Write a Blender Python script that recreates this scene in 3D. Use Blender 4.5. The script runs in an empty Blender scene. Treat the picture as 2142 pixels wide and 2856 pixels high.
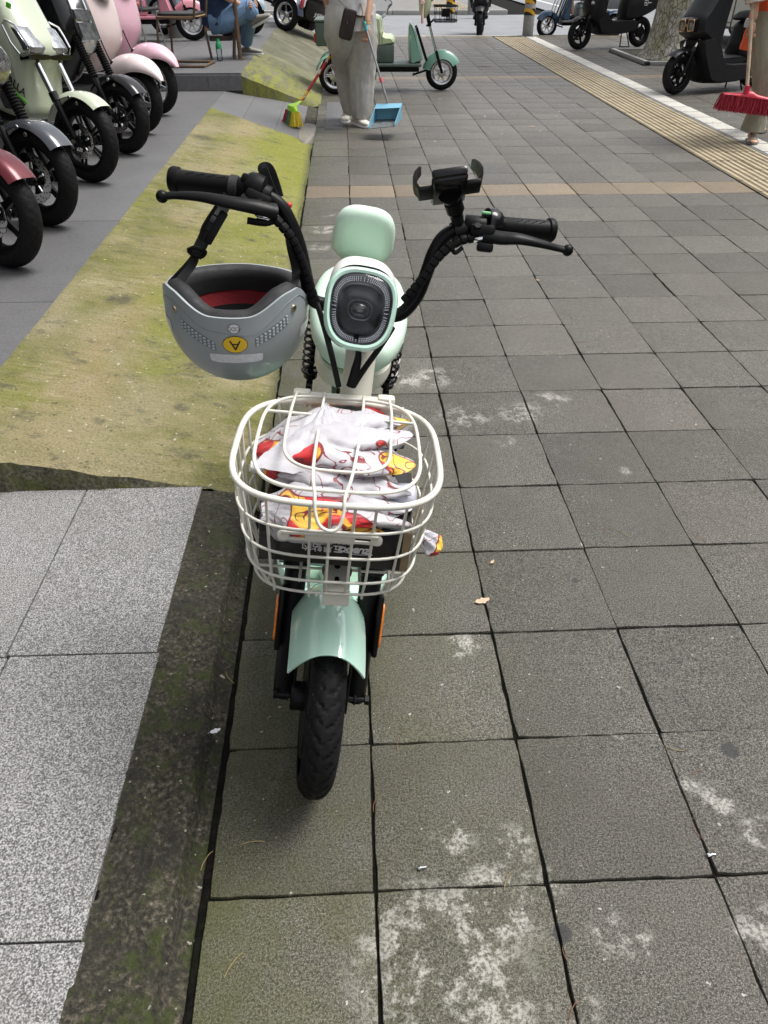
import bpy, bmesh, math, random
from mathutils import Vector as V, Matrix, Quaternion, noise as mnoise
PI = math.pi
R_ = math.radians
sin, cos = math.sin, math.cos
random.seed(7)
scene = bpy.context.scene
COL = scene.collection
# ------------------------------------------------------------------ camera
H, F, CX, CY = 1.40, 2093.0, 1071.0, 1428.0
_d = V((950 - CX, CY + 147, -F)).normalized()
_u = V((0, 1, -_d.y / _d.z)).normalized()
_x = _d.cross(_u)
CAMR = Matrix((_x, _d, _u))                 # camera -> world
cd = bpy.data.cameras.new('camera')
cam = bpy.data.objects.new('camera', cd)
COL.objects.link(cam)
cd.sensor_fit = 'VERTICAL'; cd.sensor_height = 36.0; cd.lens = 36.0 * F / 2856.0
cd.clip_start = 0.05; cd.clip_end = 400
cam.matrix_world = Matrix.Translation((0, 0, H)) @ CAMR.to_4x4()
scene.camera = cam
# ------------------------------------------------------------------ sky, sun, exposure
SUN_EL, SUN_AZ = R_(62), R_(75)            # azimuth from +Y towards +X
w = bpy.data.worlds.new('World'); scene.world = w; w.use_nodes = True
nt = w.node_tree; nt.nodes.clear()
wo = nt.nodes.new('ShaderNodeOutputWorld'); bg = nt.nodes.new('ShaderNodeBackground')
sk = nt.nodes.new('ShaderNodeTexSky'); sk.sky_type = 'NISHITA'; sk.sun_disc = False
sk.sun_elevation = SUN_EL; sk.sun_rotation = SUN_AZ; sk.air_density = 1.0; sk.dust_density = 3.0; sk.ozone_density = 1.0
hs = nt.nodes.new('ShaderNodeHueSaturation'); hs.inputs['Saturation'].default_value = 0.22
nt.links.new(sk.outputs[0], hs.inputs['Color']); nt.links.new(hs.outputs[0], bg.inputs[0]); nt.links.new(bg.outputs[0], wo.inputs[0])
bg.inputs[1].default_value = 0.12
sd = bpy.data.lights.new('sun', 'SUN'); sd.energy = 1.5; sd.angle = R_(26); sd.color = (1, 0.97, 0.92)
sun = bpy.data.objects.new('sun', sd); COL.objects.link(sun)
sdir = V((sin(SUN_AZ) * cos(SUN_EL), cos(SUN_AZ) * cos(SUN_EL), sin(SUN_EL)))
sun.rotation_euler = sdir.to_track_quat('Z', 'Y').to_euler(); sun.location = (6, 0, 12)
vs = scene.view_settings
vs.view_transform = 'Standard'; vs.look = 'None'; vs.exposure = 1.12; vs.gamma = 1.0
scene.render.resolution_x, scene.render.resolution_y = 768, 1024

# ------------------------------------------------------------------ helpers
def ray(u, v):
    return CAMR @ V((u - CX, -(v - CY), -F))
def G(u, v, z=0.0):                         # photo pixel -> point on the level z
    r = ray(u, v); return V((0, 0, H)) + r * ((z - H) / r.z)
def P(u, v, Y):                             # photo pixel -> point on the plane y = Y
    r = ray(u, v); return V((0, 0, H)) + r * (Y / r.y)

class MB:
    def __init__(s, M=None):
        s.v = []; s.f = []; s.M = M
    def add(s, vs_, fs, M=None):
        o = len(s.v)
        for p in vs_:
            p = V(p)
            if M is not None: p = M @ p
            if s.M is not None: p = s.M @ p
            s.v.append(p)
        s.f += [tuple(i + o for i in f) for f in fs]
        return s
    def bm(s, b, M=None):
        b.verts.ensure_lookup_table(); b.verts.index_update()
        s.add([v.co.copy() for v in b.verts], [[v.index for v in f.verts] for f in b.faces], M); b.free(); return s
    def box(s, c, size, R=None, bev=0.0, seg=2):
        b = bmesh.new(); bmesh.ops.create_cube(b, size=1)
        bmesh.ops.scale(b, vec=size, verts=b.verts)
        if bev > 0: bmesh.ops.bevel(b, geom=list(b.edges), offset=min(bev, min(size) * .49), segments=seg, profile=.5, affect='EDGES')
        M = Matrix.Translation(c)
        if R is not None: M = M @ R.to_4x4()
        return s.bm(b, M)
    def ball(s, c, r, n=16, M=None):
        if not hasattr(r, '__len__'): r = (r, r, r)
        b = bmesh.new(); bmesh.ops.create_uvsphere(b, u_segments=n, v_segments=max(6, n * 2 // 3), radius=1)
        bmesh.ops.scale(b, vec=r, verts=b.verts)
        T = Matrix.Translation(c)
        return s.bm(b, T @ M if M is not None else T)
    def tube(s, pts, r=.01, n=8, res=0, closed=False, sec=None, up=None, caps=True):
        pts = [V(p) for p in pts]
        rl = list(r) if hasattr(r, '__len__') else [r] * len(pts)
        if res: pts, rl = crom(pts, rl, res, closed)
        N = len(pts)
        if sec is None: sec = [(cos(2 * PI * i / n), sin(2 * PI * i / n)) for i in range(n)]
        k = len(sec); vs_ = []; nrm = None
        for i in range(N):
            if closed: t = pts[(i + 1) % N] - pts[i - 1]
            else: t = pts[min(i + 1, N - 1)] - pts[max(i - 1, 0)]
            if t.length < 1e-9: t = V((0, 0, 1))
            t.normalize()
            if up is not None:
                upv = V(up); nrm = upv - t * upv.dot(t)
                if nrm.length < 1e-5: nrm = t.orthogonal()
            elif nrm is None: nrm = t.orthogonal() if abs(t.z) > .9 else V((0, 0, 1)) - t * t.z
            else: nrm = nrm - t * nrm.dot(t)
            nrm.normalize(); bn = t.cross(nrm)
            for (a, b) in sec: vs_.append(pts[i] + (bn * a + nrm * b) * rl[i])
        fs = []
        for i in range(N if closed else N - 1):
            j = (i + 1) % N
            for q in range(k):
                q2 = (q + 1) % k
                fs.append((i * k + q, i * k + q2, j * k + q2, j * k + q))
        if caps and not closed:
            fs.append(tuple(reversed(range(k)))); fs.append(tuple((N - 1) * k + q for q in range(k)))
        return s.add(vs_, fs)
    def lathe(s, prof, o=(0, 0, 0), ax=(0, 0, 1), n=24, closed=False, arc=None, caps=True, ref=None):
        o = V(o); ax = V(ax).normalized()
        e1 = (V(ref) if ref is not None else ax.orthogonal()); e1 = (e1 - ax * e1.dot(ax)).normalized(); e2 = ax.cross(e1)
        full = arc is None
        a0, a1 = (0, 2 * PI) if full else arc
        m = n if full else n + 1; k = len(prof); vs_ = []; fs = []
        for i in range(m):
            a = a0 + (a1 - a0) * i / n; d = e1 * cos(a) + e2 * sin(a)
            for (r, h) in prof: vs_.append(o + d * r + ax * h)
        for i in range(n):
            j = (i + 1) % m if full else i + 1
            for q in range(k if closed else k - 1):
                q2 = (q + 1) % k
                fs.append((i * k + q, j * k + q, j * k + q2, i * k + q2))
        if caps and not closed and full:
            if prof[0][0] > 1e-6: fs.append(tuple(i * k for i in reversed(range(m))))
            if prof[-1][0] > 1e-6: fs.append(tuple(i * k + k - 1 for i in range(m)))
        if not full and closed:
            fs.append(tuple(range(k))); fs.append(tuple((m - 1) * k + q for q in reversed(range(k))))
        return s.add(vs_, fs)
    def loft(s, rings, caps=(True, True), closed_u=True):
        k = len(rings[0]); vs_ = [p for r in rings for p in r]; fs = []
        for i in range(len(rings) - 1):
            for q in range(k if closed_u else k - 1):
                q2 = (q + 1) % k
                fs.append((i * k + q, i * k + q2, (i + 1) * k + q2, (i + 1) * k + q))
        if closed_u and caps[0]: fs.append(tuple(reversed(range(k))))
        if closed_u and caps[1]: fs.append(tuple((len(rings) - 1) * k + q for q in range(k)))
        return s.add(vs_, fs)
    def slab(s, poly, o, ux, uy, t, bev=0.0):      # polygon (2-D) extruded by t along ux x uy, edges rounded by bev
        o, ux, uy = V(o), V(ux).normalized(), V(uy).normalized(); n = ux.cross(uy)
        if area2(poly) < 0: poly = poly[::-1]
        b = min(bev, t * .49)
        lay = [(0, t / 2 * -1 + 0)] if b == 0 else [(b, -t / 2), (b * .3, -t / 2 + b * .3), (0, -t / 2 + b)]
        lay = lay + [(i, -h) for (i, h) in reversed(lay)]
        rings = []
        for (ins, h) in lay:
            q = inset(poly, ins); rings.append([o + ux * x + uy * y + n * h for (x, y) in q])
        return s.loft(rings)
    def pillow(s, poly, o, ux, uy, half, rnd=.5, layers=7, fall=1.0, bulge=None):
        """profile polygon swept sideways, its outline drawn in towards both flanks"""
        o, ux, uy = V(o), V(ux).normalized(), V(uy).normalized(); n = ux.cross(uy)
        if area2(poly) < 0: poly = poly[::-1]
        rings = []
        for i in range(layers):
            t = -1 + 2 * i / (layers - 1); t = math.copysign(abs(t) ** .7, t)
            ins = rnd * (1 - math.sqrt(max(0, 1 - t * t) * .985 + .015))
            q = inset(poly, ins)
            rings.append([o + ux * x + uy * y + n * (t * (half if bulge is None else half * bulge(x, y))) for (x, y) in q])
        return s.loft(rings)

def area2(p): return sum(p[i - 1][0] * p[i][1] - p[i][0] * p[i - 1][1] for i in range(len(p)))
def inset(p, d):
    if d == 0: return list(p)
    out = []; n = len(p)
    for i in range(n):
        a, b, c = V(p[i - 1]).to_2d(), V(p[i]).to_2d(), V(p[(i + 1) % n]).to_2d()
        e1, e2 = (b - a), (c - b)
        e1 = e1.normalized() if e1.length > 1e-9 else V((1, 0)); e2 = e2.normalized() if e2.length > 1e-9 else e1
        n1, n2 = V((-e1.y, e1.x)), V((-e2.y, e2.x)); m = n1 + n2
        m = m / max(.35, m.dot(n1)) if m.length > 1e-6 else n1
        out.append((b.x + m.x * d, b.y + m.y * d))
    return out
def crom(pts, rl, res, closed=False):
    N = len(pts); P_ = []; R = []
    segs = N if closed else N - 1
    for i in range(segs):
        if closed: p0, p1, p2, p3 = pts[i - 1], pts[i], pts[(i + 1) % N], pts[(i + 2) % N]
        else: p0, p1, p2, p3 = pts[max(i - 1, 0)], pts[i], pts[i + 1], pts[min(i + 2, N - 1)]
        for j in range(res):
            t = j / res; t2, t3 = t * t, t * t * t
            P_.append(.5 * ((2 * p1) + (p2 - p0) * t + (2 * p0 - 5 * p1 + 4 * p2 - p3) * t2 + (3 * p1 - p0 - 3 * p2 + p3) * t3))
            R.append(rl[i] * (1 - t) + rl[(i + 1) % N] * t)
    if not closed: P_.append(pts[-1]); R.append(rl[-1])
    return P_, R
def smooth2(poly, res=4, closed=True):
    q, _ = crom([V((x, y, 0)) for x, y in poly], [1] * len(poly), res, closed); return [(p.x, p.y) for p in q]
def sell(rx, ry, e=2.5, n=32, cx=0, cy=0):
    o = []
    for i in range(n):
        a = 2 * PI * i / n; c, s_ = cos(a), sin(a)
        o.append((cx + rx * math.copysign(abs(c) ** (2 / e), c), cy + ry * math.copysign(abs(s_) ** (2 / e), s_)))
    return o
def smst(a, b, x):
    t = max(0, min(1, (x - a) / (b - a))); return t * t * (3 - 2 * t)
def nz(x, y, z=0.0, oct_=3): return mnoise.fractal(V((x, y, z)), 1.0, 2.0, oct_)

WT = {}
def _place(o, parent):
    if parent is None: WT[o] = V((0, 0, 0)); return
    o.parent = parent; o.location = -WT[parent]; WT[o] = V((0, 0, 0))
def mesh_of(mb, name, smooth=40):
    me = bpy.data.meshes.new(name); me.from_pydata(mb.v, [], mb.f); me.validate(); me.update()
    b = bmesh.new(); b.from_mesh(me); bmesh.ops.recalc_face_normals(b, faces=b.faces); b.to_mesh(me); b.free()
    if smooth:
        me.polygons.foreach_set('use_smooth', [True] * len(me.polygons)); me.set_sharp_from_angle(angle=R_(smooth))
    return me
def part(mb, name, mat, parent=None, smooth=40, label=None, cat=None, group=None, kind=None):
    me = mesh_of(mb, name, smooth); me.materials.append(mat)
    o = bpy.data.objects.new(name, me); COL.objects.link(o); _place(o, parent)
    tag(o, label, cat, group, kind); return o
def tag(o, label=None, cat=None, group=None, kind=None):
    if label: o['label'] = label
    if cat: o['category'] = cat
    if group: o['group'] = group
    if kind: o['kind'] = kind
    return o
def thing(name, label, cat, loc, group=None):
    o = bpy.data.objects.new(name, None); COL.objects.link(o); o.location = loc; o.empty_display_size = .1
    WT[o] = V(loc); return tag(o, label, cat, group)
def inst(me, name, mat, parent, M, label=None, cat=None, group=None, kind=None):
    """an object of its own on shared mesh data"""
    if not me.materials: me.materials.append(mat)
    o = bpy.data.objects.new(name, me); COL.objects.link(o)
    if parent is not None:
        o.parent = parent; o.matrix_parent_inverse = Matrix.Translation(-WT[parent])
    o.matrix_basis = M; WT[o] = V((0, 0, 0))
    return tag(o, label, cat, group, kind)
def text_mb(txt, size, M, depth=.0006, mbx=None, shear=0.0, bold=0.0):
    cu = bpy.data.curves.new('lettering', 'FONT'); cu.body = txt; cu.size = size; cu.align_x = 'CENTER'; cu.align_y = 'CENTER'
    cu.extrude = depth; cu.resolution_u = 3; cu.shear = shear; cu.offset = bold
    ob = bpy.data.objects.new('lettering', cu); COL.objects.link(ob)
    dg = bpy.context.evaluated_depsgraph_get(); dg.update()
    me = bpy.data.meshes.new_from_object(ob.evaluated_get(dg))
    mb = mbx or MB(); mb.add([v.co.copy() for v in me.vertices], [tuple(p.vertices) for p in me.polygons], M)
    bpy.data.objects.remove(ob); bpy.data.curves.remove(cu); bpy.data.meshes.remove(me)
    return mb
def frame(o, x, y):
    x = V(x).normalized(); y = V(y); y = (y - x * y.dot(x)).normalized(); z = x.cross(y)
    M = Matrix((x, y, z)).transposed().to_4x4(); M.translation = V(o); return M

# ------------------------------------------------------------------ materials
class NT:
    def __init__(s, name):
        s.m = bpy.data.materials.new(name); s.m.use_nodes = True; s.t = s.m.node_tree; s.t.nodes.clear()
        s.out = s.n('OutputMaterial'); s.b = s.n('BsdfPrincipled'); s.l(s.b.outputs[0], s.out.inputs[0])
        s.pos = s.n('NewGeometry').outputs['Position']
    def n(s, k, **kw):
        nd = s.t.nodes.new('ShaderNode' + k)
        for a, b in kw.items(): setattr(nd, a, b)
        return nd
    def l(s, a, b): s.t.links.new(a, b)
    def set(s, **kw):
        for k, v in kw.items():
            i = s.b.inputs[k.replace('_', ' ')]
            if hasattr(v, 'is_output'): s.l(v, i)
            else: i.default_value = (*v, 1) if hasattr(v, '__len__') and len(v) == 3 else v
    def noise(s, scale, detail=3, rough=.55, vec=None, dist=0.0):
        nd = s.n('TexNoise'); nd.inputs['Scale'].default_value = scale; nd.inputs['Detail'].default_value = detail
        nd.inputs['Roughness'].default_value = rough; nd.inputs['Distortion'].default_value = dist
        s.l(vec or s.pos, nd.inputs['Vector']); return nd.outputs[0]
    def ramp(s, fac, stops, interp='LINEAR'):
        nd = s.n('ValToRGB'); nd.color_ramp.interpolation = interp; e = nd.color_ramp.elements
        while len(e) < len(stops): e.new(.5)
        for i, (p, c) in enumerate(stops):
            e[i].position = p; e[i].color = (c, c, c, 1) if not hasattr(c, '__len__') else (*c, 1)
        s.l(fac, nd.inputs[0]); return nd.outputs[0]
    def mix(s, fac, a, b, mode='MIX'):
        nd = s.n('Mix', data_type='RGBA', blend_type=mode)
        for i, v in ((0, fac), (6, a), (7, b)):
            if hasattr(v, 'is_output'): s.l(v, nd.inputs[i])
            else: nd.inputs[i].default_value = (*v, 1) if hasattr(v, '__len__') else v
        return nd.outputs[2]
    def math(s, op, a, b=None, c=None, clamp=False):
        nd = s.n('Math', operation=op, use_clamp=clamp)
        for i, v in enumerate((a, b, c)):
            if v is None: continue
            if hasattr(v, 'is_output'): s.l(v, nd.inputs[i])
            else: nd.inputs[i].default_value = v
        return nd.outputs[0]
    def sep(s, vec=None):
        nd = s.n('SeparateXYZ'); s.l(vec or s.pos, nd.inputs[0]); return nd.outputs
    def sst(s, x, a, b):
        nd = s.n('MapRange', interpolation_type='SMOOTHSTEP')
        s.l(x, nd.inputs[0]); nd.inputs[1].default_value = a; nd.inputs[2].default_value = b; return nd.outputs[0]
    def map(s, scale=(1, 1, 1), rot=(0, 0, 0), loc=(0, 0, 0), vec=None):
        nd = s.n('Mapping'); nd.inputs['Scale'].default_value = scale; nd.inputs['Rotation'].default_value = rot; nd.inputs['Location'].default_value = loc
        s.l(vec or s.pos, nd.inputs[0]); return nd.outputs[0]
    def blob(s, c, r, soft=.5):              # 1 inside a flat spot around c on the ground
        x, y, z = s.sep()
        d = s.math('SQRT', s.math('ADD', s.math('POWER', s.math('SUBTRACT', x, c[0]), 2), s.math('POWER', s.math('SUBTRACT', y, c[1]), 2)))
        return s.sst(d, r, r * soft)
    def bump(s, h, strength=.3, dist=.002):
        nd = s.n('Bump'); nd.inputs['Strength'].default_value = strength; nd.inputs['Distance'].default_value = dist
        s.l(h, nd.inputs['Height']); s.l(nd.outputs[0], s.b.inputs['Normal'])

_MC = {}
def mat(name, col, rough=.5, metal=0., coat=0., var=.08, vs=14., bump=0., bs=300., spec=None, trans=0., emis=None, dirt=None):
    if name in _MC: return _MC[name]
    t = NT(name); n1 = t.noise(vs, 4)
    c = t.mix(t.ramp(n1, [(.3, 0.), (.7, 1.)]), tuple(x * (1 - var) for x in col), tuple(min(1, x * (1 + var)) for x in col))
    if dirt:
        c = t.mix(t.ramp(t.noise(vs * 2.3, 6, .7), [(.5, 0.), (.75, dirt[1])]), c, dirt[0])
    rr = t.ramp(t.noise(vs * 3, 5, .65), [(.25, max(0, rough * .8)), (.75, min(1, rough * 1.25 + .01))])
    t.set(Base_Color=c, Roughness=rr, Metallic=metal)
    if coat: t.set(Coat_Weight=coat, Coat_Roughness=.03)
    if spec is not None: t.b.inputs['Specular IOR Level'].default_value = spec
    if trans: t.set(Transmission_Weight=trans)
    if bump: t.bump(t.noise(bs, 3), bump, .0015)
    _MC[name] = t.m; return t.m
# ================================================================== ground materials
S = 0.3227
def m_paver(tan=False):
    t = NT('tan paver' if tan else 'grey paver'); x, y, z = t.sep()
    rnd = t.n('ObjectInfo').outputs['Random']
    g1 = t.noise(430, 2, .6); g2 = t.noise(215, 3, .65); med = t.noise(7, 5, .6); big = t.noise(1.3, 3)
    if tan:
        base = t.mix(t.ramp(g2, [(.35, 0.), (.65, 1.)]), (.11, .08, .05), (.29, .235, .165))
        base = t.mix(t.ramp(med, [(.35, .0), (.7, .5)]), base, (.16, .12, .08))
    else:
        base = t.mix(t.ramp(g2, [(.40, 0.), (.62, 1.)]), (.018, .0168, .0142), (.205, .190, .162))
        base = t.mix(t.ramp(g1, [(.57, 0.), (.64, .9)]), base, (.42, .40, .36))
        base = t.mix(t.ramp(med, [(.3, 0.), (.75, .35)]), base, (.050, .045, .038))
        # worn centres paler, brown film
        base = t.mix(t.math('MULTIPLY', t.ramp(big, [(.35, 0.), (.65, 1.)]), .35), base, (.115, .100, .080))
        # green algae film on the damp side beside the shop kerb
        left = t.sst(x, .75, -.25); near = t.sst(y, 4.2, 1.2)
        alg = t.math('MULTIPLY', t.math('MULTIPLY', left, t.math('MULTIPLY_ADD', near, .75, .25)), t.ramp(t.noise(5.5, 6, .65), [(.30, .15), (.62, 1.)]))
        base = t.mix(t.math('MULTIPLY', alg, .7), base, t.mix(t.ramp(g2, [(.35, 0.), (.65, 1.)]), (.040, .042, .012), (.125, .125, .045)))
        edge = t.math('MULTIPLY', t.sst(x, -.08, -.27), t.ramp(t.noise(9, 5, .7), [(.35, 0.), (.6, 1.)]))
        base = t.mix(t.math('MULTIPLY', edge, .5), base, (.065, .072, .018))
        # dark gum spots
        for c, r in (((.345, .60), .020), ((.80, .96), .022), ((.60, 1.52), .012), ((.95, .50), .035)):
            base = t.mix(t.math('MULTIPLY', t.blob(c, r, .7), .8), base, (.03, .03, .034))
        # pale lichen and mortar stains
        li = None
        for u, v, r in ((1265, 2345, .06), (1435, 2355, .055), (1380, 2520, .12), (1230, 2680, .20), (1330, 2800, .14), (1725, 2047, .028), (1925, 2200, .035), (2000, 2235, .055), (1600, 2790, .06), (1700, 2600, .05), (2125, 2330, .06), (2120, 2600, .07), (1220, 1050, .12), (1290, 1165, .14), (1450, 1150, .11),
                        (1540, 1120, .10), (1405, 1230, .05), (1130, 1060, .10), (1745, 1312, .03), (1630, 1330, .03), (1290, 1800, .06), (1100, 1180, .10), (905, 640, .12), (890, 690, .10), (915, 600, .06), (1540, 2460, .04), (1780, 2630, .04)):
            q_ = G(u, v); c = (q_.x, q_.y)
            b = t.blob(c, r, .35); li = b if li is None else t.math('MAXIMUM', li, b)
        pat = t.math('MULTIPLY', t.ramp(t.noise(13, 8, .76), [(.49, 0.), (.555, 1.)]), t.ramp(t.noise(140, 4, .65), [(.40, .15), (.56, 1.)]))
        base = t.mix(t.math('MULTIPLY', t.math('MULTIPLY', li, pat), .82), base, (.56, .54, .49))
        sp = t.ramp(t.noise(60, 2, .5), [(.725, 0.), (.75, .8)])
        base = t.mix(sp, base, (.6, .58, .53))
    hv = t.n('HueSaturation'); t.l(base, hv.inputs['Color']); t.l(t.math('MULTIPLY_ADD', rnd, .30, .62 if not tan else .78), hv.inputs['Value'])
    t.set(Base_Color=hv.outputs[0], Roughness=t.ramp(t.noise(40, 4), [(.3, .42), (.7, .64)]))
    t.b.inputs['Specular IOR Level'].default_value = .42
    t.bump(t.math('ADD', t.math('MULTIPLY', g2, 1.0), t.math('MULTIPLY', g1, .6)), .55, .004)
    return t.m
def m_soil():
    t = NT('damp joint dirt'); c = t.mix(t.ramp(t.noise(60, 5, .7), [(.4, 0.), (.7, 1.)]), (.003, .003, .0025), (.012, .011, .009))
    c = t.mix(t.ramp(t.noise(14, 5), [(.5, 0.), (.7, .5)]), c, (.008, .011, .004))
    t.set(Base_Color=c, Roughness=.95, Specular_IOR_Level=.1); t.bump(t.noise(200, 4), .8, .004); return t.m
def m_granite():
    t = NT('flamed granite'); g = t.noise(330, 3, .62); g2 = t.noise(520, 2, .5)
    c = t.ramp(g, [(.36, (.03, .03, .03)), (.45, (.12, .12, .118)), (.52, (.27, .267, .263)), (.60, (.55, .545, .54))])
    c = t.mix(t.ramp(g2, [(.55, 0.), (.68, .7)]), c, (.06, .06, .06))
    c = t.mix(t.ramp(t.noise(3.5, 4), [(.35, 0.), (.7, .28)]), c, (.16, .155, .13))
    rnd = t.n('ObjectInfo').outputs['Random']; hv = t.n('HueSaturation'); t.l(c, hv.inputs['Color']); t.l(t.math('MULTIPLY_ADD', rnd, .18, .74), hv.inputs['Value'])
    t.set(Base_Color=hv.outputs[0], Roughness=.6); t.bump(g, .25, .002); return t.m
def m_kerb():
    t = NT('rotten kerb concrete'); g = t.noise(95, 5, .68); x, y, z = t.sep()
    c = t.ramp(g, [(.34, (.010, .009, .006)), (.5, (.048, .042, .029)), (.62, (.13, .112, .08)), (.75, (.30, .27, .22))])
    c = t.mix(t.ramp(t.noise(11, 6, .7), [(.44, 0.), (.62, .82)]), c, (.020, .019, .013))
    c = t.mix(t.ramp(t.noise(16, 6, .7, t.map(loc=(3, 1, 0))), [(.50, 0.), (.61, .85)]), c, (.040, .054, .008))
    c = t.mix(t.math('MULTIPLY', t.sst(y, 1.15, 1.9), .45), c, (.028, .027, .018))
    c = t.mix(t.ramp(t.noise(55, 2, .5, t.map(loc=(0, 5, 0))), [(.71, 0.), (.74, .8)]), c, (.45, .42, .36))
    t.set(Base_Color=c, Roughness=.85); t.bump(t.math('ADD', g, t.noise(30, 5)), 1.0, .012); return t.m
def m_moss():
    t = NT('mossy render'); x, y, z = t.sep()
    st = t.map(scale=(1.2, 7, 3), rot=(0, 0, R_(28)))
    a = t.noise(3.6, 8, .68); s1 = t.noise(4.5, 6, .7, st); g = t.noise(130, 4, .65)
    c = t.ramp(a, [(.30, (.075, .078, .022)), (.42, (.135, .128, .036)), (.52, (.205, .182, .075)), (.64, (.29, .25, .14)), (.78, (.38, .335, .23))])
    c = t.mix(t.ramp(s1, [(.42, 0.), (.62, .8)]), c, (.115, .122, .012))
    bg_ = t.noise(1.5, 6, .6, t.map(loc=(3.1, 6.4, 0)))
    c = t.mix(t.ramp(bg_, [(.46, 0.), (.62, .72)]), c, (.27, .232, .135))
    c = t.mix(t.ramp(bg_, [(.32, .85), (.46, 0.)]), c, (.165, .180, .014))
    far = t.math('MULTIPLY', t.sst(y, 2.6, 6.0), t.sst(x, -1.1, -.5))
    c = t.mix(t.math('MULTIPLY', far, .72), c, (.215, .230, .015))
    tanb = t.math('MULTIPLY', t.sst(t.math('ABSOLUTE', t.math('SUBTRACT', x, t.math('MULTIPLY_ADD', y, .02, -1.0))), .2, .0), t.ramp(t.noise(2.4, 4), [(.38, .1), (.6, .85)]))
    c = t.mix(t.math('MULTIPLY', tanb, .6), c, (.33, .245, .14))
    c = t.mix(t.ramp(t.noise(2.1, 5, .6, t.map(loc=(7, 2, 0))), [(.55, 0.), (.72, .55)]), c, (.30, .275, .20))
    c = t.mix(t.ramp(t.noise(7, 6, .7, t.map(scale=(1, 1.8, 1), loc=(1, 9, 0))), [(.56, 0.), (.66, .7)]), c, (.055, .053, .036))
    c = t.mix(t.math('MULTIPLY', t.ramp(g, [(.34, 1.), (.5, 0.)]), .55), c, (.055, .057, .016))
    c = t.mix(t.ramp(g, [(.6, 0.), (.72, .45)]), c, (.44, .41, .26))
    c = t.mix(t.ramp(t.noise(42, 3, .6, t.map(loc=(1, 1, 0))), [(.66, 0.), (.70, .8)]), c, (.045, .042, .025))
    c = t.mix(t.ramp(t.noise(50, 2, .5, t.map(loc=(5, 3, 0))), [(.70, 0.), (.73, .7)]), c, (.50, .47, .38))
    for cc, r in (((-1.02, 3.28), .085), ((-.62, 2.75), .05), ((-.62, 2.42), .04), ((-.86, 2.25), .03), ((-.70, 5.1), .05), ((-1.15, 6.7), .12), ((-.55, 4.4), .04)):
        c = t.mix(t.math('MULTIPLY', t.math('MULTIPLY', t.blob(cc, r, .3), .85), t.ramp(t.noise(30, 4), [(.35, .3), (.6, 1.)])), c, (.050, .046, .034))
    # the vertical side and the foot are dark and wet
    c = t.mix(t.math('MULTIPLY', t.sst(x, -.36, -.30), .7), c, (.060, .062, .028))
    t.set(Base_Color=c, Roughness=.85); t.bump(t.math('ADD', t.math('MULTIPLY', s1, 2.2), g), .9, .007); return t.m
def m_stone(name, a, b, sc=160, rough=.62):
    t = NT(name); g = t.noise(sc, 4, .62); st = t.noise(20, 5, .6, t.map(scale=(1, 5, 1), rot=(0, 0, .5)))
    c = t.mix(t.ramp(g, [(.33, 0.), (.67, 1.)]), a, b)
    c = t.mix(t.ramp(st, [(.4, 0.), (.7, .35)]), c, tuple(v * .62 for v in a))
    c = t.mix(t.ramp(t.noise(2.2, 4), [(.35, 0.), (.7, .3)]), c, tuple(v * 1.25 for v in b))
    rnd = t.n('ObjectInfo').outputs['Random']; hv = t.n('HueSaturation'); t.l(c, hv.inputs['Color']); t.l(t.math('MULTIPLY_ADD', rnd, .16, .92), hv.inputs['Value'])
    t.set(Base_Color=hv.outputs[0], Roughness=rough); t.bump(g, .3, .002); return t.m
M_PAVER, M_TAN, M_SOIL, M_GRAN, M_KERB, M_MOSS = m_paver(), m_paver(True), m_soil(), m_granite(), m_kerb(), m_moss()
M_PLAT = m_stone('grey platform stone', (.070, .070, .072), (.135, .134, .136))
M_SLATE = m_stone('dark slate tile', (.085, .087, .09), (.155, .158, .16), 90)
M_TACT0 = m_stone('yellow tactile paver', (.22, .165, .09), (.42, .345, .215), 120, .7)
def m_tact():
    t = NT('ribbed yellow paver'); g = t.noise(120, 4, .62); x, y, z = t.sep()
    c = t.mix(t.ramp(g, [(.33, 0.), (.67, 1.)]), (.29, .225, .13), (.52, .44, .29))
    c = t.mix(t.ramp(t.noise(6, 4), [(.4, 0.), (.7, .5)]), c, (.17, .13, .08))
    c = t.mix(t.math('MULTIPLY', t.sst(z, .0065, .0035), .7), c, (.035, .027, .018))      # dirt lies in the grooves
    t.set(Base_Color=c, Roughness=.7); t.bump(g, .3, .002); return t.m
M_TACT = m_tact()
M_WHITE = m_stone('worn white kerb block', (.30, .29, .26), (.56, .545, .50), 60, .7)
M_ASPH = m_stone('pale worn asphalt', (.13, .135, .145), (.27, .275, .29), 70, .75)
M_KSTONE = m_stone('pale kerb stone', (.24, .24, .23), (.40, .40, .38), 90, .7)

def sheet(name, mt, x0, x1, y0, y1, z, kind='structure', th=0.0):
    mb = MB()
    if th: mb.box(((x0 + x1) / 2, (y0 + y1) / 2, z - th / 2), (x1 - x0, y1 - y0, th), bev=.01)
    else: mb.add([(x0, y0, z), (x1, y0, z), (x1, y1, z), (x0, y1, z)], [(0, 1, 2, 3)])
    return part(mb, name, mt, None, 0 if not th else 30, kind=kind)

ground = sheet('ground', M_SOIL, -80, 80, -60, 200, -.16)
pave = sheet('pavement', M_SOIL, -.31, 5.95, -1.6, 17.42, -.0075, th=.14)
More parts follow.
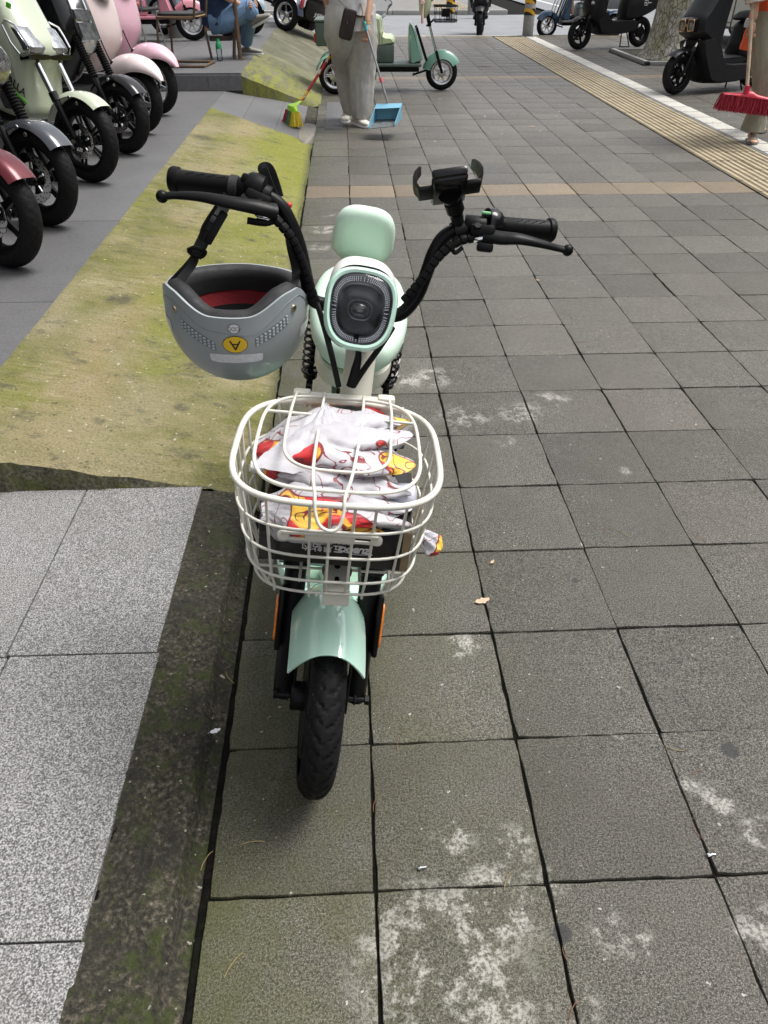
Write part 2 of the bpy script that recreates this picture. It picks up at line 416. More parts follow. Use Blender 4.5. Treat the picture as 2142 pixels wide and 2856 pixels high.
# ---- paving slabs with crumbled edges
def paver_mesh(seed, w=S - .0012, d=S - .0012, h=.02, cr=.0017, npe=9):
    rg = random.Random(seed); per = []
    hw, hd = w / 2, d / 2
    cs = [(-hw, -hd), (hw, -hd), (hw, hd), (-hw, hd)]
    cj = [(rg.uniform(-.0025, .0025), rg.uniform(-.0025, .0025)) for _ in range(4)]
    cs = [(a[0] + b[0], a[1] + b[1]) for a, b in zip(cs, cj)]
    for k in range(4):
        a, b = cs[k], cs[(k + 1) % 4]; chip = rg.random() < .55
        for i in range(npe):
            t = i / npe; x, y = a[0] + (b[0] - a[0]) * t, a[1] + (b[1] - a[1]) * t
            j = abs(rg.gauss(0, cr)) + (.004 if (i == 0 and chip) else 0)
            l = math.hypot(x, y); per.append((x - x / l * j, y - y / l * j))
    rings = [[(x, y, -h) for x, y in per], [(x, y, -.0035) for x, y in per],
             [(x * .993, y * .993, -.0006 + rg.uniform(-.0006, .0002)) for x, y in per], [(x * .980, y * .980, 0) for x, y in per]]
    mb = MB(); mb.loft(rings, caps=(False, True)); return mesh_of(mb, 'slab', 35)
PV = [paver_mesh(i) for i in range(8)]
XL = [-.295, .016] + [.338 + .323 * i for i in range(9)]
Y0 = 2.303 - 9 * S
def is_tan(k): return (k - 19) % 18 == 0
rows = range(0, 56)
far_mb = MB(); far_tan = MB(); nt_ = 0
TP = {}
def put_tile(xc, wx, k, seed, far, me_list=PV):
    global nt_
    rg = random.Random(seed * 7919 + k); yc = Y0 + (k + .5) * S
    M = Matrix.Translation((xc + rg.uniform(-.001, .001), yc + rg.uniform(-.001, .001), rg.uniform(-.0012, .0012))) @ Matrix.Rotation(rg.uniform(-.004, .004), 4, 'X') @ Matrix.Rotation(rg.uniform(-.004, .004), 4, 'Y') @ Matrix.Rotation(rg.choice((0, PI)), 4, 'Z') @ Matrix.Diagonal((wx / S, 1, 1, 1))
    me = rg.choice(PV); tan = is_tan(k)
    if far:
        mb = far_tan if tan else far_mb; mb.add([v.co.copy() for v in me.vertices], [tuple(p.vertices) for p in me.polygons], M)
    else:
        if tan:
            if me.name not in TP: TP[me.name] = me.copy(); TP[me.name].materials.clear()
            inst(TP[me.name], 'paving_slab', M_TAN, pave, M)
        else: inst(me, 'paving_slab', M_PAVER, pave, M)
        nt_ += 1
for k in rows:
    for j in range(len(XL) - 1):
        xc, wx = (XL[j] + XL[j + 1]) / 2, XL[j + 1] - XL[j]
        # leave the rows past the view edge near the lens out, they are never seen
        if xc > .95 + .62 * (Y0 + k * S): continue
        put_tile(xc, wx, k, j, k >= 30)
for j in range(7):                                      # the strip beyond the white kerb blocks
    x0 = 3.775 + .323 * j
    for k in range(14, 56):
        if x0 > .95 + .62 * (Y0 + k * S) or x0 + S > 5.95: continue
        if 4.55 < x0 + .16 < 6.1 and 12.75 < Y0 + (k + .5) * S < 14.6: continue       # tree pit
        put_tile(x0 + S / 2, S, k, j + 40, True)
part(far_mb, 'far_paving_slabs', M_PAVER, pave, 35, kind='stuff'); part(far_tan, 'far_tan_paving_slabs', M_TAN, pave, 35, kind='stuff')
# ---- tactile strip and white edge blocks
def tact_mesh():
    w, d = .288, S - .009; mb = MB(); n = 5; prof = [(-w / 2, -.02), (-w / 2, 0)]
    for i in range(n):
        c = -w / 2 + (i + .5) * w / n
        prof += [(c - .0175, 0), (c - .0115, .006), (c + .0115, .006), (c + .0175, 0)]
    prof += [(w / 2, 0), (w / 2, -.02)]
    mb.loft([[(x, -d / 2, z) for x, z in prof], [(x, -d / 2 + .006, z) for x, z in prof], [(x, d / 2 - .006, z) for x, z in prof], [(x, d / 2, z) for x, z in prof]])
    return mesh_of(mb, 'tactile', 25)
TM = tact_mesh(); ts = pave
wm_mb = MB(); wm_mb.box((0, 0, -.008), (.205, S - .024, .024), bev=.008); WM = mesh_of(wm_mb, 'white', 40)
for k in range(12, 55):
    y = Y0 + (k + .5) * S; rg = random.Random(k)
    for x in (3.078, 3.374): inst(TM, 'tactile_paver', M_TACT, pave, Matrix.Translation((x, y, .002 + rg.uniform(-.001, .001))))
    inst(WM, 'edge_block', M_WHITE, pave, Matrix.Translation((3.66 + rg.uniform(-.003, .003), y, .004)) @ Matrix.Rotation(rg.uniform(-.012, .012), 4, 'Z'))
mb = MB(); mb.box((3.54, 9.4, -.004), (.03, 16, .012)); part(mb, 'drain_slot', M_SLATE, pave, 30)

# ---- left: granite slabs, rotten kerb, ramps, platforms
plaza = sheet('forecourt', M_SOIL, -4.2, -.475, -1.6, 1.99, .026, th=.12)
gy = [-.72, -.055, .612, 1.272, 1.972]; gx = [-.487, -.848, -1.21, -1.572, -1.934, -2.3]
for i in range(4):
    for j in range(5):
        w_, d_ = gx[j] - gx[j + 1] - .004, gy[i + 1] - gy[i] - .004
        mb = MB(); mb.box((0, 0, -.012), (w_, d_, .024), bev=.0012, seg=1); me = mesh_of(mb, 'granite', 30)
        inst(me, 'granite_slab', M_GRAN, plaza, Matrix.Translation(((gx[j] + gx[j + 1]) / 2, (gy[i] + gy[i + 1]) / 2, .038 + .0008 * ((i * 3 + j) % 3))) @ Matrix.Rotation(-.012, 4, 'Z'))
def grid(fx, nu, nv, skirt=None):
    mb = MB(); mb.add([fx(i / nu, j / nv) for j in range(nv + 1) for i in range(nu + 1)],
                      [(j * (nu + 1) + i, j * (nu + 1) + i + 1, (j + 1) * (nu + 1) + i + 1, (j + 1) * (nu + 1) + i) for j in range(nv) for i in range(nu)]); return mb
def kerb_f(u, v):
    y = -1.0 + v * 2.95; x = -.302 - u * .19
    z = .030 * smst(0.02, .35, u) + .004 * nz(x * 9, y * 9) * 2 + .0035 * nz(x * 40, y * 40)
    lip = smst(.28 + .10 * nz(y * 3, 1.7), .18 + .1 * nz(y * 3, 1.7), u)     # broken edge towards the gutter
    z -= .022 * lip
    if u < .02: z = -.02
    if u > .985: z = min(z, .036)
    return (x, y, z + .004)
part(grid(kerb_f, 60, 700), 'kerb', M_KERB, None, 60, kind='structure')
ZP, XE = .19, -1.262
def ramp_z(x): 
    t = (-.30 - x) / (-.30 - XE); t = max(0, min(1, t)); return ZP * (t ** .93) + .006
def ramp_f(u, v):
    x = -.295 - u * (-.295 - XE)
    y0 = 1.95 + .03 * smst(.0, .25, u) - .05 * (1 - smst(0, .18, u)) + .010 * nz(x * 14, 3.3); y1 = 7.28 + .72 * u + .01 * nz(x * 9, 8)
    y = y0 + (y1 - y0) * v
    rd = smst(.018, 0, v) * .022 * smst(0, .3, u)
    z = ramp_z(x) + .004 * nz(x * 3, y * 3) + .0022 * nz(x * 18, y * 18) + .0012 * nz(x * 60, y * 60) - rd
    x += (.022 * nz(y * 1.7, 2.2) + .010 * nz(y * 9, 4.2) + .004 * nz(y * 40, 1.2)) * (1 - u) ** 4 + .004 * nz(y * 5, 7.7) * u ** 6
    if u < .015: z = -.012
    return (x, y, min(z, ZP + .004) if u > .97 else z)
mb = grid(ramp_f, 90, 320)
n1 = 91
front = [mb.v[i].copy() for i in range(n1)]
low = []
for p in front: low.append(V((p.x, p.y - .012 - .006 * nz(p.x * 11, 5), min(.032, p.z))))
mid_ = [(a * .5 + b * .5) + V((0, -.006 * nz(a.x * 17, 2.5), 0)) for a, b in zip(front, low)]
rmp = part(mb, 'ramp', M_MOSS, None, 50, kind='structure')
mb = MB(); mb.v = front + mid_ + low
mb.f = [(i, i + 1, n1 + i + 1, n1 + i) for i in range(n1 - 1)] + [(n1 + i, n1 + i + 1, 2 * n1 + i + 1, 2 * n1 + i) for i in range(n1 - 1)]
def m_side():
    t = NT('damp bare concrete side'); g = t.noise(90, 5, .68); c = t.ramp(g, [(.35, (.035, .033, .020)), (.5, (.10, .095, .062)), (.7, (.21, .195, .14))])
    c = t.mix(t.ramp(t.noise(9, 5, .7), [(.45, 0.), (.6, .8)]), c, (.075, .085, .012)); x, y, z = t.sep()
    t.set(Base_Color=c, Roughness=.9); t.bump(g, .9, .008); return t.m
part(mb, 'ramp_side', m_side(), rmp, 50)
# platform 1 : stone slabs
plat = sheet('platform', M_SOIL, -5.2, XE - .002, 1.97, 9.12, ZP - .006, th=.17)
for i in range(6):
    for j in range(4):
        x1_ = XE - .001 - j * .95; y0_ = 1.975 + i * 1.19
        mb = MB(); mb.box((0, 0, -.012), (.947, 1.187, .024), bev=.001, seg=1)
        inst(mesh_of(mb, 'stone', 30), 'platform_slab', M_PLAT, plat, Matrix.Translation((x1_ - .474, y0_ + .594, ZP + .0005 * ((i + j) % 3))))
# sloping stone slip between the two ramps
a, b = V((XE, 7.99, ZP)), V((-.40, 7.36, .028)); c_, d_ = V((-.40, 9.12, .030)), V((XE, 9.12, ZP))
slip = thing('stone_slip', 'grey stone slip sloping from the platform between the two mossy ramps', 'ramp', (-.8, 8.3, 0))
for k, (t0, t1) in enumerate(((0, .36), (.363, .72), (.723, 1))):
    q = [a.lerp(b, t0), a.lerp(b, t1), d_.lerp(c_, t1), d_.lerp(c_, t0)]
    mb = MB(); mb.loft([[p + V((0, 0, -.03)) for p in q], [p.copy() for p in q]]); part(mb, 'slip_slab', M_PLAT, slip, 0)
# lump of concrete at the foot of the slip
mb = MB()
q = [(-.30, 7.36), (-.28, 7.75), (-.29, 8.05), (-.40, 8.1), (-.43, 7.7), (-.42, 7.33), (-.36, 7.22)]
q = smooth2(q, 5); mb.loft([[(x, y, -.01) for x, y in q], [(x, y, .022 + .006 * nz(x * 20, y * 20)) for x, y in q], [(x * .97 - .011, 7.68 + (y - 7.68) * .9, .04 + .008 * nz(x * 30, y * 30)) for x, y in q]])
part(mb, 'concrete_lump', m_stone('raw concrete', (.12, .11, .09), (.24, .22, .18), 60), slip, 60)
mb = grid(lambda u, v: (-.292 - u * .11, 8.08 + v * 1.1, .03 * u + .006 * nz(u * 3, v * 9) + (.0 if u > .05 else -.02)), 12, 60); part(mb, 'mortar_fillet', M_KERB, slip, 60)
# platform 2 and ramp 2
ZQ, YQ, XQ = .355, 9.06, -1.075
p2 = thing('raised_platform', 'raised grey stone shop platform under the chairs', 'platform', (-3, 12, 0))
mb = MB(); mb.box((-3.1, 13.3, ZQ / 2 - .012), (4.04, 8.4, ZQ - .024)); part(mb, 'core', M_SLATE, p2, 0)
for i in range(7):
    for j in range(4):
        mb = MB(); mb.box((0, 0, -.012), (1.0, 1.196, .024), bev=.0015, seg=1)
        inst(mesh_of(mb, 'stone', 30), 'platform_slab', M_PLAT, p2, Matrix.Translation((XQ - .503 - j * 1.003, YQ + .6 + i * 1.2, ZQ + .0004 * ((i + j) % 2))))
for j in range(6):
    mb = MB(); mb.box((0, 0, 0), (.347, .02, ZQ - ZP - .02), bev=.0015, seg=1)
    inst(mesh_of(mb, 'facing', 30), 'facing_tile', M_SLATE, p2, Matrix.Translation((XQ - .176 - j * .35, YQ + .002, (ZQ + ZP) / 2 - .008)))
def ramp2_f(u, v):
    x = -.27 - u * (-.27 - XQ); y = YQ + .02 + .35 * (1 - u) ** 2 * (1 if v < .01 else 1) * (1 - v) + v * 7.6
    z = .008 + (ZQ - .008) * u ** .95 + .008 * nz(x * 3, y * 3) + .003 * nz(x * 15, y * 15) - (.03 * smst(.012, 0, v))
    return (x, y, z if u < .98 else min(z, ZQ + .004))
mb = grid(ramp2_f, 50, 240); n1 = 51; front = [mb.v[i].copy() for i in range(n1)]; o = len(mb.v)
mb.v += [V((p.x, p.y - .02, -.01)) for p in front]; mb.f += [(i, i + 1, o + i + 1, o + i) for i in range(n1 - 1)]
def m_moss2():
    t = NT('dull mossy render'); x, y, z = t.sep(); a = t.noise(2.2, 6, .65); g = t.noise(110, 4, .65)
    s1 = t.noise(3, 6, .7, t.map(scale=(5, 1.1, 2), rot=(0, 0, R_(-18))))
    c = t.ramp(a, [(.3, (.062, .062, .034)), (.5, (.115, .112, .070)), (.7, (.20, .19, .135))])
    nr = t.sst(y, 12.2, 9.2)
    c = t.mix(t.math('MULTIPLY', nr, t.ramp(s1, [(.40, 0.), (.58, .9)])), c, (.205, .215, .022))
    c = t.mix(t.ramp(s1, [(.25, .7), (.4, 0.)]), c, (.05, .05, .035))
    c = t.mix(t.math('MULTIPLY', t.ramp(g, [(.34, 1.), (.5, 0.)]), .5), c, (.045, .045, .02))
    t.set(Base_Color=c, Roughness=.85); t.bump(t.math('ADD', g, s1), .8, .008); return t.m
part(mb, 'far_ramp', m_moss2(), None, 50, kind='structure')
mb = MB(); mb.box((0, 0, 0), (.175, 1.55, .02), bev=.003); inst(mesh_of(mb, 'strip', 30), 'infill_strip', M_PLAT, pave, Matrix.Translation((-.115, 8.78, -.004)))
# ---- roads
road = sheet('road', M_ASPH, 6.12, 40, -20, 80, -.115); cross = sheet('side_road', M_ASPH, -40, 6.11, 17.56, 24.9, -.105)
fk = sheet('far_pavement', m_stone('far paving', (.12, .115, .105), (.22, .21, .20), 30), -40, 4.6, 25.0, 70, .01, th=.2)
mb = MB(); mb.box((6.03, 7.4, -.06), (.15, 20, .135), bev=.015); part(mb, 'road_kerb', M_KSTONE, None, 40, kind='structure')
for nm, x0, x1, y, hh in (('crossing_kerb', -12, 5.95, 17.49, .0), ('far_kerb', -30, 4.6, 24.93, .02)):
    mb = MB(); n = int((x1 - x0) / .8)
    for i in range(n): mb.box((x0 + (i + .5) * (x1 - x0) / n, y, -.06), ((x1 - x0) / n - .012, .13, .12 + hh), bev=.012)
    part(mb, nm, M_KSTONE, None, 40, kind='structure')
M_LINE = m_stone('worn road paint', (.45, .45, .44), (.72, .72, .70), 40, .6)
sheet('road_marking', M_LINE, -3, 1.05, 19.2, 19.34, -.101); sheet('far_road_marking', M_LINE, 6.9, 7.05, 10, 60, -.111)
mb = MB()
for k in range(12):
    mb.box((3.2 + (k - 6) * .085, 27.2, .014), (.045, 4, .012), bev=.004)
part(mb, 'far_tactile_ribs', M_TACT, fk, 40, kind='stuff')
# ================================================================== the mint electric bike
MINT = mat('mint gloss paint', (.55, .82, .69), .12, coat=1., var=.03, vs=5)
MINTM = mat('mint soft vinyl', (.62, .79, .66), .5, var=.04, vs=8, bump=.05, bs=500)
SAGE = mat('sage plastic', (.19, .35, .24), .42, var=.05)
CREAM = mat('cream powder coat', (.66, .64, .55), .38, var=.05, coat=.15)
CREAMW = mat('cream basket wire', (.70, .685, .61), .35, var=.06, vs=30, coat=.2)
WHITEP = mat('off white plastic', (.68, .68, .655), .4, var=.04)
BLK = mat('black satin metal', (.007, .007, .0075), .34, var=.2, spec=.14)
BLKP = mat('black plastic', (.006, .006, .0065), .45, var=.25, bump=.15, bs=700, spec=.14)
BLKG = mat('black gloss plastic', (.006, .006, .007), .16, var=.2, spec=.35)
RUB = mat('tyre rubber', (.010, .010, .011), .6, var=.25, vs=30, bump=.2, bs=900, dirt=((.04, .037, .034), .3), spec=.15)
CHR = mat('chrome', (.75, .75, .76), .12, metal=1., var=.05)
STEEL = mat('brushed steel', (.45, .45, .46), .35, metal=1., var=.1)
AMB = mat('amber reflector', (.85, .22, .01), .25, var=.15, vs=120, coat=.5)
REDP = mat('red plastic', (.55, .02, .02), .35, var=.1)
GRNP = mat('pale green plastic', (.25, .62, .32), .4)
def m_glass(name='clear lens', col=(1, 1, 1), rough=.02):
    if name in _MC: return _MC[name]
    t = NT(name); tr = t.n('BsdfTransparent'); tr.inputs[0].default_value = (*col, 1); gl = t.n('BsdfGlossy'); gl.inputs['Roughness'].default_value = rough
    fr_ = t.n('LayerWeight'); fr_.inputs[0].default_value = .28; mx = t.n('MixShader'); t.l(fr_.outputs[0], mx.inputs[0]); t.l(tr.outputs[0], mx.inputs[1]); t.l(gl.outputs[0], mx.inputs[2]); t.l(mx.outputs[0], t.out.inputs[0])
    _MC[name] = t.m; return t.m
GLASS = m_glass()
O = V((-.108, .99, 0))
BF = Matrix.Translation(O) @ Matrix.Rotation(-math.atan(.045), 4, 'Z') @ Matrix.Rotation(R_(8), 4, 'Y')
RAKE, STEER = R_(23), R_(2.5)
SF = BF @ Matrix.Translation((0, 0, .195)) @ Matrix.Rotation(-RAKE, 4, 'X') @ Matrix.Rotation(STEER, 4, 'Z')
bike = thing('electric_bike', 'mint green electric bike with cream wire basket parked at the shop kerb', 'electric bike', O)

def tyre_mesh(mb, R, hw, th, n=300, m=28, groove=True, N=20, seed=0):
    """tyre about the local x axis, tread cut by slanting grooves"""
    vs_ = []; k = m + 1
    for i in range(n):
        a = 2 * PI * i / n
        for j in range(k):
            s_ = -1 + 2 * j / m; g = s_ * PI * .62
            x = hw * sin(min(max(g, -PI / 2 - .4), PI / 2 + .4)); rr = R - th + th * cos(min(max(g, -PI / 2 - .5), PI / 2 + .5)) ** 1 if abs(g) < PI / 2 else R - th - th * .5 * (abs(g) - PI / 2)
            d = 0
            if groove and abs(s_) < .74:
                q = abs(s_); ph = (a / (2 * PI) * N + (0 if s_ < 0 else .5) - q * 1.15 - q * q * .5) % 1.0
                if q > .06 and ph < .13 and q < .62: d = .0045
                ph2 = (ph + .45) % 1.0
                if .16 < q < .30 and ph2 < .12: d = .004
                if q < .036: d = .002
            vs_.append((x, (rr - d) * sin(a), (rr - d) * cos(a)))
    fs = [(i * k + j, i * k + j + 1, ((i + 1) % n) * k + j + 1, ((i + 1) % n) * k + j) for i in range(n) for j in range(m)]
    return mb.add(vs_, fs)
def wheel(parent, M, R, hw, th, spokes=5, rimmat=BLK, disc=0, tn=160, groove=True, hub=.035, sw=.016, name='wheel', disc_side=1, blade=None, rimw=None, tyremat=None):
    mb = MB(M); tyre_mesh(mb, R, hw, th, tn, 24 if tn > 100 else 12, groove)
    w_ = part(mb, name, tyremat or RUB, parent, 50)
    ri = R - th * 1.28; rw = rimw or hw * .8
    mb = MB(M); pr = [(ri + .004, -rw), (ri + .006, -rw + .004), (ri - .012, -rw + .010), (ri - .02, 0), (ri - .012, rw - .010), (ri + .006, rw - .004), (ri + .004, rw), (ri - .006, rw), (ri - .022, rw - .012), (ri - .03, 0), (ri - .022, -rw + .012), (ri - .006, -rw)]
    mb.lathe(pr, ax=(1, 0, 0), n=48, closed=True)
    mb.lathe([(.001, -rw * 1.05), (hub * .7, -rw * 1.05), (hub, -rw * .8), (hub, rw * .8), (hub * .7, rw * 1.05), (.001, rw * 1.05)], ax=(1, 0, 0), n=24)
    for i in range(spokes):
        a = 2 * PI * i / spokes + .3
        d = V((0, sin(a), cos(a))); e = V((0, cos(a), -sin(a)))
        if blade:
            for sgn in (-1, 1):
                mb.tube([d * hub * .8 + e * sgn * sw * .4, d * (hub + ri) * .55 + e * sgn * sw * .7, d * (ri - .01) + e * sgn * sw * blade], sw * .42, 6, res=3)
        else:
            mb.tube([d * hub * .7, d * (hub + ri) * .5, d * (ri - .012)], [sw, sw * .8, sw * .95], 8, sec=[(-1, -.55), (1, -.55), (1, .55), (-1, .55)], up=(1, 0, 0))
    part(mb, 'rim', rimmat, w_, 40)
    if disc:
        mb = MB(M); x = disc_side * rw * 1.15; n = 48; ro, rn = disc, disc * .62
        vs_ = []; fs = []
        for i in range(n):
            a = 2 * PI * i / n; wv = ro * (1 - (.03 if i % 4 < 2 else 0))
            for (r, h) in ((rn, x - .002), (wv, x - .002), (wv, x + .002), (rn, x + .002)): vs_.append((h, r * sin(a), r * cos(a)))
        fs = [(i * 4 + q, i * 4 + (q + 1) % 4, ((i + 1) % n) * 4 + (q + 1) % 4, ((i + 1) % n) * 4 + q) for i in range(n) for q in range(4)]
        mb.add(vs_, fs)
        for i in range(5):
            a = 2 * PI * i / 5; d = V((0, sin(a), cos(a))); mb.tube([V((x, 0, 0)) + d * hub * .7, V((x, 0, 0)) + d * (rn + .004)], .008, 6)
        dk = part(mb, 'brake_disc', CHR if rimmat is not CHR else STEEL, w_, 30)
        mb = MB(M)
        for i in range(n):
            a = 2 * PI * i / n; r = ro * (.72 + .1 * (i % 3)); mb.lathe([(.0001, 0), (.004, 0)], (x + disc_side * .0026, r * sin(a), r * cos(a)), (disc_side, 0, 0), 6)
        part(mb, 'disc_holes', BLK, w_, 0)
    return w_

wheel(bike, SF, .195, .034, .036, spokes=5, tn=420, hub=.03, name='front_wheel')
RW = BF @ Matrix.Translation((0, 1.14, .195))
wheel(bike, RW, .195, .034, .036, spokes=5, tn=200, hub=.07, name='rear_wheel')
# fork
for s_ in (-1, 1):
    mb = MB(SF); a = .074 * s_ - .003
    mb.lathe([(.001, -.014), (.017, -.012), (.0205, .0), (.0205, .20), (.0215, .205), (.0215, .262), (.026, .266), (.026, .276), (.0235, .279), (.0235, .287), (.026, .290), (.025, .299), (.018, .303), (.001, .303)], (a, .018, 0), (0, 0, 1), 20)
    mb.box((a - s_ * .020, .0, .01), (.006, .03, .075), bev=.004); mb.box((a - s_ * .020, -.012, .055), (.006, .008, .05), bev=.003)
    mb.box((a + s_ * .022, -.004, .165), (.012, .028, .13), bev=.005)
    fl = part(mb, 'fork_leg', BLK, bike, 40)
    mb = MB(SF); mb.lathe([(.014, .295), (.014, .47)], (a, .018, 0), (0, 0, 1), 16); part(mb, 'stanchion', CHR, fl)
    mb = MB(SF); mb.slab(smooth2([(-.009, -.042), (.009, -.042), (.011, 0), (.009, .042), (-.009, .042), (-.011, 0)], 3), (a + s_ * .029, -.004, .165), (0, 1, 0), (0, 0, 1), .005, .002); part(mb, 'side_reflector', AMB, fl)
mb = MB(SF); mb.lathe([(.0055, -.092), (.0055, .092)], (0, .0, 0), (1, 0, 0), 12)
for s_ in (-1, 1):
    mb.lathe([(.001, 0), (.010, 0), (.010, .008), (.001, .008)], (.088 * s_, 0, 0), (s_, 0, 0), 6); mb.lathe([(.001, 0), (.012, 0), (.012, .003)], (.066 * s_, 0, 0), (s_, 0, 0), 12)
part(mb, 'axle', BLK, bike, 30)
mb = MB(SF); mb.lathe([(.001, -.062), (.027, -.062), (.029, -.058), (.029, -.018), (.027, -.015), (.001, -.015)], ax=(1, 0, 0), n=24)
mb.lathe([(.001, -.034), (.118, -.034), (.122, -.030), (.122, -.02), (.001, -.018)], ax=(1, 0, 0), n=40)
part(mb, 'hub_motor', BLK, bike, 40)
mb = MB(SF); mb.slab(sell(.105, .035, 3, 28), (0, .03, .455), (1, 0, 0), (0, 1, 0), .03, .006); part(mb, 'fork_crown', BLK, bike)
# front fender
def fender(mb, R, hw, drop, p0, p1, n=36, m=18, th=.003, tip=0, pw=2.6):
    out, inn = [], []
    for i in range(n + 1):
        f = i / n; ph = p0 + (p1 - p0) * f; ro, ri = [], []
        nar = 1 - .16 * smst(.75, 1, f)
        for j in range(m + 1):
            s_ = -1 + 2 * j / m; x = hw * nar * s_
            r = R - drop * abs(s_) ** pw
            pz = ph - (tip * (1 - abs(s_) ** 2) * smst(.12, 0, f))
            ro.append((x, -r * sin(pz), r * cos(pz))); ri.append((x * (1 - th / hw), -(r - th) * sin(pz), (r - th) * cos(pz)))
        out.append(ro + ri[::-1])
    return mb.loft(out)
mb = MB(SF @ Matrix.Translation((-.006, 0, 0))); fender(mb, .232, .0705, .052, R_(50), R_(-95), tip=R_(6)); part(mb, 'front_fender', MINT, bike, 40)
# steering column
mb = MB(SF); mb.lathe([(.036, .30), (.036, .50), (.031, .52), (.0285, .56), (.0285, .70), (.022, .72), (.022, .80)], (0, .03, 0), (0, 0, 1), 24); part(mb, 'steering_column', CREAM, bike)
# head lamp
LM = SF @ Matrix.Translation((-.016, -.045, .757)) @ Matrix.Rotation(R_(90 - 4), 4, 'X') @ Matrix.Rotation(R_(-2), 4, 'Z') @ Matrix.Scale(.86, 4)      # x right, y up, z to the front
def egg(rx, ry, e=2.7, n=48, k=.06):
    return [(x * (1 + k * y / ry), y) for x, y in sell(rx, ry, e, n)]
def ering(rx, ry, z, e=2.7, dy=0, n=48): return [(x, y + dy, z) for x, y in egg(rx, ry, e, n)]
mb = MB(LM); mb.loft([ering(.020, .030, -.10), ering(.052, .060, -.105, dy=.016), ering(.064, .074, -.085, dy=.026), ering(.0675, .0825, -.045, dy=.026), ering(.068, .083, -.014, dy=.018), ering(.066, .079, .004, dy=.006)], caps=(True, False))
lamp = part(mb, 'head_lamp', WHITEP, bike, 50)
mb = MB(LM); mb.loft([ering(.0675, .0765, -.018), ering(.0715, .0805, -.008), ering(.0725, .0815, .004), ering(.070, .0785, .016), ering(.066, .0740, .020), ering(.0615, .0690, .0185), ering(.060, .0675, .010), ering(.060, .0675, -.004)], caps=(False, False)); part(mb, 'lamp_bezel', MINT, lamp, 50)
mb = MB(LM); mb.loft([ering(.0605, .068, .012), ering(.054, .061, .005), ering(.048, .054, .002), ering(.043, .048, -.012), ering(.03, .034, -.026), ering(.012, .014, -.032)], caps=(False, True)); part(mb, 'reflector_bowl', mat('smoked reflector', (.38, .38, .40), .22, metal=.95, var=.25), lamp, 50)
mb = MB(LM); mb.ball((0, .0, -.014), (.023, .0185, .018), 24); part(mb, 'projector_lens', mat('smoky lens', (.012, .012, .012), .03, coat=1.), lamp)
mb = MB(LM); mb.loft([ering(.0235, .019, -.016), ering(.0245, .0200, -.006), ering(.0225, .018, -.003), ering(.0215, .0172, -.008)], caps=(False, False)); part(mb, 'projector_ring', STEEL, lamp)
mb = MB(LM)
for rr, (rx, ry) in enumerate(((.0585, .0658), (.0555, .0625), (.0525, .0592), (.0495, .0558))):
    L_ = egg(rx, ry, 2.7, 96)
    for i, (x, y) in enumerate(L_):
        a = math.atan2(y, x); mb.box((x, y, .0075 - rr * .0015), (.0021, .0016, .0022), Matrix.Rotation(a, 3, 'Z'))
part(mb, 'prism_ring', mat('prism facets', (.80, .80, .82), .10, metal=.6, var=.3, vs=400), lamp, 0)
mb = MB(LM); mb.loft([ering(.0600, .0675, .0150), ering(.0605, .0680, .0165), ering(.054, .061, .021), ering(.040, .045, .0255), ering(.02, .022, .028), ering(.002, .002, .0286)], caps=(False, True)); part(mb, 'lens', GLASS, lamp, 60)
# ---- handle bar, sleeves, grips, levers
BARL = [P(985, 842, 1.335), P(925, 850, 1.335), P(872, 835, 1.335), P(853, 770, 1.34), P(838, 700, 1.345), P(818, 640, 1.35), P(785, 578, 1.355), P(740, 545, 1.36), P(690, 527, 1.365), P(560, 512, 1.38), P(485, 502, 1.39)]
BARR = [P(985, 842, 1.335), P(1050, 872, 1.34), P(1112, 878, 1.345), P(1160, 830, 1.355), P(1188, 765, 1.365), P(1212, 700, 1.375), P(1245, 655, 1.385), P(1300, 636, 1.395), P(1370, 632, 1.405), P(1450, 637, 1.415), P(1535, 643, 1.425)]
bar = part(MB().tube(BARL, .0125, 12, res=6).tube(BARR, .0125, 12, res=6), 'handlebar', BLK, bike)
def axis_lathe(mb, a, b, prof, n=24):
    a, b = V(a), V(b); L = (b - a).length; return mb.lathe([(r, t * L) for r, t in prof], a, b - a, n)
for nm, a, b in (('L', P(700, 529, 1.362), P(477, 500, 1.392)), ('R', P(1384, 632, 1.406), P(1542, 643, 1.426))):
    mb = MB(); axis_lathe(mb, a, b, [(.013, 0), (.0185, .01), (.0188, .11), (.0180, .12), (.0178, .86), (.0182, .88), (.0215, .90), (.022, .97), (.020, 1.0), (.001, 1.0)], 28)
    g = part(mb, 'grip', BLKP, bike, 35)
    mb = MB(); ax = (b - a).normalized(); L = (b - a).length
    view = (V((0, 0, H)) - a).normalized(); nrm = (view - ax * view.dot(ax)).normalized(); up = (V((0, 0, 1)) - ax * ax.z).normalized(); d0 = (nrm * .55 + up * .8).normalized()
    for i in range(4):
        c = a + ax * L * (.34 + .13 * i) + d0 * .0180; tng = ax.cross(d0)
        mb.tube([c - ax * .006 + tng * .0035, c + ax * .003 + tng * .0, c + ax * .007 - tng * .001, c + ax * .006 - tng * .003], .0006, 5)
    for i in range(30):
        for q in range(3):
            an = 2 * PI * (i + .5 * q) / 30; dd = nrm * cos(an) + ax.cross(nrm) * sin(an); mb.box(a + ax * L * (.03 + .03 * q) + dd * .0187, (.0018, .0018, .0018))
    part(mb, 'grip_pattern', BLKP, g, 0)
def ball_lever(pts, rr): return MB().tube(pts, rr, 10, res=6, sec=[(1.0 * cos(2 * PI * i / 12), .62 * sin(2 * PI * i / 12)) for i in range(12)], up=(0, -.5, .8)).ball(pts[-1], .0105, 16)
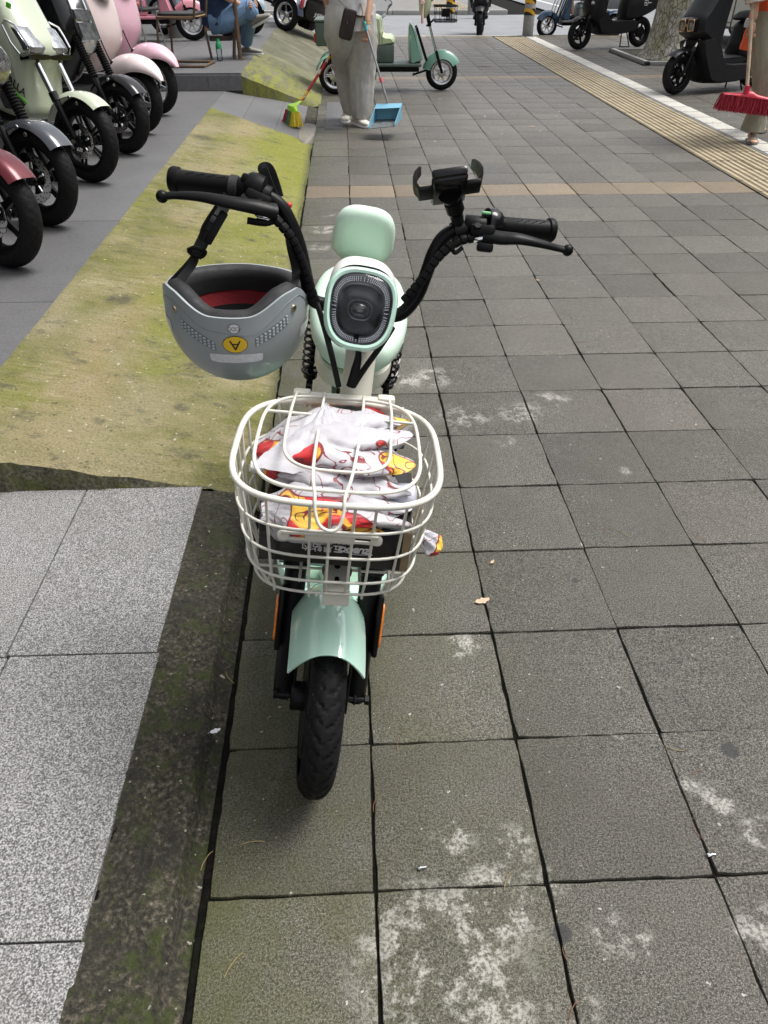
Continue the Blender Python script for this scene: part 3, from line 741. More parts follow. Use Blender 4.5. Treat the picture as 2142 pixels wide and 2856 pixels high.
LL = [P(770, 590, 1.325), P(720, 578, 1.315), P(650, 566, 1.31), P(560, 549, 1.315), P(490, 545, 1.325), P(452, 548, 1.33)]
LR = [P(1350, 655, 1.365), P(1400, 664, 1.355), P(1450, 667, 1.35), P(1510, 680, 1.355), P(1555, 692, 1.365), P(1583, 698, 1.37)]
lv = part(ball_lever(LL, [.016, .015, .0125, .0095, .0075, .0075]), 'brake_lever', BLK, bike)
lv2 = part(ball_lever(LR, [.015, .014, .0115, .009, .0075, .0075]), 'brake_lever', BLK, bike)
mb = MB(); Rm = frame((0, 0, 0), P(660, 520, 1.36) - P(780, 575, 1.35), (0, -1, .4)).to_3x3()
mb.box(P(722, 556, 1.345), (.045, .045, .020), Rm, .006); mb.lathe([(.018, -.012), (.0195, -.010), (.0195, .010), (.018, .012)], P(735, 545, 1.358), Rm @ V((1, 0, 0)), 20)
mb.box(P(735, 600, 1.335), (.030, .016, .014), Rm, .004); mb.tube([P(690, 615, 1.325), P(740, 622, 1.325), P(770, 612, 1.33)], .006, 8, res=4)
for u, v in ((683, 552), (726, 556)): mb.lathe([(.001, .004), (.006, .004), (.007, 0)], P(u, v, 1.328), (0, -.5, .85), 14)
part(mb, 'lever_clamp', BLKP, lv)
mb = MB(); Rr = frame((0, 0, 0), P(1400, 650, 1.38) - P(1300, 640, 1.39), (0, -1, .4)).to_3x3()
mb.box(P(1345, 645, 1.375), (.045, .04, .020), Rr, .006); mb.lathe([(.018, -.02), (.0195, -.018), (.0195, .018), (.018, .02)], P(1325, 632, 1.397), Rr @ V((1, 0, 0)), 20)
mb.box(P(1352, 690, 1.352), (.03, .016, .016), Rr, .005)
for u, v in ((1332, 632), (1368, 639)): mb.lathe([(.001, .004), (.006, .004), (.007, 0)], P(u, v, 1.362), (0, -.5, .85), 14)
part(mb, 'lever_clamp', BLKP, lv2)
# switch pods
mb = MB(); axis_lathe(mb, P(745, 535, 1.36), P(688, 520, 1.368), [(.015, 0), (.023, .12), (.0255, .4), (.0255, .8), (.021, 1), (.012, 1)], 24); mb.box(P(700, 506, 1.36), (.034, .02, .018), Rm, .006); sp = part(mb, 'switch_pod', BLKP, bike)
mb = MB(); mb.box(P(700, 497, 1.36), (.014, .010, .004), Rm, .0015); mb.ball(P(806, 573, 1.365), .0055, 10); part(mb, 'horn_button', REDP, sp)
mb = MB(); axis_lathe(mb, P(1352, 622, 1.40), P(1388, 630, 1.405), [(.012, 0), (.0265, .02), (.0285, .25), (.0285, .6), (.025, .95), (.018, 1.0), (.012, 1)], 28); sp = part(mb, 'throttle_pod', BLKG, bike)
mb = MB(); mb.box(P(1357, 595, 1.395), (.018, .012, .006), Rr, .003); part(mb, 'indicator', GRNP, sp)
# spiral-wrapped cables
def wrap(pts, r=.0085, step=.0135, name='cable_sleeve'):
    q, _ = crom([V(p) for p in pts], [1] * len(pts), 24); L = [0]
    for i in range(1, len(q)): L.append(L[-1] + (q[i] - q[i - 1]).length)
    pp, rr = [], []; x = 0; i = 0
    def at(d):
        for k in range(1, len(q)):
            if L[k] >= d: f = (d - L[k - 1]) / max(1e-9, L[k] - L[k - 1]); return q[k - 1].lerp(q[k], f)
        return q[-1]
    while x < L[-1] - step:
        for f, ra in ((0, .72), (.06, .98), (.5, 1.02), (.86, 1.0), (.94, .72)): pp.append(at(x + f * step)); rr.append(r * ra)
        x += step
    return MB().tube(pp, rr, 10)
part(wrap([P(768, 610, 1.328), P(810, 660, 1.322), P(845, 735, 1.32), P(872, 820, 1.318), P(885, 850, 1.315)]), 'cable_sleeve', BLKP, bike, 35)
part(wrap([P(1322, 663, 1.365), P(1275, 675, 1.36), P(1225, 715, 1.345), P(1180, 775, 1.332), P(1130, 835, 1.325), P(1112, 850, 1.32)]), 'cable_sleeve', BLKP, bike, 35)
mb = MB(); mb.tube([P(718, 602, 1.33), P(742, 606, 1.328), P(752, 613, 1.327)], [.0065, .007, .0045], 12, res=3); mb.tube([P(1350, 665, 1.36), P(1330, 668, 1.362), P(1318, 668, 1.363)], [.0065, .007, .0045], 12, res=3)
part(mb, 'cable_ferrule', CHR, bike)
for pts in ([P(884, 845, 1.315), P(895, 880, 1.27), P(920, 970, 1.20), P(945, 1078, 1.19)], [P(1095, 915, 1.25), P(1062, 965, 1.21), P(1012, 1035, 1.20), P(985, 1078, 1.19)]): part(MB().tube(pts, .0052, 8, res=6), 'cable', BLKP, bike)
mb = MB()
mb.tube([P(993, 935, 1.22), P(1000, 985, 1.205), P(992, 1030, 1.20), P(978, 1078, 1.195)], [.0055, .0055, .0085, .0085], 8, res=6); part(mb, 'cable', BLKP, bike); mb = MB()
mb.tube([P(1275, 660, 1.36), P(1262, 690, 1.35), P(1270, 705, 1.35), P(1290, 690, 1.355)], .004, 8, res=5)
part(mb, 'cable', BLKP, bike)
# ---- phone holder
ph_c = P(1252, 527, 1.36); PHM = frame(ph_c, P(1330, 500, 1.36) - P(1190, 520, 1.36), V((0, .777, -.63))) @ Matrix.Scale(.9, 4)
mb = MB(); mb.box((0, 0, 0), (.068, .105, .016), None, .007); mb.box((0, -.052, .006), (.066, .016, .016), None, .005); mb.box((0, 0, .010), (.05, .085, .006), None, .003)
MBt = MB(PHM); MBt.v = [PHM @ p for p in mb.v]; MBt.f = mb.f; ph = part(MBt, 'phone_holder', BLKG, bike)
for s_ in (-1, 1):
    mb = MB(PHM)
    mb.box((s_ * .045, -.005, -.004), (.03, .045, .010), None, .003)
    mb.loft([[(s_ * (x + .046), y, z) for (x, y, z) in ((-.002 + o_, -h_, t_), (.004 + o_, -h_, t_), (.004 + o_, h_, t_), (-.002 + o_, h_, t_))] for (o_, h_, t_) in ((0, .020, -.006), (.010, .021, 0), (.016, .022, .010), (.017, .022, .022), (.012, .020, .034), (.004, .018, .042))])
    part(mb, 'claw', BLKP, ph, 40)
mb = MB(); q0, q1 = P(1262, 560, 1.385), P(1275, 600, 1.39)
mb.tube([ph_c + (q0 - ph_c) * .25, q0], [.022, .013], 18); axis_lathe(mb, q0, q1, [(.012, 0), (.0165, .1), (.0165, .7), (.012, .9), (.011, 1)], 14); mb.tube([q1, P(1278, 640, 1.39)], .0115, 14)
axis_lathe(mb, P(1262, 650, 1.39), P(1296, 640, 1.396), [(.0125, 0), (.0185, .02), (.0185, .98), (.0125, 1)], 20); part(mb, 'holder_stem', BLKP, ph, 35)
# ---- rear half: footboard, frame, saddle, backrest, shocks
def tray(rx, ry, e, z, cy, n=40): return [(x, cy + y, z) for x, y in sell(rx, ry, e, n)]
mb = MB(BF); mb.loft([tray(.10, .22, 3, .17, .52), tray(.128, .265, 3.2, .19, .50), tray(.136, .285, 3.2, .24, .49), tray(.138, .29, 3.2, .285, .485), tray(.132, .284, 3.2, .292, .485), tray(.126, .278, 3.2, .284, .485), tray(.118, .27, 3.2, .262, .485)]); fb = part(mb, 'footboard', MINT, bike, 50)
mb = MB(BF); mb.slab(sell(.10, .235, 4, 32), (0, .50, .267), (1, 0, 0), (0, 1, 0), .006, .002)
for i in range(9): mb.box((0, .33 + .045 * i, .2715), (.17, .012, .004), None, .0015)
part(mb, 'foot_mat', SAGE, fb)
mb = MB(BF); mb.tube([(0, .19, .55), (0, .235, .40), (0, .30, .25), (0, .42, .19), (0, .72, .19), (0, .84, .25), (0, .88, .40), (0, .90, .50)], [.03, .03, .03, .028, .028, .028, .026, .026], 14, res=5)
for s_ in (-1, 1): mb.tube([(s_ * .06, .80, .20), (s_ * .062, 1.06, .195)], .012, 10); mb.tube([(s_ * .05, .85, .46), (s_ * .085, .98, .52), (s_ * .088, 1.16, .54), (s_ * .05, 1.28, .56)], .012, 10, res=5)
part(mb, 'frame', CREAM, bike, 50)
BR = BF @ Matrix.Translation((0, .09, .05))
def sring(c, rx, rz, e=2.6, n=28): return [(c[0] + x, c[1], c[2] + z) for x, z in sell(rx, rz, e, n)]
def mk_saddle(M, secs, e=2.5):
    mb = MB(M); n = 28; rings = []
    for (y, zc, rx, rz) in secs: rings.append([(x, y, zc + z) for x, z in sell(rx, rz, e, n)])
    q = list(zip(*[[V(p) for p in r] for r in rings])); cols = [crom(list(c), [1] * len(c), 5)[0] for c in q]
    return mb.loft([list(r) for r in zip(*cols)])
sad = mk_saddle(BR @ Matrix.Translation((0, .03, -.05)), [(.525, .625, .012, .010), (.535, .627, .055, .030), (.56, .63, .085, .043), (.63, .638, .112, .052), (.74, .645, .126, .055), (.86, .65, .124, .056), (.95, .655, .105, .052), (.985, .655, .06, .035), (.993, .655, .01, .01)])
part(sad, 'saddle', MINTM, bike, 60)
sad2 = mk_saddle(BR, [(.97, .57, .01, .01), (.98, .572, .06, .02), (1.02, .572, .08, .026), (1.10, .572, .085, .028), (1.18, .572, .075, .026), (1.20, .572, .01, .01)])
part(sad2, 'pillion_seat', MINTM, bike, 60)
BK = BR @ Matrix.Translation((-.005, 1.22, .668)) @ Matrix.Rotation(R_(18), 4, 'X') @ Matrix.Rotation(R_(2), 4, 'Y')
mb = MB(BK)
def bkr(y, k, dz=0, e=3.0): return [(x * (1 - .06 * z / .085), y, z + dz) for x, z in sell(.093 * k, .092 * k, e, 40)]
mb.loft([bkr(-.030, .25), bkr(-.029, .62), bkr(-.024, .86), bkr(-.012, .97), bkr(.0, 1.0), bkr(.012, .97), bkr(.022, .85), bkr(.026, .5)]); bk = part(mb, 'backrest', MINTM, bike, 60)
mb = MB(BR)
for s_ in (-1, 1): mb.tube([(s_ * .05, 1.20, .52), (s_ * .05, 1.26, .58), (s_ * .045, 1.26, .70)], .009, 10, res=4)
part(mb, 'rear_rack', CREAM, bike)
mb = MB(BR)
def ub(rx, ry, z, cy=.88, e=3, n=36): return [(x, cy + y, z) for x, y in sell(rx, ry, e, n)]
mb.loft([ub(.085, .17, .42), ub(.095, .185, .44), ub(.1, .19, .50), ub(.1, .19, .56), ub(.094, .183, .585)]); part(mb, 'battery_box', SAGE, bike, 45)
mb = MB(BR); mb.loft([ub(.085, .18, .425, .88), ub(.100, .20, .433, .88), ub(.106, .206, .45, .88), ub(.105, .205, .478, .88), ub(.098, .195, .482, .88)]); part(mb, 'seat_pan', CREAM, bike, 45)
for s_ in (-1, 1):
    mb = MB(BR); c = V((s_ * .108, 1.02, .40)); a_ = V((s_ * .122, 1.075, .225)); b_ = V((s_ * .118, .985, .525)); ax = (b_ - a_)
    mb.tube([a_, b_], .009, 10); mb.lathe([(.001, 0), (.02, 0), (.02, .02), (.001, .02)], a_ - V((s_ * .01, 0, 0)), (s_, 0, 0), 14); mb.lathe([(.001, 0), (.017, 0), (.017, .02), (.001, .02)], b_ - V((s_ * .01, 0, 0)), (s_, 0, 0), 14)
    axis_lathe(mb, a_, b_, [(.009, .12), (.022, .13), (.022, .18), (.009, .19)], 16); axis_lathe(mb, a_, b_, [(.009, .86), (.022, .87), (.022, .92), (.009, .93)], 16)
    e1 = ax.normalized().orthogonal(); e2 = ax.normalized().cross(e1); pts = []
    for i in range(9 * 14 + 1):
        t = i / (9 * 14); an = 2 * PI * 9 * t; pts.append(a_ + ax * (.17 + .71 * t) + (e1 * cos(an) + e2 * sin(an)) * .0185)
    mb.tube(pts, .0042, 6); sh = part(mb, 'shock_absorber', BLKG, bike, 50)
    mb = MB(BR); mb.box(b_ + V((s_ * -.012, 0, .012)), (.012, .035, .07), None, .004); part(mb, 'shock_bracket', CREAM, sh)
mb = MB(RW); fender(mb, .235, .055, .04, R_(35), R_(-120)); part(mb, 'rear_fender', MINT, bike, 45)
mb = MB(BF); mb.box((.135, .86, .30), (.075, .085, .02), None, .006)
for i in range(3): mb.box((.135, .835 + .025 * i, .312), (.055, .010, .005), None, .002)
mb.tube([(.03, .86, .30), (.11, .86, .30)], .008, 10); part(mb, 'pedal', mat('dark grey pedal', (.06, .065, .07), .45), bike)
mb = MB(BF); mb.box((-.135, .86, .30), (.075, .085, .02), None, .006); mb.tube([(-.03, .86, .30), (-.11, .86, .30)], .008, 10); part(mb, 'pedal', _MC['dark grey pedal'], bike)
mb = MB(BF); mb.tube([(.06, .90, .20), (.15, .93, .08), (.172, .94, -.012)], .008, 10, res=4); part(mb, 'kickstand', BLK, bike)
mb = MB(BF); mb.slab(sell(.04, .02, 3, 20), (0, 1.38, .50), (1, 0, 0), (0, 0, 1), .02, .004); part(mb, 'tail_lamp', REDP, bike)
mb = MB(BF); mb.box((0, .24, .34), (.24, .012, .012), None, .004); part(mb, 'crash_bar', STEEL, bike)
# ================================================================== basket (part of the bike)
KF = Matrix.Translation((-.026, 1.035, .752)) @ Matrix.Rotation(-math.atan(.03), 4, 'Z') @ Matrix.Rotation(R_(5.5), 4, 'Y') @ Matrix.Rotation(R_(-3), 4, 'X')
def kr(rx, ry, z, e=3.4, cy=0, n=64): return [V((x, cy + y, z)) for x, y in sell(rx, ry, e, n)]
LV = [(0, .163, .168, 0), (-.056, .158, .158, .002), (-.112, .151, .150, .004), (-.168, .143, .142, .006), (-.205, .132, .130, .010)]
def lev(t):                                  # basket outline at depth t (0 rim .. 1 floor)
    f = t * 4; i = min(3, int(f)); f -= i; return [LV[i][k] * (1 - f) + LV[i + 1][k] * f for k in range(4)]
def onwall(a, t):
    z, rx, ry, cy = lev(t); c, s_ = cos(a), sin(a); e = 3.4
    return V((rx * math.copysign(abs(c) ** (2 / e), c), cy + ry * math.copysign(abs(s_) ** (2 / e), s_), z))
basket = part(MB(KF).tube(kr(.163, .168, 0), .0052, 10, closed=True), 'basket', CREAMW, bike, 60, label='cream wire basket with hinged wire lid')
for (z, rx, ry, cy) in LV[1:]: part(MB(KF).tube(kr(rx, ry, z, cy=cy), .0024, 8, closed=True), 'basket_wire', CREAMW, basket, 60)
def wire(pts, r=.0024, res=0, n=8): part(MB(KF).tube(pts, r, n, res=res), 'basket_wire', CREAMW, basket, 60)
for x in (-.100, -.036, -.006, .030, .061, .106):            # front uprights run on under the floor
    t = abs(x) / 0.163; yf = lambda k: onwall(math.atan2(-1, x / .05), k)
    pts = []
    for k in range(9):
        z, rx, ry, cy = lev(k / 8); xx = x * (rx / 0.163) ** .5; yy = cy - ry * (1 - abs(xx / rx) ** 3.4) ** (1 / 3.4); pts.append(V((xx, yy + .003, z)))
    pts.append(pts[-1] + V((0, .004, -.014))); wire(pts)
for x in (-.10, -.05, 0, .05, .10):                          # floor and back
    wire([(x, -.09, -.207), (x * 1.0, .125, -.207)]); wire([(x, .128, -.207), (x * 1.08, .160, -.06), (x * 1.12, .168, .0)])
for y in (-.05, .01, .07): wire([(-.128, y, -.210), (.128, y, -.210)])
for s_ in (-1, 1):
    for k, y in enumerate((-.125, -.085, -.045, -.005, .04, .085)):
        pts = []
        for q in range(9):
            z, rx, ry, cy = lev(q / 8); yy = y * (1 - .25 * q / 8) + (.012 if k % 2 else -.01) * q / 8; xx = rx * (1 - min(.97, abs((yy - cy) / ry)) ** 3.4) ** (1 / 3.4); pts.append(V((s_ * (xx - .002), yy, z)))
        wire(pts)
# lid
LZ = .012
lo = [(x, .006 + y * .96, LZ) for x, y in sell(.130, .162, 3.6, 56)]
lid = part(MB(KF).tube(lo, .0031, 8, closed=True), 'basket_lid', CREAMW, basket, 60)
def lw(pts, r=.0026, res=0): part(MB(KF).tube(pts, r, 8, res=res), 'basket_wire', CREAMW, basket, 60)
lw([(-.128, .092, LZ), (.127, .084, LZ)])
lw([(-.080, .168, LZ + .002), (-.084, .10, LZ + .004), (-.086, .0, LZ + .004), (-.080, -.06, LZ + .004), (-.052, -.092, LZ + .004), (0, -.100, LZ + .004), (.05, -.094, LZ + .004), (.078, -.06, LZ + .004), (.084, .01, LZ + .004), (.088, .10, LZ + .004), (.086, .166, LZ + .002)], .0027, 4)
lw([(-.030, .168, LZ + .004), (-.034, .05, LZ + .005), (-.036, -.10, LZ + .005), (-.030, -.160, LZ), (-.028, -.176, -.006), (-.020, -.186, -.024), (-.004, -.190, -.030), (.008, -.186, -.024), (.013, -.176, -.006), (.014, -.160, LZ), (.024, -.10, LZ + .005), (.036, .05, LZ + .005), (.040, .167, LZ + .004)], .0027, 5)
mb = MB(KF); mb.box((.005, .176, .006), (.165, .016, .010), None, .003)
for s_ in (-1, 1): mb.box((.005 + s_ * .076, .177, .008), (.032, .022, .015), None, .005)
mb.box((.005, .184, -.006), (.14, .006, .03), None, .002); part(mb, 'lid_hinge', CREAM, basket, 40)
mb = MB(KF); mb.box((0, .150, -.055), (.108, .008, .075), Matrix.Rotation(R_(12), 3, 'X'), .002); mb.box((0, .165, -.10), (.05, .02, .05), None, .004); pl = part(mb, 'mount_plate', CREAM, basket, 40)
mb = MB(KF)
for x in (-.028, .002, .030): mb.slab(sell(.0055, .008, 2, 14), (x, .1455, -.050), (1, 0, 0), (0, .2, 1), .0012)
part(mb, 'bolt_hole', BLK, pl, 30)
part(text_mb('T    C', .034, KF @ Matrix.Translation((0, .1462, -.036)) @ Matrix.Rotation(R_(102), 4, 'X')), 'embossed_mark', WHITEP, pl, 30)
pp = sell(.078, .0095, 6, 40); yf = onwall(-PI / 2, .30)
# slotted plate on the front
mb = MB(KF); Rx = Matrix.Rotation(R_(14), 3, 'X')
for s_ in (-1, 1): 
    mb.box((-.004, yf.y - .001 - s_ * .0015, yf.z + s_ * .0062), (.145, .0035, .0055), None, .0012); 
mb.box((-.004, yf.y - .001, yf.z), (.075, .0036, .0175), None, .0012)
for s_ in (-1, 1): mb.slab(sell(.009, .0088, 2.4, 20), (-.004 + s_ * .070, yf.y - .001, yf.z), (1, 0, 0), (0, .17, 1), .0035, .001)
part(mb, 'front_plate', CREAM, basket, 40)
mb = MB(KF); mb.box((.012, -.06, -.200), (.044, .12, .004), None, .0015); mb.box((.012, -.118, -.215), (.044, .004, .028), Matrix.Rotation(R_(-15), 3, 'X'), .0015); br = part(mb, 'floor_bracket', CREAM, basket, 40)
mb = MB(KF)
for y in (-.06, -.10): mb.slab(sell(.004, .009, 3, 14), (.012, y, -.1925), (1, 0, 0), (0, 1, 0), .001)
part(mb, 'bracket_slot', BLK, br, 0)
mb = MB(KF); mb.lathe([(.001, .006), (.012, .006), (.024, .002), (.026, -.002), (.001, -.003)], (.012, -.055, -.207), (0, -.2, 1), 24); mb.lathe([(.001, .012), (.006, .012), (.006, .005)], (.012, -.055, -.207), (0, -.2, 1), 6); part(mb, 'rubber_washer', mat('grey rubber', (.10, .10, .105), .5), br)
# ================================================================== carton in the basket
BXF = KF @ Matrix.Translation((.008, -.022, -.112)) @ Matrix.Rotation(R_(-3), 4, 'Z')
bw, bd, bh = .238, .185, .078
mb = MB(BXF); mb.box((0, 0, 0), (bw, bd, bh), None, .0025)
crate = thing('carton', 'glossy black printed carton lying in the wire basket', 'box', (BXF @ V((0, 0, -bh / 2))))
part(mb, 'carton_body', mat('black printed card', (.010, .010, .011), .28, var=.3, vs=25, bump=.12, bs=120), crate, 30)
mb = MB(BXF); mb.box((bw / 2 - .006, -bd / 2 - .0002, 0), (.0118, .0014, bh - .004)); mb.box((bw / 2 + .0002, 0, 0), (.0012, bd - .004, bh - .004)); part(mb, 'card_edge', mat('brown card edge', (.24, .17, .10), .8), crate, 0)
PRW = mat('white print', (.72, .72, .74), .5)
TF = BXF @ Matrix.Translation((0, -bd / 2 - .0008, 0)) @ Matrix.Rotation(R_(90), 4, 'X') @ Matrix.Rotation(PI, 4, 'Z')       # upside down on the front
part(text_mb('五星钻豹', .0165, TF @ Matrix.Translation((.018, .004, 0)), .0003, bold=.0003), 'printed_name', PRW, crate, 0)
part(text_mb('ZUBOO', .0135, TF @ Matrix.Translation((-.034, .004, 0)), .0003, shear=.25, bold=.0008), 'printed_name', PRW, crate, 0)
part(text_mb('更舒适的电动车', .0078, TF @ Matrix.Translation((0, -.009, 0)), .0003), 'printed_slogan', PRW, crate, 0)
mb = MB(TF); mb.box((-.045, -.0092, 0), (.026, .0008, .0006)); mb.box((.045, -.0092, 0), (.026, .0008, .0006))
mb.tube([(-.062, .010, 0), (-.035, .0125, 0), (-.015, .009, 0), (-.006, .012, 0)], .0006, 5, res=4); part(mb, 'printed_rule', PRW, crate, 0)
TT = BXF @ Matrix.Translation((.052, -.064, bh / 2 + .0008)) @ Matrix.Rotation(PI, 4, 'Z')
mb = MB(TT); mb.slab(sell(.033, .0145, 2.2, 30), (0, 0, 0), (1, 0, 0), (0, 1, 0), .0006); bdg = part(mb, 'red_badge', mat('red print', (.62, .02, .03), .4), crate, 0)
part(text_mb('ZUBOO', .0135, TT @ Matrix.Translation((0, .001, .0006)), .0003, shear=.25, bold=.0003), 'badge_lettering', PRW, bdg, 0)
# ================================================================== folded umbrella on the carton
def m_cloth(pt=1.0, nm='printed umbrella cloth'):
    t = NT(nm); p = t.map(scale=(1, 1, 1.0), rot=(.2, .3, .6))
    c = t.mix(t.ramp(t.noise(30, 3), [(.3, 0.), (.7, 1.)]), (.44, .43, .465), (.54, .53, .555))
    n1 = t.noise(16, 1.2, .4, p, .4); vo = t.n('TexVoronoi'); vo.inputs['Scale'].default_value = 13; t.l(p, vo.inputs['Vector']); vc = t.sep(vo.outputs['Color'])
    far = t.sst(t.noise(7, 0, .5, t.map(loc=(4, 1, 2))), .50, .53)
    ln = t.math('MULTIPLY', t.ramp(t.math('ABSOLUTE', t.math('SUBTRACT', t.noise(26, .6, .3, p, 1.2), .5)), [(.014, 1.), (.024, 0.)]), t.ramp(t.noise(9, 0, .5, t.map(loc=(1, 3, 7))), [(.47, 0.), (.5, 1.)]))
    patch = t.ramp(t.noise(13, .4, .3, t.map(loc=(2.2, .3, 1.1)), .3), [(.622, 0.), (.629, 1.)])
    edge = t.ramp(t.noise(13, .4, .3, t.map(loc=(2.2, .3, 1.1)), .3), [(.605, 0.), (.610, 1.), (.627, 1.), (.633, 0.)])
    pc = t.ramp(t.noise(21, .3, .3, t.map(loc=(8, .3, 1.1))), [(.44, (.56, .015, .02)), (.50, (.56, .015, .02)), (.505, (.78, .33, .03)), (.545, (.80, .50, .06))], 'CONSTANT')
    c = t.mix(t.math('MULTIPLY', patch, pt), c, pc); edge = t.math('MULTIPLY', edge, pt); c = t.mix(t.math('MAXIMUM', ln, edge), c, (.20, .012, .02))
    t.set(Base_Color=c, Roughness=.48); t.b.inputs['Sheen Weight'].default_value = .15
    t.bump(t.noise(60, 4, .6), .25, .004); return t.m
CLOTH = m_cloth(); CLOTHF = m_cloth(0.0, 'line printed umbrella cloth')
UB = KF @ Matrix.Translation((-.012, .02, -.052))
um = thing('umbrella', 'crumpled white umbrella with red and yellow print, half folded on the carton', 'umbrella', UB @ V((0, 0, -.03)))
def pleat(L0, L1, secs, amp, np_, seed, ragged=.02, n=120, m=40):
    mb = MB(UB); rings = []
    for i in range(m + 1):
        f = i / m; g = f * (len(secs) - 1); k = min(len(secs) - 2, int(g)); h = g - k; h = h * h * (3 - 2 * h)
        cy, cz, ry, rz = [secs[k][q] * (1 - h) + secs[k + 1][q] * h for q in range(4)]
        r = []
        for j in range(n):
            a = 2 * PI * j / n; cr = abs(sin(a * np_ / 2 + seed + 1.2 * nz(f * 2, seed))) ** .7
            wv = 1 + amp * (cr - .6) * (.35 + .65 * f) + .10 * nz(cos(a) * 2 + seed, sin(a) * 2, f * 3) + .04 * nz(cos(a) * 6 + seed, sin(a) * 6, f * 9)
            x = L0 + (L1 - L0) * f + ragged * (f ** 4) * (cr - .5) * 2 + .006 * nz(a * 2, f * 5, seed)
            r.append((x, cy + ry * wv * cos(a), cz + rz * wv * sin(a)))
        rings.append(r)
    return mb.loft(rings)
part(pleat(-.128, .098, [(.03, .0, .03, .02), (.03, .012, .085, .04), (.03, .022, .112, .050), (.022, .022, .115, .052), (.018, .016, .108, .046)], .30, 9, .4, .035), 'canopy', CLOTH, um, 70)
part(pleat(-.10, .105, [(-.10, -.02, .03, .015), (-.112, -.014, .062, .036), (-.108, -.012, .064, .038), (-.10, -.012, .045, .028), (-.10, -.016, .035, .02)], .28, 6, 2.1, .03), 'canopy_fold', CLOTH, um, 70)
part(pleat(-.10, -.01, [(-.11, -.045, .015, .014), (-.118, -.04, .022, .022), (-.112, -.03, .024, .024), (-.10, -.02, .018, .018)], .3, 5, 3.3, .02), 'canopy_fold', CLOTH, um, 70)
def flapf(u, v):
    p0, p1, p2 = V((-.125, -.062, .032)), V((.102, -.082, .026)), V((-.012, .085, .080))
    a = p0.lerp(p1, u); q = a.lerp(p2, v * (1 - .03 * abs(u - .5)))
    return q + V((0, 0, .016 * sin(v * PI) * sin(u * PI) + .006 * nz(u * 3, v * 3, 4) + .003 * nz(u * 9, v * 9, 2)))
part(grid(flapf, 40, 40), 'canopy_flap', CLOTHF, um, 70).matrix_basis = Matrix.Translation(-WT[um]) @ UB
mb = MB(UB); mb.tube([(-.03, .09, .055), (.03, .10, .060), (.075, .085, .045), (.10, .05, .035)], [.006, .012, .012, .006], 10, res=5, sec=[(1.6 * cos(2 * PI * i / 10), .6 * sin(2 * PI * i / 10)) for i in range(10)]); part(mb, 'dark_lining', BLKP, um)
mb = MB(UB)
axis_lathe(mb, (.060, -.066, -.004), (.142, -.078, .004), [(.016, 0), (.020, .1), (.0225, .5), (.0225, .85), (.020, .96), (.012, 1.0), (.001, 1.0)], 24); hd = part(mb, 'handle', mat('lilac white plastic', (.62, .62, .72), .38, var=.03), um)
mb = MB(UB); mb.lathe([(.001, .002), (.0075, .002), (.0085, .0005), (.001, -.002)], (.110, -.088, .017), (-.05, -.55, .83), 24); part(mb, 'push_button', mat('pale grey plastic', (.42, .43, .46), .4), hd)
mb = MB(UB)
for p in ((.112, .06, .012), (.106, -.02, .008), (.106, -.092, -.012)): mb.ball(p, .0028, 8)
part(mb, 'rib_tips', BLK, um)
mb = MB(UB); mb.lathe([(.001, .004), (.009, .004), (.010, .0), (.010, -.02)], (-.128, -.01, .0), (-1, -.2, .2), 20); part(mb, 'ferrule', WHITEP, um)
# cloth sleeve poking out through the wires
SC = frame(KF @ V((.146, -.03, -.135)), (.70, -.05, -.75), (.3, .5, .6)) @ Matrix.Scale(.72, 4)
def scr(u, v): return (-.012 + u * .085 + .004 * nz(v * 4, u * 3), (v - .5) * (.020 + .055 * u * (1 - .75 * smst(.75, 1, u))), .010 * sin(v * PI) + .006 * nz(u * 4, v * 4, 1))
o_ = part(grid(scr, 20, 20), 'umbrella_sleeve', CLOTH, None, 70, label='small printed umbrella sleeve poking out of the right side of the basket', cat='cloth'); o_.matrix_basis = SC
so = o_.modifiers.new('thickness', 'SOLIDIFY'); so.thickness = .002
# ================================================================== helmet on the left grip
HC = P(668, 878, 1.345); hx, hy, hz = .130, .139, .147
HM = Matrix.Translation(HC + V((0, 0, .030))) @ Matrix.Rotation(R_(3), 4, 'Y') @ Matrix.Rotation(R_(4), 4, 'X')
hel = thing('helmet', 'pale grey half-shell helmet hanging upside down from the left grip', 'helmet', HC + V((0, 0, -.165)))
def rimh(a):                                 # a = 0 towards the camera
    d = abs((a + PI) % (2 * PI) - PI)
    return .030 + .026 * smst(R_(14), R_(50), d) - .034 * smst(R_(60), R_(84), d) - .012 * smst(R_(100), R_(170), d)
def hs(a, f, off=0.0):                       # f: 0 rim .. 1 crown (at the bottom)
    z0 = rimh(a); z = z0 + (-hz - z0) * f
    zz = max(-1, min(1, z / hz)); q = math.sqrt(max(0, 1 - abs(zz) ** 2.25)) if z < 0 else 1 - .03 * (z / hz)
    p = V((hx * q * sin(a), -hy * q * cos(a), z)); n = V((p.x / hx ** 2, p.y / hy ** 2, p.z / hz ** 2 if z < 0 else 0)).normalized()
    return p + n * off
def shell(off0, off1, f1=1.0, na=120, nf=26, f0=0.0):
    mb = MB(HM); rings = []
    fs = [f0 + (f1 - f0) * (1 - cos(PI / 2 * i / nf)) if f1 == 1 else f0 + (f1 - f0) * i / nf for i in range(nf + 1)]
    fs = [f0 + (f1 - f0) * (i / nf) ** .8 for i in range(nf + 1)]
    for f in reversed(fs): rings.append([hs(2 * PI * i / na, f, off0) for i in range(na)])
    for f in fs: rings.append([hs(2 * PI * i / na, f, off1) for i in range(na)])
    return mb.loft(rings)
HG = mat('satin pale grey shell', (.31, .345, .355), .36, var=.03, vs=6, coat=.15)
sh = part(shell(0, -.004), 'shell', HG, hel, 60)
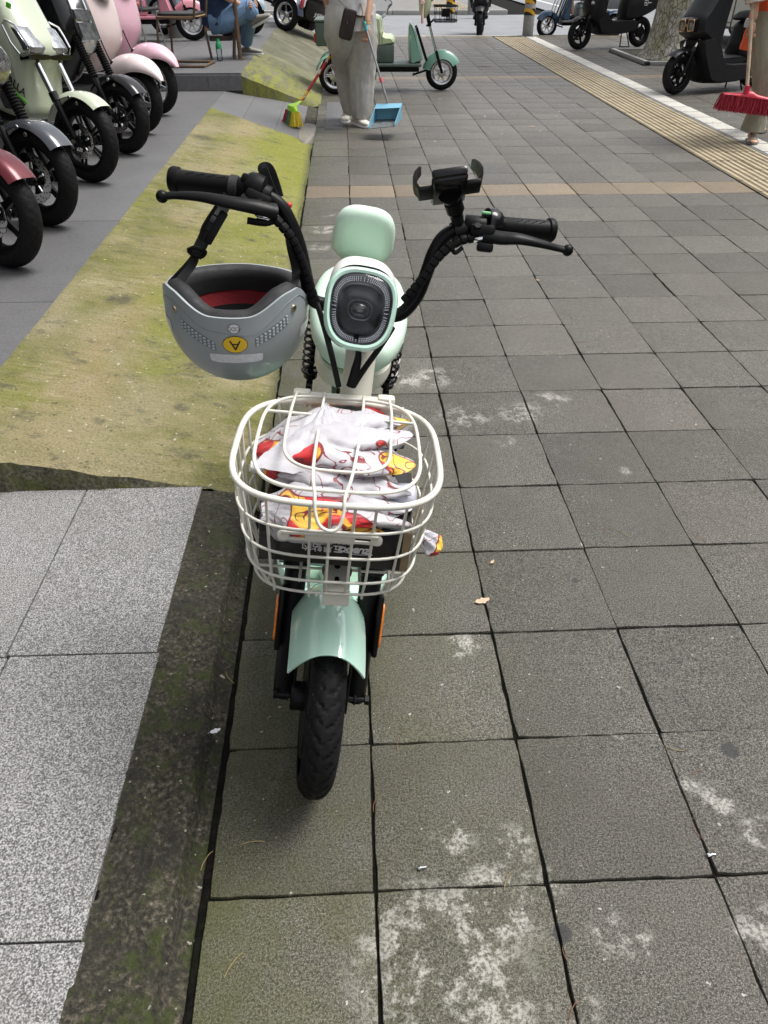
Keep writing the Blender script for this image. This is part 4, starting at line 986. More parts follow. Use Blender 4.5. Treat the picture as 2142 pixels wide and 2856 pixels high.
def padr(a, f, off): return hs(a, f, off) + V((0, 0, .004))
mb = MB(HM); na = 96; rings = []
for (f, off) in ((.02, -.004), (-.02, -.010), (-.03, -.022), (.0, -.032), (.10, -.034), (.30, -.030), (.32, -.008)): rings.append([hs(2 * PI * i / na, f, off) for i in range(na)])
part(mb.loft(rings, caps=(False, False)), 'padding', mat('black foam padding', (.014, .014, .016), .7, bump=.2, bs=300), hel, 60)
mb = MB(HM); part(mb.loft([[hs(2 * PI * i / na, f, -.024 - .004 * (f > .2)) for i in range(na)] for f in (.13, .24, .38, .52)], caps=(False, False)), 'liner', mat('red mesh liner', (.20, .008, .014), .8, var=.35, vs=420, bump=.8, bs=420), hel, 60)
mb = MB(HM); part(mb.loft([[hs(2 * PI * i / na, f, -.03) for i in range(na)] for f in (.50, .62, .78, .9, .985)], caps=(False, True)), 'inner_foam', BLKP, hel, 60)
mb = MB(HM); 
for i in range(3): pass
mb.add([hs(R_(a), f, -.0295) for f in (.54, .68) for a in (172, 176, 180, 184, 188)] , [(i, i + 1, i + 6, i + 5) for i in range(4)]); part(mb, 'care_tag', PRW, hel, 0)
def sticker(poly, ac, fc, mt, name, off=.0009, par=sh, rot=0.0, sub=True):
    """flat outline (metres, x right / y up) laid on the shell around (ac, fc)"""
    base = hs(ac, fc); mb = MB(HM); c = V((0, 0))
    def mp(x, y):
        a = ac + x / hx; z = base.z + y; z0 = rimh(a); f = (z - z0) / (-hz - z0); return hs(a, f, off)
    n = len(poly); cx_, cy_ = sum(p[0] for p in poly) / n, sum(p[1] for p in poly) / n
    rg = [[mp(cx_ + (x - cx_) * k, cy_ + (y - cy_) * k) for x, y in poly] for k in (1., .75, .5, .25, .02)]
    return part(mb.loft(rg, caps=(False, True)), name, mt, par, 60)
YEL = mat('yellow sticker', (.80, .52, .02), .45); BLKI = mat('black ink', (.012, .012, .012), .5); REFL = mat('white reflective tape', (.68, .70, .74), .3, var=.12, vs=260)
AC = R_(4)
sticker(sell(.0215, .0165, 2, 40), AC, .27, BLKI, 'sticker_outline', .0007); y_ = sticker(sell(.0205, .0155, 2, 40), AC, .27, YEL, 'sticker')
def wrapped_text(txt, size, ac, fc, rot, mt, name, off=.0016, sx=1.0):
    base = hs(ac, fc); m = text_mb(txt, size, Matrix.Rotation(rot, 4, 'Z') @ Matrix.Diagonal((sx, 1, 1, 1)), .0)
    q = MB(HM); vv = []
    for p in m.v:
        a = ac + p.x / hx; z = base.z + p.y; z0 = rimh(a); vv.append(hs(a, (z - z0) / (-hz - z0), off))
    q.add(vv, m.f); return part(q, name, mt, sh, 0)
wrapped_text('A', .026, AC, .27, PI, BLKI, 'sticker_letter', sx=1.15)
sticker(sell(.0105, .0090, 2, 30), AC, .10, BLKI, 'mark_outline', .0007); sticker(sell(.0096, .0081, 2, 30), AC, .10, PRW, 'mark'); wrapped_text('CCC', .0095, AC, .10, PI, BLKI, 'mark_letters')
sticker(sell(.048, .0095, 7, 48), AC, .44, REFL, 'reflective_strip')
for s_, f in ((-1, .36), (1, .36)): sticker(sell(.022, .0125, 7, 40), AC + s_ * R_(70), f, REFL, 'reflective_strip')
VG = mat('vent recess', (.17, .20, .21), .5)
for s_ in (-1, 1):
    sk_ = [(x, y - s_ * 0 + abs(x - 0) * 0 + s_ * x * .42) for x, y in ((-.034, -.008), (-.02, -.0095), (.0, -.011), (.02, -.0105), (.034, -.009), (.034, .007), (.02, .0085), (.0, .0095), (-.02, .009), (-.034, .008))]
    v_ = sticker(sk_, AC + s_ * R_(30), .25 if s_ < 0 else .245, VG, 'vent', .0006)
    mb = MB(HM); base = hs(AC + s_ * R_(30), .25 if s_ < 0 else .245)
    for i in range(9):
        for j in range(3):
            x = -.030 + i * .0075; y = -.006 + j * .0055 + s_ * x * .42; a = AC + s_ * R_(30) + x / hx; z = base.z + y; z0 = rimh(a); p = hs(a, (z - z0) / (-hz - z0), .001)
            mb.box(p, (.0042, .0016, .0032), Matrix.Rotation(a, 3, 'Z'))
    part(mb, 'vent_grille', mat('pale vent ribs', (.45, .50, .52), .35), v_, 0)
for a in (-47, 55): mb = MB(HM); p = hs(R_(a), .16 if a < 0 else .155); n_ = V((sin(R_(a)), -cos(R_(a)), .05)); mb.lathe([(.001, .0035), (.0055, .003), (.0065, .001), (.0065, -.001)], p, n_, 16); part(mb, 'rivet', mat('brass rivet', (.55, .48, .36), .3, metal=1.), sh)
mb = MB(HM); mb.tube([hs(R_(a), .085 + .075 * smst(55, 15, abs(a)) + .02 * sin(R_(a * 4)), .0003) for a in range(-75, 80, 3)], .0007, 5); part(mb, 'shell_seam', mat('shell seam', (.20, .235, .245), .5), sh)
# straps
def strap(pts, w_=.0095, t_=.0011, tw=None): return MB().tube(pts, w_, 4, res=8, sec=[(-1, -t_ / w_), (1, -t_ / w_), (1, t_ / w_), (-1, t_ / w_)], up=(-.3, -.9, .25))
BW = mat('black webbing', (.010, .010, .011), .7, bump=.4, bs=900)
e1 = HM @ hs(R_(-58), .05, -.010); e2 = HM @ hs(R_(-95), .02, -.008)
part(strap([e1, P(535, 740, 1.30), P(545, 712, 1.30)], .007), 'strap', BW, hel, 0); part(strap([e2, P(530, 735, 1.31), P(552, 700, 1.305)], .007), 'strap', BW, hel, 0)
part(strap([P(545, 715, 1.302), P(568, 668, 1.31), P(590, 620, 1.322), P(618, 585, 1.338), P(640, 545, 1.35)], .0105, .0022), 'strap', BW, hel, 0)
mb = MB(); mb.tube([P(524, 698, 1.298), P(545, 690, 1.296), P(572, 702, 1.298), P(562, 716, 1.298), P(540, 712, 1.298), P(524, 698, 1.298)], .0035, 8, res=5); bkf = frame(P(598, 632, 1.31), P(620, 595, 1.32) - P(580, 665, 1.305), (1, 0, .2))
m2 = MB(bkf); m2.box((0, .004, -.004), (.060, .014, .008), None, .003); m2.tube([(-.03, -.010, 0), (-.01, -.016, 0), (.03, -.014, 0)], .003, 8, res=4)
for i in range(3): m2.box((-.012 + .014 * i, -.008, 0), (.003, .016, .003), None, .0008)
mb.v += m2.v; o0 = len(mb.v) - len(m2.v); mb.f += [tuple(i + o0 for i in f) for f in m2.f]; part(mb, 'buckle', BLKP, hel, 40)
e3 = HM @ hs(R_(62), .04, -.010)
part(strap([e3, P(826, 760, 1.33), P(812, 690, 1.335), P(800, 620, 1.345), P(775, 560, 1.36)], .008), 'strap', BW, hel, 0)
part(strap([P(768, 560, 1.368), P(752, 520, 1.372), P(738, 482, 1.374), P(732, 470, 1.376), P(745, 467, 1.378), P(756, 480, 1.378), P(770, 520, 1.376), P(778, 550, 1.372)], .0085), 'strap_loop', BW, hel, 0)
axis_lathe(mb2 := MB(), P(640, 522, 1.367), P(665, 526, 1.365), [(.0188, 0), (.0205, .1), (.0205, .9), (.0188, 1)], 24); part(mb2, 'strap', BW, hel, 40)
# ================================================================== scooters
SILV = mat('cast silver rim', (.62, .62, .63), .25, metal=.9, var=.08)
GUN = mat('gunmetal gloss', (.05, .055, .065), .2, metal=.3, coat=.6)
def sc_frame(p, head, lean=0.0): return Matrix.Translation(p) @ Matrix.Rotation(head, 4, 'Z') @ Matrix.Rotation(lean, 4, 'X')
def scooter(label, p, head, body, nose, legs, fend='short', fendmat=None, rim=BLK, spokes=5, blade=None, lamp=None, gaiter=False, disc=0, R=.235, lean=R_(-6), steer=0.0, rear=True, seatmat=None, group='electric scooters parked in a row on the platform', half=.17, tail=None, tyre_w=.05, extra=None, name='electric_scooter', stand=True, lowmat=None, tn=160, dx=-.27, dz=0.0):
    M0 = sc_frame(p, head, lean); M = M0 @ Matrix.Translation((dx, 0, dz)); t = thing(name, label, 'scooter', p, group)
    MS = M0 @ Matrix.Rotation(steer, 4, 'Z')
    WM = MS @ Matrix.Translation((0, 0, R)) @ Matrix.Rotation(PI / 2, 4, 'Z')
    wheel(t, WM, R, tyre_w, R * .23, spokes, rim, disc, tn=tn, sw=.019, hub=.045, name='front_wheel', disc_side=-1, blade=blade)
    rk = R_(27); up = V((-sin(rk), 0, cos(rk)))
    for s_ in (-1, 1):
        mb = MB(MS); a = V((.0, s_ * .085, R)); mb.tube([a - up * .03, a + up * .26], [.02, .021], 12); mb.box(a + V((.012, s_ * .004, 0)), (.05, .02, .06), None, .006)
        fl = part(mb, 'fork_leg', BLK, t)
        mb = MB(MS); mb.tube([a + up * .25, a + up * (.60 if fend != 'big' else .30)], .0145, 12); part(mb, 'stanchion', CHR if not gaiter else BLK, fl)
        if gaiter:
            mb = MB(MS); pts = []; rr = []
            for i in range(34): pts.append(a + up * (.27 + .008 * i)); rr.append(.024 + (.006 if i % 2 else 0))
            mb.tube(pts, rr, 14); part(mb, 'gaiter', BLKP, fl, 30)
        else:
            mb = MB(MS); mb.tube([a + up * .24, a + up * .29], .026, 14); part(mb, 'fork_collar', BLKG, fl)
    mb = MB(MS); mb.tube([(0, -.115, R), (0, .115, R)], .010, 10)
    mb.lathe([(.001, .012), (.014, .012), (.014, 0)], (0, -.108, R), (0, -1, 0), 6); part(mb, 'axle', STEEL, t, 30)
    fm = fendmat or body; mb = MB(WM)
    if fend == 'short': fender(mb, R + .035, .078, .03, R_(42), R_(-70), n=24, m=12, pw=3.5)
    elif fend == 'cut':
        fender(mb, R + .035, .080, .035, R_(52), R_(-78), n=24, m=12, pw=4)
    else:                                      # big valanced fender
        n, m = 34, 20; out = []
        for i in range(n + 1):
            f = i / n; ph = R_(60) + (R_(-105) - R_(60)) * f; wv = .135 * (smst(-.05, .30, f) ** .7) * (1 - .25 * smst(.7, 1, f)) + .004; ro, ri = [], []
            dp = .15 * smst(-.1, .45, f)
            for j in range(m + 1):
                s_ = -1 + 2 * j / m; x = wv * sin(s_ * PI / 2 * .98); r = R + .075 + .02 * sin(f * PI) - dp * (1 - cos(s_ * PI / 2 * .98)) ** 1.2
                ro.append((x, -r * sin(ph), r * cos(ph))); ri.append((x * .97, -(r - .006) * sin(ph), (r - .006) * cos(ph)))
            out.append(ro + ri[::-1])
        mb.loft(out)
    fd = part(mb, 'front_fender', fm, t, 45)
    if fend in ('short', 'cut'):
        mb = MB(MS)
        for s_ in (-1, 1):
            for k in (.0, .05): mb.lathe([(.001, .006), (.010, .006), (.011, 0)], (-.01 + k, s_ * .079, 2 * R + .0 - k * .6), (0, s_, 0), 10)
        part(mb, 'fender_bolt', STEEL, fd, 30)
    if disc:
        mb = MB(MS); mb.box((-.09, -.085, R + .07), (.055, .03, .085), Matrix.Rotation(R_(-25), 3, 'Y'), .008); cal = part(mb, 'brake_caliper', BLKG, t)
        mb = MB(MS); mb.tube([(-.09, -.09, R + .11), (-.10, -.105, R + .20), (-.20, -.10, R + .38), (-.30, -.06, R + .58)], .005, 8, res=5); part(mb, 'brake_hose', BLKP, cal)
    # front apron
    ux, uz = M.to_3x3() @ V((1, 0, 0)), M.to_3x3() @ V((0, 0, 1)); o = M @ V((0, 0, 0))
    mb = MB(); mb.pillow(smooth2(nose, 3), o, ux, uz, half, .07, 9); ap = part(mb, 'front_apron', body, t, 45)
    if legs:
        mb = MB(); mb.pillow(smooth2(legs, 3), o, ux, uz, half * 1.02, .03, 7); part(mb, 'lower_panel', lowmat or BLKP, t, 40)
    if lamp: lamp(M, ap)
    # floor, seat, tail
    if rear:
        mb = MB(); mb.pillow(smooth2([(-.28, .30), (-.75, .30), (-.80, .36), (-.75, .40), (-.30, .40), (-.24, .36)], 3), o, ux, uz, .15, .03); part(mb, 'floorboard', lowmat or BLKP, t)
        tl = tail or [(-.70, .36), (-.74, .62), (-.80, .74), (-1.1, .78), (-1.42, .80), (-1.50, .72), (-1.35, .55), (-1.1, .42)]
        mb = MB(); mb.pillow(smooth2(tl, 3), o, ux, uz, .16, .07, 9); part(mb, 'rear_body', body, t, 45)
        mb = MB(); mb.pillow(smooth2([(-.72, .74), (-.80, .84), (-1.05, .83), (-1.20, .87), (-1.45, .87), (-1.47, .79), (-1.1, .755)], 3), o, ux, uz, .15, .045, 9); part(mb, 'seat', seatmat or BLKP, t, 45)
        wheel(t, M @ Matrix.Translation((-1.12, 0, R - dz)) @ Matrix.Rotation(PI / 2, 4, 'Z'), R, tyre_w, R * .27, spokes, rim, 0, tn=tn // 2, name='rear_wheel', hub=.08, sw=.019, groove=False)
        mb = MB(M); mb.tube([(-.42, 0, .98), (-.40, .10, 1.06), (-.44, .34, 1.09)], .013, 10, res=4); mb.tube([(-.42, 0, .98), (-.40, -.10, 1.06), (-.44, -.34, 1.09)], .013, 10, res=4); hb = part(mb, 'handlebar', BLK, t)
        for s_ in (-1, 1):
            mb = MB(M); mb.tube([(-.428, s_ * .24, 1.083), (-.44, s_ * .36, 1.09)], .019, 12); part(mb, 'grip', BLKP, hb)
            mb = MB(M); mb.tube([(-.40, s_ * .16, 1.07), (-.37, s_ * .22, 1.20), (-.37, s_ * .23, 1.24)], .007, 8, res=3); mb.ball((-.375, s_ * .24, 1.28), (.014, .055, .045), 14); part(mb, 'mirror', BLKP, hb)
    if stand:
        mb = MB(M)
        for s_ in (-1, 1): mb.tube([(-.78, s_ * .05, .30), (-.84, s_ * .13, .008)], .010, 8)
        mb.tube([(-.84, -.13, .012), (-.84, .13, .012)], .010, 8); part(mb, 'stand', BLK, t)
    if extra: extra(M, t)
    return t
ZPC = .193
SAGEP = mat('pale sage gloss paint', (.46, .50, .38), .2, coat=.6, var=.03, vs=4)
PINKP = mat('pink gloss paint', (.66, .42, .50), .2, coat=.6, var=.03, vs=4)
PPINK = mat('pale blush gloss paint', (.66, .55, .545), .2, coat=.6, var=.03, vs=4)
BLKB = mat('black gloss paint', (.006, .006, .007), .12, spec=.4, var=.1)
REDB = mat('metallic red paint', (.10, .003, .010), .3, metal=.3, coat=.25)
MBLK = mat('matt black paint', (.012, .0125, .014), .4, var=.15, vs=6, spec=.25)
LENSW = mat('silvery lamp lens', (.33, .34, .35), .06, metal=.85, coat=1., var=.5, vs=30)
ANG = R_(-27)
def fpt(M, x, y, z): return M @ V((x, y, z))
NOSE_A = [(.075, .66), (.085, .74), (-.02, .90), (-.20, 1.18), (-.34, 1.22), (-.42, 1.05), (-.40, .75), (-.36, .42), (-.20, .34), (.0, .35), (.025, .46), (.04, .58)]
def lamp_sage(M, ap):
    for s_ in (-1, 1):
        mb = MB(); ux, uz = M.to_3x3() @ V((1, 0, 0)), M.to_3x3() @ V((0, 0, 1))
        o = M @ V((0, s_ * .085, 0))
        mb.pillow([(.088, .700), (.094, .730), (.055, .785), (.02, .83), (-.055, .850), (-.072, .83), (-.03, .745), (.025, .695)], o, ux, uz, .074, .02, 7); lp = part(mb, 'head_lamp', LENSW, ap, 40)
        mb = MB(); mb.tube([M @ V((.088, s_ * .160, .70)), M @ V((.025, s_ * .172, .690)), M @ V((-.03, s_ * .172, .745)), M @ V((-.078, s_ * .170, .835)), M @ V((-.05, s_ * .168, .86)), M @ V((.02, s_ * .168, .835)), M @ V((.055, s_ * .166, .79)), M @ V((.095, s_ * .160, .733))], .006, 8, closed=True); part(mb, 'lamp_trim', CHR, lp)
        mb = MB(); mb.pillow([(.09, .665), (.10, .695), (.03, .68), (-.02, .72), (-.035, .705), (.015, .655)], o, ux, uz, .084, .006, 5); part(mb, 'turn_signal', BLKG, lp)
def sage_extra(M, t):
    X = M @ Matrix.Translation((-.09, -.1735, .53)) @ Matrix.Rotation(R_(90), 4, 'X')
    GR = mat('lime stripe', (.16, .62, .05), .4); DK = mat('dark grey panel', (.045, .045, .05), .4)
    part(text_mb('OPALLA', .062, X @ Matrix.Rotation(R_(-34), 4, 'Z') @ Matrix.Translation((0, .02, .004)), .001, bold=.0006), 'panel_lettering', BLKI, t, 0)
    mb = MB(X); mb.slab([(-.17, .085), (.10, -.10), (.112, -.093), (-.158, .095)], (0, 0, .002), (1, 0, 0), (0, 1, 0), .003); part(mb, 'stripe', GR, t, 0)
    mb = MB(X); mb.slab([(-.17, .08), (-.02, -.02), (.09, -.10), (.04, -.14), (-.09, -.13)], (0, 0, .001), (1, 0, 0), (0, 1, 0), .004); part(mb, 'dark_panel', DK, t, 0)
    mb = MB(M)
    for i in range(4): mb.box((-.02 - .032 * i, -.150, .93 + .05 * i), (.028, .012, .028), Matrix.Rotation(R_(20), 3, 'Y'))
    part(mb, 'stripe', GR, t, 0)
scooter('pale sage green scooter with angular chrome head lamp and black lettering', G(258, 508, ZPC), ANG, SAGEP, NOSE_A, None, 'short', SAGEP, BLK, 5, disc=.10, lamp=lamp_sage, extra=sage_extra, R=.24, blade=1.1)
# black with upright chrome lamp
NOSE_B = [(.02, .66), (.05, .78), (-.04, 1.0), (-.14, 1.20), (-.30, 1.24), (-.38, 1.05), (-.36, .75), (-.30, .46), (-.20, .42), (-.10, .52)]
def lamp_black(M, ap):
    mb = MB(M)
    ux, uz = M.to_3x3() @ V((1, 0, 0)), M.to_3x3() @ V((0, 0, 1))
    m2 = MB(); m2.pillow([(.07, .62), (.095, .72), (.02, .92), (-.14, 1.26), (-.22, 1.26), (-.06, .90), (-.02, .70), (.02, .60)], M @ V((0, 0, 0)), ux, uz, .075, .02, 7); lp = part(m2, 'lamp_surround', CHR, ap, 40)
    for z0, z1 in ((.70, .80), (.81, .875)):
        x0, x1 = .10 - (z0 - .72) * .36, .10 - (z1 - .72) * .36
        m2 = MB(); m2.pillow([(x0, z0), (x1, z1), (x1 - .06, z1 + .01), (x0 - .05, z0 + .01)], M @ V((0, 0, 0)), ux, uz, .082, .006, 5); part(m2, 'head_lamp', LENSW, lp, 40)
scooter('black scooter with upright chrome head lamp, third from the pink one', G(352, 428, ZPC), ANG, BLKB, NOSE_B, None, 'cut', BLKB, BLK, 5, disc=.10, lamp=lamp_black, gaiter=True, R=.235)
def lamp_round(z, r, chrome=False):
    def f(M, ap):
        mb = MB(M); mb.lathe([(.001, .02), (r * .8, .016), (r, .004), (r * 1.12, 0), (r * 1.12, -.03)], (.045, 0, z), (.93, 0, .36), 28); lp = part(mb, 'head_lamp', LENSW, ap)
        for s_ in (-1, 1):
            mb = MB(M); mb.lathe([(.001, .016), (.024, .013), (.030, .003), (.033, -.01)], (.015, s_ * .145, z - .20), (.7, s_ * .7, .2), 20); part(mb, 'turn_signal', LENSW, ap)
    return f
NOSE_C = [(.06, .60), (.075, .72), (.03, .92), (-.05, 1.10), (-.20, 1.20), (-.32, 1.16), (-.34, .95), (-.30, .60), (-.24, .42), (-.12, .42), (-.02, .50)]
scooter('pale blush scooter with big rounded fender, beside the pink one', G(395, 371, ZPC), ANG, PPINK, NOSE_C, None, 'big', PPINK, SILV, 6, lamp=lamp_round(.98, .085), R=.23, half=.20, disc=.09)
scooter('pink scooter with big rounded fender, last in the row before the chairs', G(442, 319, ZPC), ANG, PINKP, NOSE_C, None, 'big', PINKP, SILV, 6, lamp=lamp_round(.98, .085), R=.23, half=.20, disc=.09)
# grey one with chrome lamp, and the red one nearest
def lamp_chrome(M, ap):
    mb = MB(M); mb.lathe([(.001, .03), (.07, .025), (.095, .005), (.105, -.02), (.11, -.10), (.09, -.17), (.05, -.22)], (.10, 0, .74), (.85, 0, -.1), 32); lp = part(mb, 'head_lamp', CHR, ap)
    mb = MB(M); mb.lathe([(.001, .042), (.06, .036), (.088, .016)], (.10, 0, .74), (.85, 0, -.1), 28); part(mb, 'lamp_lens', LENSW, lp)
NOSE_D = [(-.02, .60), (.02, .72), (-.05, .92), (-.16, 1.10), (-.30, 1.14), (-.36, .95), (-.34, .70), (-.28, .46), (-.18, .42), (-.08, .50)]
scooter('dark grey scooter with chrome drum head lamp and pale drilled brake disc', G(135, 628, ZPC), ANG, BLKB, NOSE_D, None, 'cut', GUN, BLK, 5, disc=.125, lamp=lamp_chrome, gaiter=True, R=.24)
scooter('metallic red scooter nearest the lens, front wheel cut by the left edge', G(28, 745, ZPC), ANG, REDB, NOSE_D, None, 'cut', REDB, BLK, 5, disc=.10, lamp=lamp_round(.95, .08), gaiter=True, R=.24)
# ---- right hand side
NOSE_E = [(.10, .62), (.115, .70), (.10, .80), (.02, .90), (-.16, 1.12), (-.28, 1.22), (-.40, 1.10), (-.36, .80), (-.30, .52), (-.16, .44), (-.02, .56)]
GOLD = mat('brushed copper trim', (.55, .36, .22), .3, metal=1.)
def lamp_gold(M, ap):
    ux, uz = M.to_3x3() @ V((1, 0, 0)), M.to_3x3() @ V((0, 0, 1))
    m2 = MB(); m2.pillow([(.10, .64), (.14, .66), (.14, .78), (.10, .80)], M @ V((0, 0, 0)), ux, uz, .125, .012, 7); part(m2, 'lamp_housing', BLKG, ap)
    for s_ in (-1, 1):
        mb = MB(M); mb.tube([(.146, s_ * .065 + a, .72 + b) for a, b in sell(.042, .055, 6, 24)], .007, 8, closed=True); lp = part(mb, 'lamp_ring', GOLD, ap)
        mb = MB(M); mb.box((.138, s_ * .065, .72), (.01, .06, .085), None, .004); part(mb, 'head_lamp', LENSW, lp)
    mb = MB(M); mb.box((.146, 0, .72), (.006, .05, .03), None, .002); part(mb, 'lamp_bridge', GOLD, ap)
    mb = MB(M); mb.box((-.02, .176, .72), (.04, .012, .06), None, .004); mb.box((-.02, -.176, .72), (.04, .012, .06), None, .004); part(mb, 'side_marker', BLKG, ap)
LEG_E = [(.02, .58), (.0, .46), (-.12, .24), (-.28, .12), (-.85, .13), (-.95, .24), (-.80, .32), (-.42, .34), (-.30, .50), (-.16, .60)]
def ext_e(M, t):
    mb = MB(M)
    for x, z in ((-.46, .20), (-.70, .22), (-.60, .15)): mb.box((x, .163, z), (.10, .012, .014), None, .004)
    part(mb, 'side_reflector', PRW, t, 30)
    mb = MB(M); mb.box((-.56, 0, .355), (.40, .26, .02), None, .008); part(mb, 'foot_mat', mat('silver foot mat', (.45, .45, .46), .3, metal=.6), t)
scooter('black angular scooter with copper ringed lamp behind the red broom', G(1880, 264, 0), R_(180 + 26), MBLK, NOSE_E, LEG_E, 'short', MBLK, BLK, 5, disc=.125, lamp=lamp_gold, R=.215, group='scooters parked by the street', lean=R_(4), extra=ext_e, lowmat=MBLK, tn=120, dx=-.17, dz=-.03, half=.19)
NOSE_F = [(.03, .52), (.05, .62), (.02, .80), (-.08, 1.02), (-.24, 1.12), (-.34, 1.0), (-.33, .70), (-.28, .42), (-.16, .34), (-.02, .42)]
LEG_F = [(-.10, .44), (-.16, .28), (-.28, .20), (-.85, .22), (-.98, .34), (-.85, .42), (-.42, .42), (-.30, .56)]
def ext_f(M, t):
    X = M @ Matrix.Translation((-1.05, .168, .64)) @ Matrix.Rotation(R_(90), 4, 'X') @ Matrix.Rotation(PI, 4, 'Y')
    mb = MB(X); mb.tube([(a, b, 0) for a, b in sell(.035, .035, 5, 20)], .004, 6, closed=True); mb.box((.075, 0, 0), (.06, .012, .004)); mb.box((0, 0, 0), (.03, .02, .004)); part(mb, 'side_emblem', PRW, t, 0)
scooter('matt black scooter parked in front of the street tree', G(1612, 139, 0), R_(180 + 20), MBLK, NOSE_F, LEG_F, 'short', MBLK, BLK, 5, disc=.09, lamp=lamp_round(.86, .075), R=.225, group='scooters parked by the street', lean=R_(4), extra=ext_f, lowmat=MBLK, tail=[(-.68, .40), (-.70, .70), (-.80, .84), (-1.2, .88), (-1.50, .84), (-1.45, .62), (-1.2, .48), (-.9, .40)], tn=100, dx=-.12)
# ================================================================== three-wheelers
DKGRN = mat('dull green plastic', (.085, .115, .095), .5, var=.1)
GRNT = mat('jade gloss paint', (.20, .40, .30), .22, coat=.5, var=.04)
PGRN = mat('pale lime cream plastic', (.52, .60, .37), .35, coat=.3, var=.04)
CLEAR = m_glass('clear plastic film', (.93, .95, .97), .15)
def trike(label, p, head, body, shell, box, rim=SILV, basket_=True, seatc=None, R=.19, group='three wheelers around the pavement', name='cargo_tricycle', bag=False, roll=0.0, trunk=True):
    M = sc_frame(p, head, roll); t = thing(name, label, 'tricycle', p, group)          # origin: ground below the rear axle
    ux, uz = M.to_3x3() @ V((1, 0, 0)), M.to_3x3() @ V((0, 0, 1)); o = M @ V((0, 0, 0))
    def wf(x, y, R=R): return M @ Matrix.Translation((x, y, R)) @ Matrix.Rotation(PI / 2, 4, 'Z')
    wheel(t, wf(1.28, 0), R, .045, R * .27, 8, rim, 0, tn=120, sw=.010, hub=.05, name='front_wheel')
    for y in (-.30, .30):
        wheel(t, wf(0, y), R, .05, R * .27, 5, rim, 0, tn=90, sw=.016, hub=.06, name='rear_wheel', blade=1.3)
        mb = MB(wf(0, y)); fender(mb, R + .04, .085, .02, R_(70), R_(-75), n=24, m=8, pw=4); part(mb, 'rear_fender', body, t)
    mb = MB(wf(1.28, 0)); fender(mb, R + .045, .075, .09, R_(62), R_(-80), n=28, m=14); part(mb, 'front_fender', body, t)
    for s_ in (-1, 1):
        mb = MB(M); mb.tube([(1.28, s_ * .075, R), (1.20, s_ * .075, .42)], .017, 10); f_ = part(mb, 'fork_leg', BLK, t)
        mb = MB(M); mb.tube([(1.205, s_ * .075, .40), (1.12, s_ * .07, .66)], .012, 10); part(mb, 'stanchion', CHR, f_)
    mb = MB(M); mb.tube([(1.12, 0, .66), (1.02, 0, 1.04)], .022, 10); part(mb, 'steering_column', BLK, t)
    mb = MB(); mb.pillow(smooth2([(.88, .31), (.87, .66), (.93, .68), (1.03, .40), (1.04, .33), (.98, .30)], 3), o, ux, uz, .20, .03); part(mb, 'leg_shield', body, t)
    mb = MB(M); mb.tube([(.96, -.12, .66), (1.09, -.10, .32)], .014, 8); mb.tube([(.96, .12, .66), (1.09, .10, .32)], .014, 8); part(mb, 'front_tubes', BLK, t)
    mb = MB(M); mb.box((.55, 0, .285), (.95, .44, .035), None, .012); fl = part(mb, 'floorboard', box, t)
    mb = MB(M); mb.box((.45, 0, .235), (1.1, .30, .05), None, .01); mb.box((.35, 0, .17), (.28, .3, .10), None, .02); mb.tube([(.95, -.05, .24), (.93, -.05, .17), (1.12, 0, .22)], .012, 8); part(mb, 'chassis', BLK, t)
    mb = MB(M); mb.box((.58, 0, .40), (.24, .34, .19), None, .02); part(mb, 'seat_box', box, t)
    mb = MB(); mb.pillow(smooth2([(.44, .48), (.42, .74), (.50, .78), (.56, .74), (.58, .60), (.68, .58), (.72, .50), (.62, .47)], 3), o, ux, uz, .17, .04, 9); st_ = part(mb, 'seat', seatc or shell, t)
    for i in range(4):
        mb = MB(M); mb.box((.47 + .03 * i, -.168, .56), (.010, .012, .12), None, .004); part(mb, 'seat_rib', mat('deep seat groove', (.22, .28, .13), .5) if seatc is None else BLKP, st_)
    if trunk:
        mb = MB(M); mb.box((-.03, 0, .60), (.36, .50, .24), None, .02); tk = part(mb, 'trunk', box, t)
        mb = MB(M); mb.box((-.03, 0, .73), (.38, .52, .025), None, .01); part(mb, 'trunk_lid', box, tk)
        mb = MB(M); mb.box((-.22, -.2, .56), (.02, .06, .09), None, .006); mb.box((-.22, .2, .56), (.02, .06, .09), None, .006); part(mb, 'tail_lamp', REDP, t, 30)
    mb = MB(); mb.pillow(smooth2([(1.07, .74), (1.13, .86), (1.12, 1.06), (1.05, 1.16), (.98, 1.12), (.98, .95), (1.0, .78)], 3), o, ux, uz, .10, .05, 9); hd = part(mb, 'head_lamp_cowl', shell, t)
    mb = MB(M); mb.lathe([(.001, .02), (.06, .014), (.075, 0), (.078, -.02)], (1.14, 0, .98), (1, 0, .1), 24); part(mb, 'head_lamp', LENSW, hd)
    mb = MB(M); mb.tube([(1.0, -.06, 1.10), (.96, -.2, 1.18), (.88, -.33, 1.18)], .012, 8, res=3); mb.tube([(1.0, .06, 1.10), (.96, .2, 1.18), (.88, .33, 1.18)], .012, 8, res=3); mb.tube([(1.0, -.07, 1.10), (1.0, .07, 1.10)], .012, 8); hb = part(mb, 'handlebar', BLK, t)
    for s_ in (-1, 1): mb = MB(M); mb.tube([(.93, s_ * .25, 1.185), (.86, s_ * .36, 1.18)], .018, 10); part(mb, 'grip', BLKP, hb)
